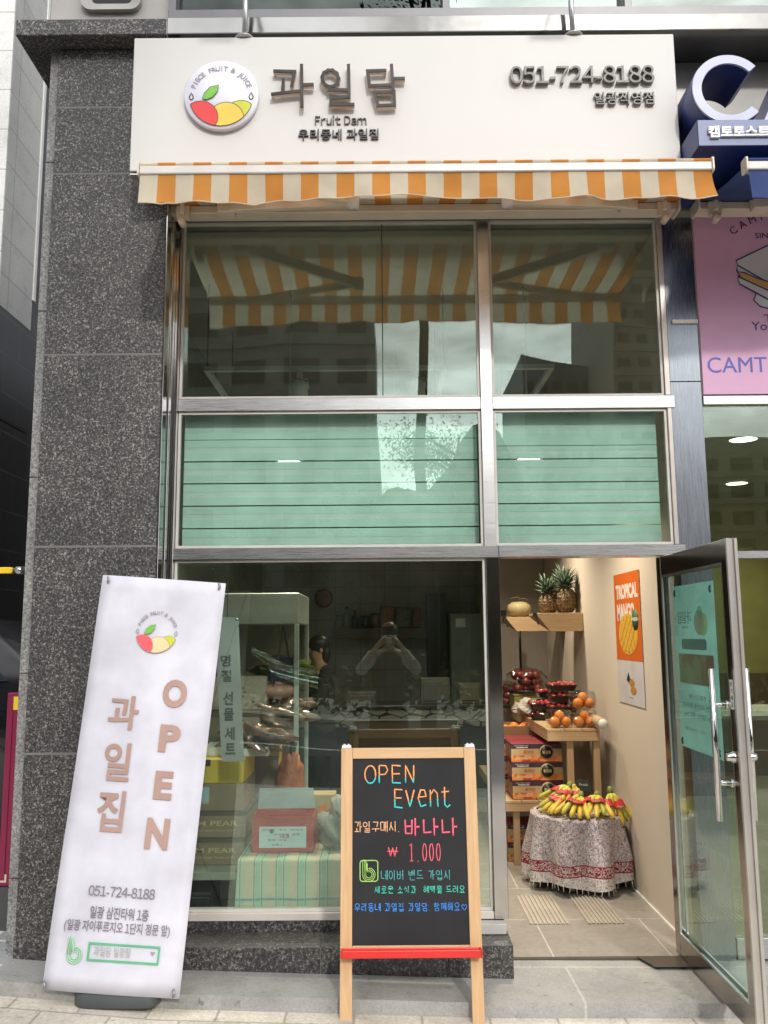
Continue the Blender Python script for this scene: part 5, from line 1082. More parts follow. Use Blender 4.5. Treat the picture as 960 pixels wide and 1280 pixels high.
def banana_bunch(label, x, y, z, rz, ry=0, n=5, mt=BAN, s=1.0, band=True):
    t = thing('banana_bunch', label, 'bananas', (x, y, z), (0, 0, rz), 'banana bunches on the round table')
    mid = []; rb = random.Random(label)
    for i in range(n):
        a = R(-34 + 68 * i / (n - 1)) + rb.uniform(-.09, .09); sz = rb.uniform(.85, 1.12); lift = rb.uniform(-.006, .012)
        top = Vector((0, .0, .105)); P = []; rad = []
        for k in range(11):
            q = k / 10; ang = R(20 + 118 * q); out = .14 * sz * (1 - math.cos(R(108 * q)))
            p = Vector((math.sin(a) * (.02 + out * 1.15), -(.02 + out) * math.cos(a), .105 + .02 * math.sin(R(180 * q)) + lift - .088 * q ** 1.3)); P.append(p); rad.append(.0172 * min(1, (.28 + 2.6 * q), .35 + 3.2 * (1 - q) ** .7))
        MB().tube(P, rad, 9).build('banana', mt if rb.random() > .25 else BANG, t); MB().tube([P[-1], P[-1] + (P[-1] - P[-2]).normalized() * .008], [.0075, .005], 7).build('banana_tip', TIP, t); mid.append(P[6])
    MB().tube([(0, 0.0, .105), (0, .012, .125), (0, .03, .135)], [.022, .02, .012], 9).build('stem', STM, t)
    if band:
        b = MB(); k = len(mid); u = []
        for p in mid: u += [p + Vector((0, -.034, .018)), p + Vector((0, .022, .030))]
        u = [mid[0] + Vector((-.02, -.02, -.012)), mid[0] + Vector((-.02, .012, -.006))] + u + [mid[-1] + Vector((.02, -.02, -.012)), mid[-1] + Vector((.02, .012, -.006))]
        b.add(u + [p + Vector((0, 0, -.002)) for p in u], [(2 * i, 2 * i + 2, 2 * i + 3, 2 * i + 1) for i in range(k + 1)], 0, True); b.build('paper_band', BLB, t)
        m0 = mid[k // 2]; MB().ctext('Fresh', m0.x, m0.z + .03, .05, .016, m0.y - .03, .001, .02).build('lettering', plain('band_print', (.72, .6, .4), .5), t)
    t.scale = (s, s, s); return t
bz_ = TZ + .004
b0 = banana_bunch('banana bunch lying at the left edge of the cloth', 1.20, 1.27, bz_, -1.35)
dup(b0, 'banana bunch with a red band in front centre of the cloth', (1.26, 1.20, bz_), (0, .05, -.55), (1.02, 1.02, 1.02)); b1 = banana_bunch( 'banana bunch in front centre right of the cloth', 1.38, 1.22, bz_, -.35, 0, 6); dup(b1, 'banana bunch standing by the wall at the right edge of the cloth', (1.46, 1.30, bz_ + .03), (.55, 0, .25), (.95, .95, 1.05)); dup(b0, 'greenish banana bunch at the back of the cloth against the cartons', (1.32, 1.42, bz_ + .04), (.2, 0, -.9)); dup(b1, 'banana bunch heaped on the others in the middle of the cloth', (1.22, 1.36, bz_ + .05), (.1, .15, -.8), (.95, .95, .95))
t = thing('black_packet', 'small black printed packet on top of the bananas', 'packet', (1.335, 1.34, bz_ + .115), (R(-35), .1, .3)); MB().box(-.05, 0, 0, .05, .012, .09).build('packet', plain('black_film', (.015, .02, .018), .3), t, .004, 2); MB().ctext('Fresh', 0, .055, .06, .018, -.0005, .0008).build('lettering', plain('packet_print', (.3, .45, .32), .5), t)
# ribbed anti-slip strips on the floor
RB = plain('beige_ribbed_rubber', (.36, .31, .25), .8)
def mat_(label, x0, x1):
    t = thing('floor_mat', label, 'mat', ((x0 + x1) / 2, .77, .002), (0, 0, 0), 'ribbed mats inside the doorway'); n = 9; w_ = (x1 - x0)
    MB().box(-w_ / 2, -.26, 0, w_ / 2, .26, .0015).build('mat_base', plain('mat_base_beige', (.36, .325, .28), .7), t)
    b = MB()
    for i in range(n): x = -w_ / 2 + w_ * (i + .5) / n; b.box(x - .006, -.262, .0018, x + .006, .262, .007)
    b.build('ribs', plain('mat_rib', (.42, .37, .31), .8), t)
mat_('ribbed beige floor mat nearest the window inside the doorway', .80, 1.03); mat_('ribbed beige floor mat in front of the banana table', 1.13, 1.34)

# ------------------------------------------------------------------ door poster and push sign
MD = Matrix(((0, -1, 0, 1.500), (-1, 0, 0, 0), (0, 0, 1, 0), (0, 0, 0, 1)))      # local x runs along the door towards the hinge's far end when seen from the right
t = thing('poster', 'pale shop poster seen from behind through the glass door', 'poster', (0, 0, 0))
yf_ = at_x(852, 727, 1.49).y; yn_ = at_x(902, 724, 1.49).y; z1_, z0_ = at_x(877, 727, 1.49).z, at_x(880, 944, 1.49).z
yf_, yn_ = -.10, -.66
DPAP = cloth('thin_poster_paper', (.72, .97, .92), .78, 0.)
MB().box(1.5085, yn_, z0_, 1.5095, yf_, z1_).build('sheet', DPAP, t)
def side(b_mb):           # print shows through: laid on the glass side, reading from the street side
    b_mb.v = [(1.5078 - (0.0008 if y < -.0004 else 0) , -(x), z) for x, y, z in b_mb.v]; return b_mb
Wd = yf_ - yn_; X0 = -yf_; Hh = z1_ - z0_
def mirror_text(body, cx, cz, w_, h_, mt, bold=0.):
    b = MB(); b.ctext(body, 0, cz, w_, h_, 0, .0008, bold); v = [(1.5076 + (y * .5), (cx_m(cx) + x), z) for x, y, z in b.v]; b.v = v; b.build('lettering', mt, t)
def cx_m(f): return yf_ - Wd * (1 - f)      # f = 0 at the free edge
FAINT = ink('faint_show_through', (.62, .60, .58)); FAINT2 = ink('faint_show_through_pale', (.70, .70, .69))
# seen from behind the words run backwards: their x axis points to the hinge side
mirror_text('과일담', .72, z0_ + Hh * .80, Wd * .36, Hh * .075, FAINT); mirror_text('Fruit Dam', .72, z0_ + Hh * .74, Wd * .16, Hh * .016, FAINT2)
lg = MB()
for (fx, fz, r, mt) in ((.36, .765, .075, ink('faint_red', (.92, .74, .72))), (.28, .755, .07, ink('faint_yellow', (.92, .89, .70))), (.34, .825, .04, ink('faint_leaf', (.72, .9, .76)))):
    b = MB(); yy = cx_m(fx); b.lathe([(0, -.001), (r, -.001), (r, 0)], (1.5076, yy, z0_ + Hh * fz), 20, 0, 'x', .9, .8); b.build('printed_fruit', mt, t)
b = MB(); b.v = [(1.5068 + (0 if k < 16 else .0006), cx_m(.52) + x, z0_ + Hh * .625 + z) for k in range(0)]; 
p = rrect(-Wd * .30, -Hh * .032, Wd * .30, Hh * .032, .02, 4); b = MB(); b.prism(p, 1.5068, 1.5075, 0, 'x'); b.v = [(x, y + cx_m(.52), z + z0_ + Hh * .635) for x, y, z in b.v]; b.build('printed_label', FAINT, t)
b = MB(); b.ctext('신선한 과일 판매점', 0, z0_ + Hh * .635, Wd * .40, Hh * .02, 0, .0008); b.v = [(1.5066 + y * .3, cx_m(.52) + x, z) for x, y, z in b.v]; b.build('lettering', FAINT2, t)
q, n, bb_ = nodes('fruit_photo_print'); v = N(n, 'TexVoronoi'); v.inputs['Scale'].default_value = 11; n.links.new(coords(n, (1, 1, .8)), v.inputs[0]); n.links.new(ramp(n, v.outputs['Color'], [(.1, (.16, .17, .13)), (.3, (.46, .38, .2)), (.5, (.48, .24, .2)), (.7, (.5, .48, .36)), (.9, (.24, .36, .2))]), bb_.inputs['Base Color'])
MB().box(1.5069, yn_ + Wd * .08, z0_ + Hh * .395, 1.5076, yf_ - Wd * .08, z0_ + Hh * .575).build('printed_photo', q, t)
for k, (s_, w_) in enumerate((('생과일 쥬스 판매', .4), ('신선한 과일만을 엄선하여', .75), ('과일 선물세트 예약 가능', .7))): mirror_text(s_, .5, z0_ + Hh * (.32 - .055 * k), Wd * w_, Hh * .03, FAINT2)
mirror_text('051-724-8188', .6, z0_ + Hh * .12, Wd * .5, Hh * .018, FAINT2)
b = MB()
for f, g in ((.06, .955), (.93, .955), (.06, .035), (.93, .035)): b.tube([(1.5068, cx_m(f), z0_ + Hh * g - .015), (1.5068, cx_m(f) + .01, z0_ + Hh * g), (1.5068, cx_m(f), z0_ + Hh * g + .015)], .006, 6)
b.build('corner_mark', plain('dark_teal_print', (.03, .06, .06), .6), t)
a, b_ = at_x(912, 886, DX0 - .002), at_x(917, 850, DX0 - .002)
t = thing('door_sticker', 'small white push sticker on the stile of the open glass door', 'sticker', (DX0 - .001, DY0 + .03, a.z)); hS = b_.z - a.z
MB().box(-.001, -.018, 0, .0005, .018, hS).build('sticker', WHITE, t)
b = MB()
for k, c_ in enumerate('당기세요'): b.ctext(c_, 0, hS * (.85 - .23 * k), .02, .02, 0, .0005, .02)
b.v = [(-.0012 + y * .5, -x, z) for x, y, z in b.v]; b.build('lettering', BLACK, t)
# ------------------------------------------------------------------ window display on the left
t = thing('display_bench', 'low plank bench inside the window under the stacked pear cartons', 'bench', (-1.1, .5, 0))
MB().box(-.36, -.28, .33, .36, .28, .372).build('bench_top', plain('pale_plank', (.36, .36, .28), .7), t, .003, 1)
for x in (-.34, .3): MB().box(x, -.25, .002, x + .04, .25, .329).build('leg', DARK, t)
tag(MB().box(-.24, 0, 0, .10, .3, .22).box(-.244, -.004, .2205, .104, .304, .245).build('black_crate', BLACK, None, .006, 2), 'black plastic crate on the floor under the plank bench', 'crate'); bpy.data.objects['black_crate'].location = (-1.05, .24, .02)
BROWN = plain('pear_carton_brown', (.30, .21, .15), .6, c2=(.26, .18, .13)); GOLDP = plain('pale_gold_print', (.64, .53, .3), .5); YCARD = plain('yellow_carton', (.72, .52, .07), .55, c2=(.68, .49, .07)); LBL = plain('pale_label', (.52, .46, .36), .6); LBB = plain('pale_blue_label', (.42, .6, .66), .6)
def pear(label, z, h):
    t = thing('pear_carton', label, 'carton', (-1.075, .36, z), (0, 0, random.uniform(-.015, .015)), 'pear cartons stacked inside the window')
    MB().box(-.31, 0, 0, .285, .42, h).build('carton', BROWN, t, .004, 1); MB().box(-.312, -.003, h - .022, .287, .423, h + .0005).build('lid_edge', plain('carton_lid_brown', (.13, .1, .08), .6), t, .002, 1)
    MB().ctext('SINJIM PEAR', .06, h * .52, .36, .036, -.0006, .0008, .01).ctext('FRESH NATURAL PEAR GIFT', .08, h * .28, .3, .010, -.0006, .0008).build('lettering', GOLDP, t); return t
zb_s = .373
c1 = pear('bottom brown pear carton with gold lettering on the plank bench', zb_s, .142)
c2 = dup(c1, 'middle brown pear carton with gold lettering inside the window', (-1.068, .362, zb_s + .1435))
t = thing('pear_carton', 'third brown carton with a pale paper label and a blue sticker', 'carton', (-1.08, .36, zb_s + .287), (0, 0, 0), 'pear cartons stacked inside the window')
MB().box(-.31, 0, 0, .285, .42, .148).build('carton', BROWN, t, .004, 1); MB().box(-.14, -.0012, .04, .09, -.0002, .125).build('paper_label', LBL, t); MB().box(.02, -.0026, .055, .09, -.0014, .13).build('blue_sticker', LBB, t)
MB().ctext('특선 배 선물세트', -.04, .1, .16, .016, -.0014, .0006).ctext('7.5kg', -.06, .065, .08, .016, -.0014, .0006).build('lettering', CARDD, t)
t = thing('yellow_carton', 'yellow gift carton on top of the pear carton stack', 'carton', (-1.085, .36, zb_s + .4365)); MB().box(-.31, 0, 0, .285, .42, .13).build('carton', YCARD, t, .004, 1); MB().box(-.05, -.002, .095, .10, -.0005, .1302).build('dark_print', plain('charcoal_print', (.04, .045, .055), .5), t)
# second stack behind
t = thing('gift_carton', 'tall yellow sided gift carton standing behind the pear cartons', 'carton', (-.74, .86, .02)); MB().box(-.16, 0, 0, .08, .4, .93).build('carton', CARDD, t, .004, 1); MB().box(-.163, -.003, .55, .083, .10, .935).build('yellow_sleeve', YCARD, t, .003, 1); MB().box(-.10, -.0045, .52, .075, -.0032, .87).build('brown_panel', plain('tan_panel', (.24, .17, .12), .6), t)
t = thing('fruit_bag', 'orange net bag of fruit leaning beside the yellow sided carton', 'bag', (-.58, .80, .40)); crumple(MB(), (0, 0, .22), (.09, .09, .30), 20, 14, .22, 8).build('net', plain('salmon_net', (.48, .17, .09), .7, c2=(.30, .1, .06), sc=14, bmp=.6, bsc=50), t); MB().tube([(0, 0, .5), (.02, 0, .58)], .02, 8).build('tie', DARK, t)
FOIL = plain('brown_foil_wrap', (.22, .12, .085), .16, .55, c2=(.55, .42, .36), sc=9, bmp=1.0, bsc=9)
def basket(label, x, y, z, s, seed):
    t = thing('fruit_basket', label, 'gift basket', (x, y, z), (0, 0, seed)); crumple(MB(), (0, 0, .075), (.19, .14, .085), 44, 22, .75, seed).build('shiny_wrap', FOIL, t); MB().lathe([(0, 0), (.13, 0), (.16, .05), (.15, .05), (.12, .008), (0, .008)], n=22).build('basket', CARDD, t); t.scale = (s, s, s); return t
basket('gift basket in shiny brown wrap on the yellow carton', -.80, .62, .945, 1.0, 2); basket('gift basket in glossy striped wrap standing on the cabinet deck', -.72, 1.15, 1.05, 1.1, 6)
t = thing('gift_wrap_tray', 'white paper tray under the shiny wrapped basket', 'tray', (-.86, .60, zb_s + .568)); MB().box(-.20, -.13, 0, .18, .13, .006).build('tray_floor', WHITE, t); b = MB(); b.box(-.2, -.132, .0065, .18, -.126, .05); b.box(-.2, .126, .0065, .18, .132, .05); b.box(-.2, -.125, .0065, -.194, .125, .05); b.box(.174, -.125, .0065, .18, .125, .05); b.build('tray_wall', WHITE, t)
# gift set banner hanging inside the window
t = thing('gift_banner', 'narrow pale banner with vertical Korean gift set lettering inside the window', 'banner', (0, 0, 0))
cs = [at(*p, .13) for p in ((272, 775), (312, 762), (312, 950), (262, 950))]
tl_, tr_, br_, bl_ = cs
MB().hexa([(p.x, .13, p.z) for p in (at(268, 770, .13), at(298, 772, .13), at(305, 952, .13), at(277, 952, .13))], [(p.x, .132, p.z) for p in (at(268, 770, .13), at(298, 772, .13), at(305, 952, .13), at(277, 952, .13))]).build('banner_sheet', cloth('grey_white_banner', (.5, .5, .48), .2, 0), t)
for ch_, px, py, h_ in (('명', 282, 826, 15), ('절', 283, 845, 15), ('선', 285, 873, 17), ('물', 286, 893, 16), ('세', 287, 917, 16), ('트', 288, 936, 14)):
    a = at(px, py, .128); s = .0042; MB().ctext(ch_, a.x, a.z, 13 * s, h_ * s, .1285, .001, .03).build('lettering', plain('faded_black_print', (.10, .10, .10), .6), t)
for q in [(272, 772), (296, 774)]: p = at(*q, .126); MB().lathe([(0, -.004), (.008, -.004), (.008, 0), (0, 0)], (p.x, .1295, p.z), 10, 0, 'y').build('eyelet', STEEL, t)
b = MB(); p = at(284, 771, .14); b.tube([(p.x, .14, p.z), (p.x, .14, 2.04)], .003, 5); b.build('hanging_cord', DARK, t)
# white refrigerated showcase
t = thing('display_fridge', 'white framed display fridge with glass side behind the window cartons', 'fridge', (-.98, 1.3, 0)); T = Matrix.Translation((.98, -1.3, 0))
FW = plain('fridge_white', (.46, .50, .47), .4); xr_, y0_, y1_ = -.553, .95, 1.68; x0_ = -1.45
b = MB(T); b.box(x0_, y0_, 1.70, xr_, y1_, 1.90); b.build('header', FW, t, .006, 1)
for (x, y) in ((xr_ - .03, y0_), (xr_ - .03, y1_ - .03), (x0_, y0_), (x0_, y1_ - .03)): MB(T).box(x, y, .02, x + .03, y + .03, 1.699).build('post', FW, t, .003, 1)
MB(T).box(x0_ + .031, y1_ - .015, .5, xr_ - .031, y1_, 1.69).build('back_panel', plain('fridge_inner_beige', (.42, .36, .28), .5), t)
MB(T).box(xr_ - .018, y0_ + .031, .5, xr_ - .012, y1_ - .031, 1.69).build('side_glass', CLEAR, t)
b = MB(T); b.box(x0_ + .03, y0_ + .002, .02, xr_ - .002, y1_ - .016, .47); b.build('base_cabinet', FW, t, .004, 1)
for z in (.95, 1.32): MB(T).box(x0_ + .031, y0_ + .1, z, xr_ - .02, y1_ - .016, z + .012).build('shelf', FW, t)
b = MB(T); b.bar((xr_ - .10, y0_ + .01, 1.69), (xr_ - .16, y0_ + .01, 1.32), .012, .012); b.bar((xr_ - .10, y0_ + .012, 1.69), (xr_ - .05, y0_ + .012, 1.40), .012, .012); b.build('door_strut', BLACK, t)
t2_ = thing('gift_carton', 'beige gift carton with a small emblem in the display fridge', 'carton', (-.97, .98, 1.16)); MB().box(-.2, 0, 0, .21, .25, .21).build('carton', plain('beige_carton', (.36, .31, .25), .7), t2_, .004, 1)
b = MB()
for k in range(6): a = k * math.pi / 3; b.ball((.05 + .022 * math.cos(a), -.001, .11 + .03 * math.sin(a)), (.008, .001, .008), 8, 6)
b.build('emblem', plain('brown_emblem', (.2, .14, .1), .6), t2_)
t2_ = thing('gift_carton', 'beige carton under the one with the emblem', 'carton', (-1.0, .985, .963)); MB().box(-.2, 0, 0, .2, .25, .19).build('carton', plain('beige_carton_dull', (.30, .26, .22), .7), t2_, .004, 1); MB().box(-.2, -.002, .15, .2, -.0005, .189).build('print_strip', CARDD, t2_)
tag(MB().box(0, 0, 0, .15, .2, .15).box(.02, -.003, .05, .13, -.001, .1).build('navy_packet', plain('navy_packet_film', (.03, .04, .13), .3), None, .01, 2), 'dark navy packet beside the emblem carton', 'packet'); bpy.data.objects['navy_packet'].location = (-.745, 1.02, 1.335)
tag(MB().ball((0, 0, .05), (.12, .1, .05), 20, 10).ball((.0, 0, .1), (.05, .05, .02), 12, 8).build('ham_packet', plain('pink_packet', (.42, .24, .18), .4)), 'pinkish packet below the navy packet', 'packet'); bpy.data.objects['ham_packet'].location = (-.70, 1.06, 1.22)
t2_ = thing('plastic_wrap', 'long sheet of glossy clear wrap lying over the cartons', 'plastic wrap', (0, 0, 0)); 
p0, p1, p2 = at(315, 812, .93), at(345, 830, .93), at(398, 845, .98)
def wr(u, v): p = p0.lerp(p1, u * 2) if u < .5 else p1.lerp(p2, u * 2 - 1); return (p.x, p.y + .02 * math.sin(v * 9 + u * 5) - .03 * v, p.z - (v - .3) * (.03 + .10 * u) + .012 * math.sin(v * 14 + u * 6))
MB().grid(wr, 20, 14).build('wrap_sheet', glass('glossy_wrap', (.9, .9, .92), .25, .12), t2_)
FOL = plain('salad_green', (.10, .16, .03), .5, c2=(.2, .18, .03), sc=20)
tag(crumple(MB(), (0, 0, .06), (.16, .14, .08), 28, 14, .8, 12).build('green_produce', FOL), 'leafy green produce on the upper shelf of the display fridge', 'vegetable'); bpy.data.objects['green_produce'].location = (-.68, 1.45, 1.334)
# plaid cloth table with red box, carton, bag
def plaid():
    q, n, b = nodes('plaid_cotton'); sp = N(n, 'SeparateXYZ'); n.links.new(coords(n), sp.inputs[0]); cur = (.42, .40, .27)
    o = None
    def stripe(chn, per, ofs, wd):
        a = N(n, 'MultiplyAdd') if False else N(n, 'Math', operation='ADD'); a.inputs[1].default_value = ofs; n.links.new(sp.outputs[chn], a.inputs[0]); d = N(n, 'Math', operation='DIVIDE'); d.inputs[1].default_value = per; n.links.new(a.outputs[0], d.inputs[0]); f = N(n, 'Math', operation='FRACT'); n.links.new(d.outputs[0], f.inputs[0]); l = N(n, 'Math', operation='LESS_THAN'); l.inputs[1].default_value = wd; n.links.new(f.outputs[0], l.inputs[0]); return l.outputs[0]
    o = mix(n, stripe(0, .115, 0, .20), (.58, .50, .36), (.32, .52, .38)); o = mix(n, stripe(0, .115, .075, .16), o, (.44, .54, .40)); o = mix(n, stripe(0, .115, .01, .05), o, (.08, .32, .24)); o = mix(n, stripe(0, .115, .085, .05), o, (.10, .34, .28)); o = mix(n, stripe(2, .30, .045, .04), o, (.10, .34, .36)); o = mix(n, stripe(2, .30, .09, .035), o, (.12, .38, .40)); o = mix(n, stripe(2, .30, .12, .12), o, (.46, .54, .40))
    n.links.new(o, b.inputs['Base Color']); b.inputs['Roughness'].default_value = .9; return q
PX0, PX1, PYF, PZ = -.785, -.06, .13, .455
t = thing('side_table', 'low table under the green plaid cloth inside the window', 'table', ((PX0 + PX1) / 2, .4, 0)); w_ = (PX1 - PX0) / 2
MB().box(-w_ + .01, -.25, PZ - .03, w_ - .01, .25, PZ - .003).build('tabletop', CARD, t)
for x in (-w_ + .02, w_ - .06):
    for y in (-.23, .2): MB().box(x, y, .002, x + .04, y + .04, PZ - .031).build('leg', CARD, t)
def plc(u, v):
    x = PX0 + (PX1 - PX0) * u
    if v < .4: return (x, .68 - (.68 - PYF) * v / .4, PZ + .002 + .003 * math.sin(u * 20))
    k = (v - .4) / .6; return (x - .02 * k * (1 - u), PYF - .006 - .012 * k * math.sin(u * 17) - .006 * (1 - math.exp(-k * 9)), PZ - .012 * min(1, k * 9) - k * .37)
tag(MB().grid(plc, 60, 40).build('plaid_cloth', plaid()), 'green and beige plaid cloth covering the low table in the window', 'tablecloth')
t = thing('red_box', 'open red box with a white label and a grey lid on the plaid cloth', 'box', (-.565, .26, PZ + .006), (0, 0, .0)); RB_ = plain('dull_red_card', (.42, .04, .045), .5, c2=(.38, .035, .04)); bw_ = .1675; bh = .185
b = MB(); b.box(-bw_, 0, 0, bw_, .006, bh); b.box(-bw_, .234, 0, bw_, .24, bh); b.box(-bw_, .0065, 0, -bw_ + .006, .2335, bh); b.box(bw_ - .006, .0065, 0, bw_, .2335, bh); b.box(-bw_ + .0065, .0065, 0, bw_ - .0065, .2335, .006); b.build('box_walls', RB_, t)
MB().hexa([(-bw_ - .004, .236, bh), (bw_ - .01, .236, bh), (bw_ - .025, .275, bh + .105), (-bw_ + .0, .275, bh + .105)], [(-bw_ - .004, .241, bh), (bw_ - .01, .241, bh), (bw_ - .025, .28, bh + .105), (-bw_ + .0, .28, bh + .105)]).build('lid_flap', plain('grey_green_card', (.26, .32, .32), .6), t)
MB().box(-.128, -.0015, .025, .128, -.0003, .135).build('white_label', plain('pale_blue_paper', (.56, .66, .68), .6), t)
b = MB(); b.ctext('받는분  주소  연락처', 0, .118, .22, .012, -.0018, .0006); b.ctext('보내는분  성명', .02, .095, .14, .012, -.0018, .0006); b.ctext('품명  과일', -.03, .066, .1, .011, -.0018, .0006); b.ctext('수량 1', -.03, .04, .06, .011, -.0018, .0006); b.build('lettering', plain('label_ink', (.12, .14, .16), .6), t)
MB().ctext('43', .01, .085, .05, .02, -.0022, .0006).build('lettering', REDT, t); MB().lathe([(0, -.003), (.012, -.003), (.012, -.0016)], (-.06, 0, .112), 14, 0, 'y').build('hole', CARDD, t)
t = thing('cardboard_box', 'plain cardboard box with an orange mark behind the red box', 'box', (-.40, .52, PZ + .006)); MB().box(-.13, 0, 0, .105, .14, .255).build('carton', plain('tan_cardboard', (.44, .31, .15), .8), t, .003, 1); MB().ball((.045, -.001, .16), (.035, .002, .045), 14, 8).build('orange_mark', ORG, t)
t = thing('plastic_bag', 'translucent tied plastic bag of fruit on the plaid cloth beside the chalkboard', 'bag', (-.255, .36, PZ + .006)); crumple(MB(), (0, 0, .085), (.105, .09, .095), 40, 20, .42, 21).build('bag_film', cloth('grey_plastic_film', (.46, .47, .42), .35, .4), t); crumple(MB(), (-.0, 0, .215), (.05, .04, .065), 24, 14, .5, 9).build('tied_top', BAGW, t)
b = MB(); 
t2_ = thing('clear_bottle_ring', 'loose ring of clear plastic wrap behind the red box', 'plastic wrap', (-.60, .70, .62)); b = MB().tube([(.07 * math.cos(a), .05 * math.sin(a), .03 * math.sin(a * 2) + .04) for a in [k * .42 for k in range(15)]], .012, 8, 0, None, True); b.build('wrap_roll', glass('milky_wrap', (.8, .85, .82), .2, .2), t2_)

# ------------------------------------------------------------------ track lights behind the upper pane
TRK = plain('white_track_paint', (.62, .66, .64), .4)
t = thing('track_light', 'white rectangular track rail hanging behind the upper left pane', 'light rail', (-.4, 1.2, 3.34)); b = MB()
b.box(-.77, -.4, 0, .82, -.365, .03); b.box(-.77, .5, 0, .82, .535, .03); b.box(-.77, -.364, 0, -.735, .499, .03); b.box(.785, -.364, 0, .82, .499, .03); b.build('rail', TRK, t)
b = MB()
for x, y in ((-.75, -.38), (.8, -.38), (-.75, .52), (.8, .52)): b.tube([(x, y, .03), (x, y, .6)], .004, 6)
b.build('suspension_wire', DARK, t)
def spot(label, x, y):
    t = thing('spotlight', label, 'spotlight', (x, y, 3.34), (0, 0, 0), 'spotlights on the track rail'); MB().box(-.02, -.02, -.05, .02, .02, -.001).build('adapter', TRK, t); MB().lathe([(0, -.2), (.055, -.2), (.055, -.085), (.04, -.07), (0, -.07)], n=20).build('lamp_housing', TRK, t); MB().tube([(-.06, 0, -.12), (-.05, 0, -.055), (.05, 0, -.055), (.06, 0, -.12)], .006, 6).build('yoke', TRK, t)
    return t
s0 = spot('spotlight on the left part of the hanging track rail', -.545, .82); dup(s0, 'spotlight near the middle of the hanging track rail', (-.02 + .24, .82, 3.34))
t = thing('track_light', 'second white track rail behind the upper right pane', 'light rail', (1.0, 1.3, 3.34)); MB().box(-.32, -.5, 0, .12, -.465, .03).build('rail', TRK, t); MB().box(.085, -.464, 0, .12, .6, .03).build('rail', TRK, t); MB().tube([(-.3, -.48, .03), (-.3, -.48, .6)], .004, 6).build('suspension_wire', DARK, t)

# ------------------------------------------------------------------ kitchen at the back
t = thing('wall_shelf', 'dark wall shelf with bottles and packets at the back of the shop', 'shelf', (.03, 5.7, 1.70)); MB().box(-.62, 0, -.12, .62, .2, -.001).build('shelf_board', plain('dull_wood_shelf', (.13, .12, .095), .6), t, .003, 1)
def bottle(label, x, h, r, mt, neck=True):
    t = thing('bottle', label, 'bottle', (x, 5.8, 1.70), (0, 0, 0), 'bottles and jars on the kitchen shelf'); MB().lathe([(0, 0), (r, 0), (r, h * .6), (r * (.4 if neck else .95), h * .75), (r * (.38 if neck else .95), h * .9), (0, h * .9)], n=14).build('bottle_body', mt, t); MB().lathe([(0, h * .9 + .001), (r * (.45 if neck else 1), h * .9 + .001), (r * (.45 if neck else 1), h), (0, h)], n=14).build('cap', BLACK, t)
BG = plain('bottle_dull_green', (.2, .24, .2), .2); BD = plain('bottle_dark', (.05, .06, .07), .2); JR = plain('jar_brown', (.22, .12, .08), .3)
for x, h, r, mt, nk, lb in ((-.57, .16, .04, BG, 1, 'short green bottle at the end of the kitchen shelf'), (-.46, .26, .04, BG, 1, 'tall pale green bottle on the kitchen shelf'), (-.36, .22, .04, BD, 1, 'dark bottle on the kitchen shelf'), (-.24, .15, .055, BD, 0, 'squat dark jar on the kitchen shelf'), (-.12, .18, .055, JR, 0, 'squat brown jar on the kitchen shelf')): bottle(lb, x, h, r, mt, nk)
for x, w2, h, c_, lb in ((.03, .16, .26, (.45, .22, .04), 'orange packet on the kitchen shelf'), (.22, .18, .25, (.22, .24, .22), 'grey packet on the kitchen shelf'), (.38, .10, .24, (.3, .08, .06), 'dark red packet on the kitchen shelf'), (.52, .10, .24, (.3, .3, .3), 'pale packet at the end of the kitchen shelf')):
    o = MB().box(-w2 / 2, 0, 0, w2 / 2, .08, h).build('packet', plain('packet_film', c_, .4, c2=tuple(q * .5 for q in c_), sc=25), None, .02, 2); o.location = (x, 5.76, 1.702); tag(o, lb, 'packet', 'packets on the kitchen shelf')
t = thing('wall_clock', 'round red wall clock on the tiled back wall', 'clock', (at(405, 748, 5.88).x, 5.895, at(405, 748, 5.88).z)); MB().lathe([(0, -.03), (.10, -.03), (.105, -.03), (.115, -.02), (.115, 0), (0, 0)], (0, 0, 0), 26, 0, 'y').build('clock_case', plain('clock_red', (.25, .05, .05), .4), t); MB().lathe([(0, -.034), (.092, -.034), (.092, -.031), (0, -.031)], (0, 0, 0), 26, 0, 'y').build('clock_face', plain('clock_face_pink', (.4, .2, .2), .5), t); MB().bar((0, -.036, 0), (.03, -.036, .06), .006, .002).bar((0, -.037, 0), (-.05, -.037, .01), .006, .002).build('clock_hand', BLACK, t)
t = thing('upright_fridge', 'tall grey green fridge at the back of the shop', 'fridge', (1.0, 5.3, 0)); MB().box(-.25, 0, 0, .3, .58, 1.86).build('fridge_body', plain('fridge_grey_green', (.24, .28, .24), .4), t, .01, 2); MB().box(-.245, -.03, .75, .295, -.002, 1.85).build('fridge_door', plain('fridge_door_grey', (.25, .29, .25), .35), t, .008, 2); MB().box(-.245, -.03, .03, .295, -.002, .74).build('fridge_door', plain('fridge_door_grey2', (.25, .29, .25), .35), t, .008, 2); MB().box(-.19, -.034, 1.70, -.08, -.031, 1.80).build('notice', WHITE, t)
t = thing('dark_cupboard', 'tall black cupboard frame beside the grey green fridge', 'cupboard', (.62, 5.6, 0)); MB().box(-.12, 0, 0, .12, .28, 2.1).build('cupboard_body', plain('near_black', (.015, .017, .016), .4), t, .004, 1); MB().box(-.115, -.015, .1, .115, -.001, 2.08).build('cupboard_door', plain('near_black_door', (.02, .022, .02), .3), t)
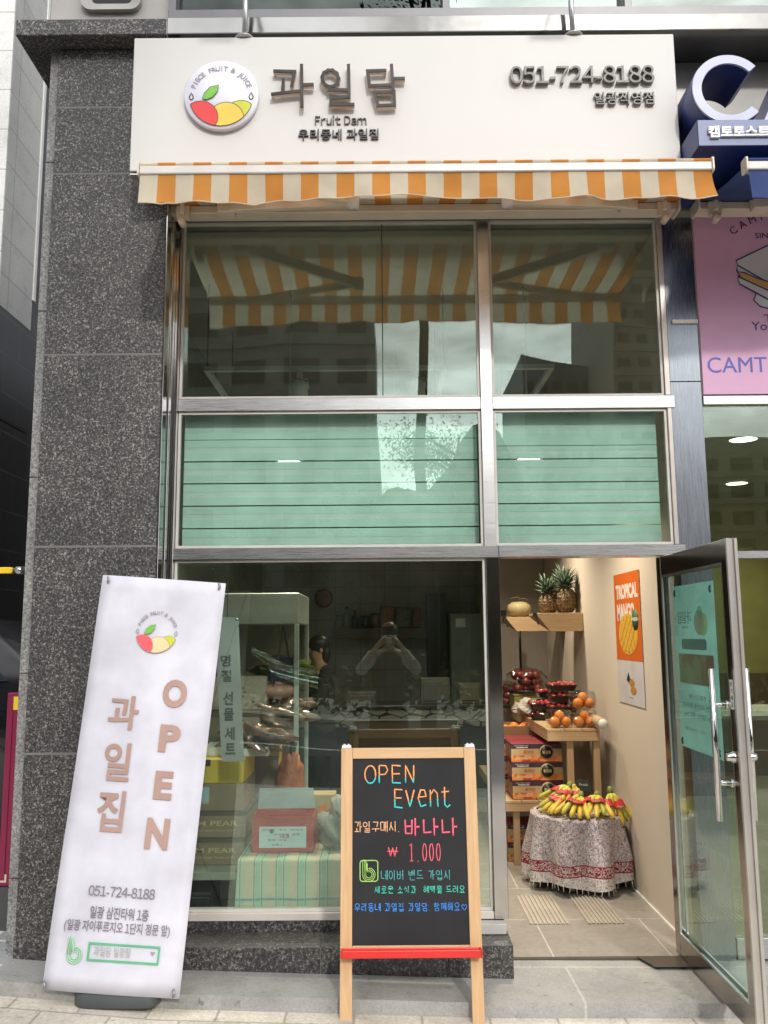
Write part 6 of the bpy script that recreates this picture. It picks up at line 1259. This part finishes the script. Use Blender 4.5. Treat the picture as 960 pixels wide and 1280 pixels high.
def stonework():
    q, n, b = nodes('stacked_stone'); v = N(n, 'TexVoronoi', feature='DISTANCE_TO_EDGE'); v.inputs['Scale'].default_value = 6; n.links.new(coords(n, (1, 1, 1.9)), v.inputs[0]); n.links.new(ramp(n, v.outputs['Distance'], [(.03, (.03, .03, .03)), (.07, (.34, .34, .32))]), b.inputs['Base Color']); b.inputs['Roughness'].default_value = .8; return q
t = thing('kitchen_counter', 'long counter with stone front and dark top at the back of the shop', 'counter', (.1, 4.3, 0)); MB().box(-.85, 0, 0, 1.0, .5, .87).build('counter_body', plain('counter_dark', (.03, .03, .03), .6), t); MB().box(-.85, -.02, .70, 1.0, -.001, .88).build('stone_front', stonework(), t); MB().box(-.88, -.05, .881, 1.03, .55, .91).build('counter_top', plain('counter_top_dark', (.06, .055, .05), .3), t, .003, 1)
for x, w2, h, c_, lb in ((-.35, .3, .12, (.22, .22, .21), 'pale tray on the left of the kitchen counter'), (.42, .3, .26, (.2, .21, .19), 'grey appliance in the middle of the kitchen counter'), (.78, .22, .2, (.26, .25, .2), 'crumpled pale packet on the right of the kitchen counter')):
    o = MB().box(-w2 / 2, 0, 0, w2 / 2, .25, h).box(-w2 / 2 + .02, -.012, .03, w2 / 2 - .02, -.001, h - .03).build('counter_item', plain('counter_item_grey', c_, .5), None, .015, 2); o.location = (.1 + x, 4.45, .912); tag(o, lb, 'kitchen item')
t = thing('wooden_bench', 'dark wooden bench with a thin back rail in the middle of the shop', 'bench', (.17, 2.55, 0)); DW = wood('dark_bench_wood', (.05, .032, .024), (.08, .05, .036), 0, 1); MB().box(-.44, 0, .42, .44, .3, .46).build('seat', DW, t, .003, 1); MB().box(-.44, .30, .62, .44, .33, .90).build('backrest', DW, t, .003, 1); MB().box(-.44, .295, .902, .44, .335, .912).build('top_rail', STEEL, t)
for x in (-.43, .39):
    for y in (0.01, .255): MB().box(x, y, .002, x + .04, y + .04, .419).build('leg', DW, t)
    MB().box(x, .296, .461, x + .04, .30, .619).build('back_post', DW, t)
t = thing('red_crate', 'red crate with a white label standing by the counter', 'crate', (.53, 3.9, 0)); MB().box(-.16, 0, .5, .16, .25, .78).build('crate_body', plain('crate_red', (.22, .03, .025), .5), t, .005, 1); MB().box(-.16, 0, .002, .16, .25, .499).build('lower_box', plain('crate_grey_green', (.2, .22, .19), .6), t, .005, 1); MB().box(-.07, -.002, .52, .09, -.0005, .6).build('label', WHITE, t)

# ------------------------------------------------------------------ lit downlights
EM = bpy.data.materials.new('lit_lamp_disc'); EM.use_nodes = True; n = EM.node_tree; n.nodes.clear(); e_ = N(n, 'Emission'); e_.inputs[0].default_value = (1, .86, .62, 1); e_.inputs[1].default_value = 9; o_ = N(n, 'OutputMaterial'); n.links.new(e_.outputs[0], o_.inputs[0])
def downlight(label, x, y, z, power, col=(1, .86, .66), grp='hanging downlights in the shop', r=.075, drop=0):
    t = thing('downlight', label, 'lamp', (x, y, z), (0, 0, 0), grp)
    MB().lathe([(r, -.006), (r + .018, -.006), (r + .018, -.0005), (r, -.0005)], n=24, caps=False).build('trim_ring', WHITE, t); MB().lathe([(0, -.003), (r - .002, -.003), (r - .002, -.001), (0, -.001)], n=24).build('lamp_disc', EM, t)
    l = bpy.data.lights.new('downlight_lamp', 'AREA'); l.shape = 'DISK'; l.size = r * 2; l.energy = power; l.color = col; lo = bpy.data.objects.new('downlight_lamp', l); COL.objects.link(lo); lo.parent = t; lo.location = (0, 0, -.02); l.spread = R(130)
    if drop: MB().lathe([(0, 0), (r + .012, 0), (r + .012, .06), (r * .7, .09), (0, .09)], n=24).build('lamp_can', TRK, t); MB().tube([(0, 0, .09), (0, 0, drop)], .006, 6).build('hanging_rod', TRK, t)
for x, y, pw, lb in ((.95, .9, 30, 'lit hanging downlight over the doorway mats'), (1.0, 2.4, 26, 'lit hanging downlight over the fruit tables'), (-.62, .92, 22, 'lit hanging downlight over the display fridge'), (.1, 2.0, 7, 'lit hanging downlight over the dark bench'), (.1, 4.0, 8, 'lit hanging downlight over the kitchen counter')): downlight(lb, x, y, 2.76, pw * 1.05, drop=1.18)
for (px, py), lb in (((929, 549), 'nearer lit oval downlight in the neighbouring shop ceiling'), ((921, 604), 'farther lit oval downlight in the neighbouring shop ceiling')): p = at_z(px, py, 3.199); downlight(lb, p.x, p.y, 3.199, 26, (1, .9, .62), 'downlights in the neighbouring ceiling', .11)
# neighbour furniture
t = thing('counter_table', 'white counter table inside the neighbouring shop', 'table', (3.3, 3.0, 0)); MB().box(-.75, 0, .90, .8, .6, .95).build('table_top', WHITE, t, .004, 1); MB().box(-.65, .1, .002, -.6, .5, .899).build('leg', STEEL, t); MB().box(.65, .1, .002, .7, .5, .899).build('leg', STEEL, t)
# ------------------------------------------------------------------ the alley on the left
t = thing('alley_building', 'pale panelled building across the alley with dark tiles at its foot', 'building', (-3.6, 2.6, 0)); T = Matrix.Translation((3.6, -2.6, 0))
AX = -3.30; ya = at_x(12, 150, AX).y; yb_ = at_x(52, 150, AX).y
PANW = tiles('pale_wall_panels', (.50, .50, .48), (.47, .47, .455), (.30, .30, .29), .9, .34, .006, .5, 0, 'yz', .3); PAND = tiles('dark_wall_tiles', (.030, .031, .033), (.025, .026, .028), (.07, .07, .07), .6, .34, .005, .3, .5, 'yz', .3); PANG = tiles('grey_recess_panels', (.085, .09, .10), (.075, .08, .09), (.02, .02, .02), 2.0, .62, .008, .5, 0, 'yz', .3)
zd = at_x(20, 398, AX).z
PANF = tiles('sunlit_front_panels', (.72, .72, .70), (.69, .69, .67), (.42, .42, .4), .8, .38, .006, .4, 0, 'xz', .3)  # front panels whiter than the side, sunlight put into their colour
b = MB(T); b.box(-9, ya, zd, AX, yb_, 9); b.build('panel_wall', PANW, t); MB(T).box(-9, ya - .02, zd + .002, AX - .0, ya - .001, 9).build('front_wall', PANF, t)
MB(T).box(-9, ya + .01, 0, AX - .002, yb_ + .3, zd - .002).build('tile_base', PAND, t)
MB(T).box(AX - .05, yb_ + .001, zd + .3, AX + .012, yb_ + .05, 9).build('corner_trim', WHITE, t)
MB(T).box(-9, yb_ + .06, 0, AX - .03, yb_ + 5, 9).build('recess_wall', PANG, t)
MB(T).box(AX - .003, ya, zd - .98, AX + .004, yb_, zd - .955).build('tile_ledge', BLACK, t)
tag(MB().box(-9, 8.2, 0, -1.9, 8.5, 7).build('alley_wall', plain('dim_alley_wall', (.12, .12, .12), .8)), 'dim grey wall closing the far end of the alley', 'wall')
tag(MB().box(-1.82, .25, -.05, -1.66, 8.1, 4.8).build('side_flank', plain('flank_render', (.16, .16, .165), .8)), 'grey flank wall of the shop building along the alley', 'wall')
# black car parked in the alley
CARB = plain('black_car_paint', (.008, .008, .010), .08, c2=(.009, .009, .011)); CGL = plain('dark_car_glass', (.02, .03, .04), .05); TYR = plain('tyre_rubber', (.02, .02, .02), .8); RIM = steel('car_rim', (.5, .5, .5), .25)
cz_ = zp(-3.9) ; cyy = 1.35
t = thing('parked_car', 'black car parked in the alley beside the granite pillar', 'car', (-4.15, cyy, cz_)); L_ = 2.15
side = [(-2.15, .35), (-2.2, .62), (-2.1, .86), (-1.25, .98), (-.45, 1.46), (.2, 1.55), (1.35, 1.50), (1.98, 1.02), (2.12, .95), (2.15, .5), (2.1, .32)]
b = MB(); n_ = len(side)
def half(y, k, kz): return [(x * (1 - .02 * k), y, z if z < .99 else .99 + (z - .99) * (1 - .0 * k)) for x, z in side]
lv = []
for y, inset in ((0, .10), (.08, .0), (1.62, .0), (1.70, .10)):
    lv.append([(x * (1 - .03 * (inset > 0)), y + (.16 * max(0, z - .95) / .6 if y < .5 else -.16 * max(0, z - .95) / .6), z - (.03 if inset and z > .9 else 0)) for x, z in side])
b.add([p for l in lv for p in l], [(i * n_ + k, i * n_ + (k + 1) % n_, (i + 1) * n_ + (k + 1) % n_, (i + 1) * n_ + k) for i in range(3) for k in range(n_)] + [tuple(range(n_)), tuple(range(4 * n_ - 1, 3 * n_ - 1, -1))], 0, True)
b.build('car_body', CARB, t, .02, 2)
def cw(p): return [(x, (.14 * max(0, z - .95) / .6) - .004, z) for x, z in p]
for p in ([(-1.0, 1.02), (-.42, 1.40), (.0, 1.45), (.0, 1.02)], [(.06, 1.02), (.06, 1.455), (.72, 1.45), (.72, 1.02)], [(.78, 1.02), (.78, 1.445), (1.2, 1.40), (1.55, 1.08)]):
    q = cw(p); MB().hexa(q, [(x, y + .02, z) for x, y, z in q]).build('side_window', CGL, t)
for x in (-1.4, 1.35):
    for y, s_ in ((-.02, 1), (1.52, -1)):
        wh = MB().lathe([(.21, .0), (.33, .01), (.345, .05), (.345, .16), (.33, .2), (.21, .2)], (x, y, .345), 30, 0, 'y').build('wheel', TYR, t); rb = MB().lathe([(0, .02), (.05, .015), (.06, .03), (.2, .02), (.212, .01), (.212, .18), (0, .18)], (x, y, .345), 30, 0, 'y')
        for k in range(5): a = k * 1.2566; rb.bar((x, y + .012, .345), (x + .2 * math.cos(a), y + .012, .345 + .2 * math.sin(a)), .05, .012, up=(0, 1, 0))
        rb.build('rim', RIM, wh)
MB().box(-.85, -.14, .98, -.68, .0, 1.10).build('wing_mirror', CARB, t, .03, 3); MB().box(2.10, .1, .72, 2.16, .45, .86).build('tail_lamp', REDP, t, .01, 2); MB().box(2.10, 1.25, .72, 2.16, 1.6, .86).build('tail_lamp', REDP, t, .01, 2)
for x in (-.25, .62): MB().box(x, -.03, .86, x + .2, -.004, .89).build('door_handle', CHROME, t)
MB().tube([(-.3, .22, 1.50), (-.1, .2, 1.58), (1.1, .2, 1.56), (1.3, .22, 1.48)], .016, 8).build('roof_rail', plain('grey_rail', (.2, .2, .21), .3, .5), t)
# magenta post panel and yellow pipe handle
MAG = plain('magenta_metal', (.20, .012, .05), .35, c2=(.18, .010, .045))
a, b_ = at(14, 866, .1), at(4, 1108, .1)
t = thing('sign_post', 'magenta metal post panel with a yellow sticker beside the alley edge of the pillar', 'post', (-2.0, .1, zp(-2.0)))
w0 = at(23, 900, .1).x + 2.0; zt_p, zb_p = a.z - zp(-2.), b_.z - zp(-2.)
MB().box(w0 - .065, 0, zb_p, w0, .035, zt_p).build('post_panel', MAG, t, .004, 2); MB().box(w0 - .055, -.006, zb_p + .03, w0 - .03, -.0005, zt_p - .03).build('raised_rib', MAG, t, .003, 2)
MB().box(w0 - .03, -.003, zt_p - .09, w0 - .006, -.0005, zt_p - .02).build('sticker', plain('yellow_sticker', (.72, .52, .03), .5), t); MB().box(w0 - .06, -.003, zb_p + .02, w0 - .02, -.0008, zb_p + .06).build('sticker', plain('pale_sticker', (.6, .5, .4), .5), t)
MB().box(w0 - .10, -.02, 0.0, w0 + .02, .06, max(.02, zb_p - .002)).build('post_foot', DARK, t)
p = at(2, 712, .05); q = at(24, 713, .05)
t = thing('pipe_valve', 'yellow valve handle on a short pipe at the alley edge of the pillar', 'valve', (q.x, .05, q.z)); dx = p.x - q.x
MB().prism(rrect(dx - .06, -.017, -.03, .017, .012), -.016, .016).build('yellow_handle', plain('yellow_plastic', (.78, .55, .02), .4), t, .004, 2); MB().tube([(-.032, 0, 0), (.03, 0, 0)], .012, 10).lathe([(0, -.02), (.022, -.02), (.022, .02), (0, .02)], (.005, 0, 0), 12, 0, 'x').build('metal_stem', STEELD, t); MB().tube([(.025, .0, 0), (.12, .02, 0)], .02, 12).build('pipe', DARK, t)

# ------------------------------------------------------------------ across the street, seen as reflections in the glass
CONC = plain('apartment_concrete', (.42, .42, .42), .85, c2=(.36, .36, .37), sc=.4); CONC2 = plain('apartment_beige', (.46, .43, .39), .85, sc=.4); AWIN = plain('apartment_glass', (.05, .06, .075), .2)
def block(label, x0, x1, D, h, floors, bays, mt=CONC, depth=14, base=0, slope=0):
    t = thing('apartment_building', label, 'building', ((x0 + x1) / 2, -D, base)); w_ = (x1 - x0) / 2
    MB().hexa([(-w_, 0, -2), (w_, 0, -2), (w_, 0, h - slope), (-w_, 0, h)], [(-w_, -depth, -2), (w_, -depth, -2), (w_, -depth, h - slope), (-w_, -depth, h)]).build('wall', mt, t)
    fh = (h - slope - 1) / floors
    for f in range(floors):
        b = MB(); bw2 = 2 * w_ / bays
        for k in range(bays): b.box(-w_ + bw2 * k + bw2 * .18, .02, fh * f + 1.2, -w_ + bw2 * (k + 1) - bw2 * .18, .06, fh * f + fh * .72 + .5)
        b.build('window_row', AWIN, t)
        MB().box(-w_ - .02, .0, fh * f + .45, w_ + .02, .25, fh * f + .62).build('floor_band', mt, t)
    if not slope: MB().box(-w_ * .5, -depth * .7, h - slope + .02, w_ * .2, -depth * .3, h + 2.2).build('roof_house', mt, t)
e1 = at(470, 560, 42); block('broad grey block across the street left of the bare trunk', -34, e1.x, 42, 24, 8, 12)
e0, e2 = at(655, 560, 70), at(768, 560, 70); hz_ = at(700, 440, 70).z; block('mid height block with a sloping parapet across the street', e0.x, e2.x, 70, hz_, 11, 6, plain('slate_apartment', (.30, .32, .35), .8, sc=.4), 14, 0, 1.5)
e0, e2 = at(772, 560, 62), at(836, 560, 62); hz_ = at(800, 287, 62).z; block('tall tower block at the right across the street', e0.x, e2.x + 2, 62, hz_, 17, 4, plain('tower_beige', (.44, .41, .37), .8, sc=.4))
block('low distant block behind the trees across the street', 24, 60, 90, 22, 7, 10, CONC2)
# a wooded bank closes the view at the horizon
LFD = None
WOOD = plain('far_wood', (.022, .026, .012), .95, c2=(.05, .05, .02), sc=3, bmp=1.0, bsc=6)
rd = random.Random(9); b = MB()
def bank(u, v):
    x = -70 + 140 * u; hh = 5.2 + 1.6 * math.sin(x * .21) + .9 * math.sin(x * .57 + 1) + .5 * math.sin(x * 1.7) + 4.2 * math.exp(-((x - 4.4) / 2.3) ** 2) + 2.0 * math.exp(-((x + .4) / 1.2) ** 2) + rd.uniform(-.25, .25)
    return (x, -27 - 6 * v + rd.uniform(-.3, .3), -1 + (hh + 1) * (math.sin(v * math.pi / 2)) ** .5)
b.grid(bank, 280, 16); o = b.build('distant_wood', WOOD, kind='stuff'); tag(o, 'dark wooded bank beyond the hedge across the street', 'wood', None, 'stuff')
# trees
BARK = plain('grey_bark', (.09, .07, .055), .9, bmp=.6, bsc=30)
def leafmat(name, a, b_): 
    q, n, bs_ = nodes(name); o_ = N(n, 'ObjectInfo'); z = N(n, 'TexNoise'); z.inputs['Scale'].default_value = 2.5; n.links.new(coords(n), z.inputs[0]); n.links.new(ramp(n, z.outputs[0], [(.35, a), (.65, b_)]), bs_.inputs['Base Color']); bs_.inputs['Roughness'].default_value = .6; return q
LF1 = leafmat('pine_needles', (.035, .05, .02), (.075, .085, .03)); LF2 = leafmat('spring_leaves', (.09, .09, .03), (.17, .14, .045))
def tree(label, x, y, h, cr_, c0, seed, mt, trunk=.1, dens=9000):
    rd = random.Random(seed); t = thing('street_tree', label, 'tree', (x, y, -.1), (0, 0, seed), 'trees across the street')
    P = [(rd.uniform(-.08, .08) * k, rd.uniform(-.08, .08) * k, h * .92 * k / 6) for k in range(7)]; b = MB().tube(P, [trunk * (1.15 - .15 * k) for k in range(7)], 8); tips = []
    for i in range(11):
        k = rd.uniform(c0, .9); z = h * k; a = rd.uniform(0, 6.28); ln = cr_ * rd.uniform(.5, 1.0) * (1.2 - .6 * k); p = Vector((0, 0, z)); m_ = p + Vector((math.cos(a) * ln * .5, math.sin(a) * ln * .5, ln * .3)); e = p + Vector((math.cos(a) * ln, math.sin(a) * ln, ln * .35)); b.tube([p, m_, e], [trunk * .4, trunk * .25, trunk * .1], 5); tips += [e, m_.lerp(e, .5), m_]
    b.build('trunk', BARK, t); f = MB(); tips.append(Vector((0, 0, h * .95)))
    for i in range(dens):
        c_ = rd.choice(tips) + Vector((rd.gauss(0, 1), rd.gauss(0, 1), rd.gauss(0, .6))) * cr_ * .15; s_ = rd.uniform(.018, .045); u = Vector((rd.gauss(0, 1), rd.gauss(0, 1), rd.gauss(0, 1))).normalized(); v = u.orthogonal().normalized(); w2 = u.cross(v)
        f.add([c_ - v * s_ * 1.5, c_ + w2 * s_ * .45, c_ + v * s_ * 1.5, c_ - w2 * s_ * .45], [(0, 1, 2, 3)])
    f.build('crown', mt, t); return t
tp = at(531, 560, 9.5); tree('tall bare trunked pine across the street', tp.x, -9.5, 15, 1.7, .6, 2, LF1, .12, 3500)
for (px, D, h, cr_, sd_, mt, lb) in ((580, 17, 7.2, 2.8, 4, LF1, 'bushy pine just right of the tall trunk across the street'), (640, 22, 7.4, 2.8, 5, LF2, 'yellowish young tree before the mid height block'), (470, 20, 6.0, 2.2, 6, LF1, 'slim pine left of the tall trunk across the street'), (300, 19, 4.2, 2.4, 7, LF2, 'low yellowish tree before the broad grey block'), (380, 18, 4.0, 2.0, 8, LF1, 'low dark tree before the broad grey block'), (720, 18, 5.0, 2.4, 9, LF1, 'dark low tree before the tower block'), (800, 24, 6.5, 3.2, 10, LF2, 'tree at the right end of the street row'), (190, 22, 5.0, 2.6, 12, LF1, 'dark tree at the left end of the street row')):
    p = at(px, 700, D); tree(lb, p.x, -D, h, cr_, .3, sd_, mt, .12)
HD = leafmat('hedge_leaves', (.10, .10, .035), (.20, .15, .05)); b = MB(); rd = random.Random(3)
for i in range(5200): 
    c_ = Vector((rd.uniform(-26, 26), -14.6 + rd.uniform(-.7, .7), -.1 + abs(rd.gauss(.4, .35)))); s_ = rd.uniform(.06, .14); u = Vector((rd.gauss(0, 1), rd.gauss(0, 1), rd.gauss(0, 1))).normalized(); v = u.orthogonal().normalized(); w2 = u.cross(v); b.add([c_ - v * s_, c_ + w2 * s_ * .6, c_ + v * s_, c_ - w2 * s_ * .6], [(0, 1, 2, 3)])
o = b.build('hedge', HD, kind='stuff'); tag(o, 'low yellowish hedge along the far side of the road', 'hedge', None, 'stuff')

# ------------------------------------------------------------------ people
SKIN = plain('skin', (.50, .31, .22), .55); HAIR = plain('black_hair', (.012, .010, .009), .4); BLKC = plain('black_cotton', (.010, .010, .012), .9); GRYC = plain('grey_cotton', (.40, .40, .42), .9); JEAN = plain('grey_jeans', (.24, .27, .33), .9); SHOE = plain('dark_shoe', (.05, .05, .05), .6)
def skin(name, vs, es, rs, mt, parent, root=0, sub=2):
    me = bpy.data.meshes.new(name); me.from_pydata(vs, es, []); o = bpy.data.objects.new(name, me); COL.objects.link(o)
    o.modifiers.new('skin', 'SKIN'); s_ = o.modifiers.new('sub', 'SUBSURF'); s_.levels = s_.render_levels = sub
    for i, r in enumerate(rs): me.skin_vertices[0].data[i].radius = r if isinstance(r, tuple) else (r, r)
    me.skin_vertices[0].data[root].use_root = True
    bpy.context.view_layer.update(); m2_ = bpy.data.meshes.new_from_object(o.evaluated_get(bpy.context.evaluated_depsgraph_get())); bpy.data.objects.remove(o); bpy.data.meshes.remove(me)
    m2_.name = name; m2_.materials.clear(); m2_.materials.append(mt)
    for p in m2_.polygons: p.use_smooth = True
    o = bpy.data.objects.new(name, m2_); COL.objects.link(o); o.parent = parent; return o
def person(label, loc, rz, arms, dress, legm, sleeve, s=1.0, mask=False):
    """local +y is the way the person faces; arms: shoulder-elbow-wrist-hand points for the right side, mirrored"""
    t = thing('person', label, 'person', loc, (0, 0, rz)); t.scale = (s, s, s)
    V = [(0, 0, .92), (0, -.01, 1.08), (0, -.015, 1.26), (0, -.015, 1.40), (0, 0, 1.47), (0, .015, 1.555), (0, .025, 1.64)]; Rr = [(.155, .11), (.135, .10), (.155, .105), (.12, .09), .048, (.066, .085), (.062, .078)]; Ed = [(i, i + 1) for i in range(6)]
    def add(p, r, frm): V.append(p); Rr.append(r); Ed.append((frm, len(V) - 1)); return len(V) - 1
    for sx in (-1, 1):
        h = add((sx * .095, 0, .86), (.095, .095), 0); k_ = add((sx * .10, .015, .48), .058, h); an = add((sx * .10, -.02, .09), .038, k_); add((sx * .105, .06, .04), .036, an)
        sh_ = add((sx * .175, -.015, 1.375), .056, 3); el = add((sx * arms[0][0], arms[0][1], arms[0][2]), .040, sh_); wr_ = add((sx * arms[1][0], arms[1][1], arms[1][2]), .028, el); hd_ = add((sx * arms[2][0], arms[2][1], arms[2][2]), (.036, .022), wr_)
        base = Vector(arms[2])
        for f in range(4):
            q = base + Vector((-.012, .01, .028 - .018 * f)); k1 = add((sx * (q.x - .02), q.y + .012, q.z + .004), .0095, hd_); add((sx * (q.x - .042), q.y + .004, q.z), .008, k1)
        add((sx * (base.x - .01), base.y - .03, base.z + .03), .010, hd_)
    body = skin('body', V, Ed, Rr, SKIN, t)
    # face: nose, eyes, mouth, ears
    fb = MB(); fb.ball((0, .105, 1.60), (.012, .02, .02), 8, 6)
    for sx in (-1, 1): fb.ball((sx * .074, .015, 1.60), (.012, .02, .03), 8, 6)
    fb.build('nose_and_ears', SKIN, t); fb = MB()
    for sx in (-1, 1): fb.ball((sx * .03, .094, 1.625), (.012, .008, .007), 8, 6)
    fb.build('eyes', HAIR, t); MB().ball((0, .095, 1.562), (.022, .008, .006), 8, 6).build('mouth', plain('lip', (.36, .12, .1), .5), t)
    if mask: MB().grid(lambda u, v: (.075 * math.sin(R(-75 + 150 * u)), .025 + .088 * math.cos(R(-75 + 150 * u)), 1.52 + .085 * v), 12, 6).build('face_mask', WHITE, t)
    hb = MB(); hb.ball((0, .0, 1.655), (.092, .112, .095), 18, 12, 0, .01); hb.ball((0, -.05, 1.57), (.085, .065, .11), 16, 10, 0, .02); hb.build('hair', HAIR, t)
    # clothes: a tunic to the thighs, sleeves, trousers, shoes
    n = 32; lv = []
    for z, rx, ry, yo in ((.62, .225, .165, .0), (.85, .20, .15, 0), (1.05, .175, .13, -.01), (1.25, .19, .128, -.015), (1.38, .165, .11, -.015), (1.435, .09, .075, -.005)): lv.append([(rx * math.cos(2 * math.pi * k / n), yo + ry * (1 + .03 * math.sin(k * 2.0)) * math.sin(2 * math.pi * k / n), z) for k in range(n)])
    MB().add([p for l in lv for p in l], [(i * n + k, i * n + (k + 1) % n, (i + 1) * n + (k + 1) % n, (i + 1) * n + k) for i in range(len(lv) - 1) for k in range(n)], 0, True).build('tunic', dress, t)
    for sx in (-1, 1):
        sh_ = Vector((sx * .165, -.015, 1.385)); el = Vector((sx * arms[0][0], arms[0][1], arms[0][2])); wr_ = Vector((sx * arms[1][0], arms[1][1], arms[1][2])); MB().tube([Vector((sx * .12, -.015, 1.395)), sh_, sh_.lerp(el, .5), el, el.lerp(wr_, .35)], [.07, .075, .066, .06, .058], 14).build('sleeve', sleeve, t)
        MB().tube([(sx * .095, 0, .90), (sx * .10, .01, .66), (sx * .10, .015, .48), (sx * .10, -.015, .12)], [.11, .098, .075, .062], 14).build('trouser_leg', legm, t); MB().ball((sx * .105, .03, .045), (.048, .13, .045), 14, 8).build('shoe', SHOE, t)
    return t
CAMARM = [(.285, .17, 1.25), (.135, .235, 1.47), (.075, .25, 1.545)]
ph_ = person('person in a black tunic and grey sleeves raising both hands to take the photo', (.03, -5.02, zp(0) - .062), 0, CAMARM, BLKC, JEAN, GRYC, 1.03, True)
person('person with dark hair in black clothes standing in the shop by the fridge', (-.60, 3.3, 0.001), R(120), [(.24, .10, 1.15), (.17, .30, 1.12), (.12, .36, 1.14)], BLKC, BLKC, BLKC, .93)
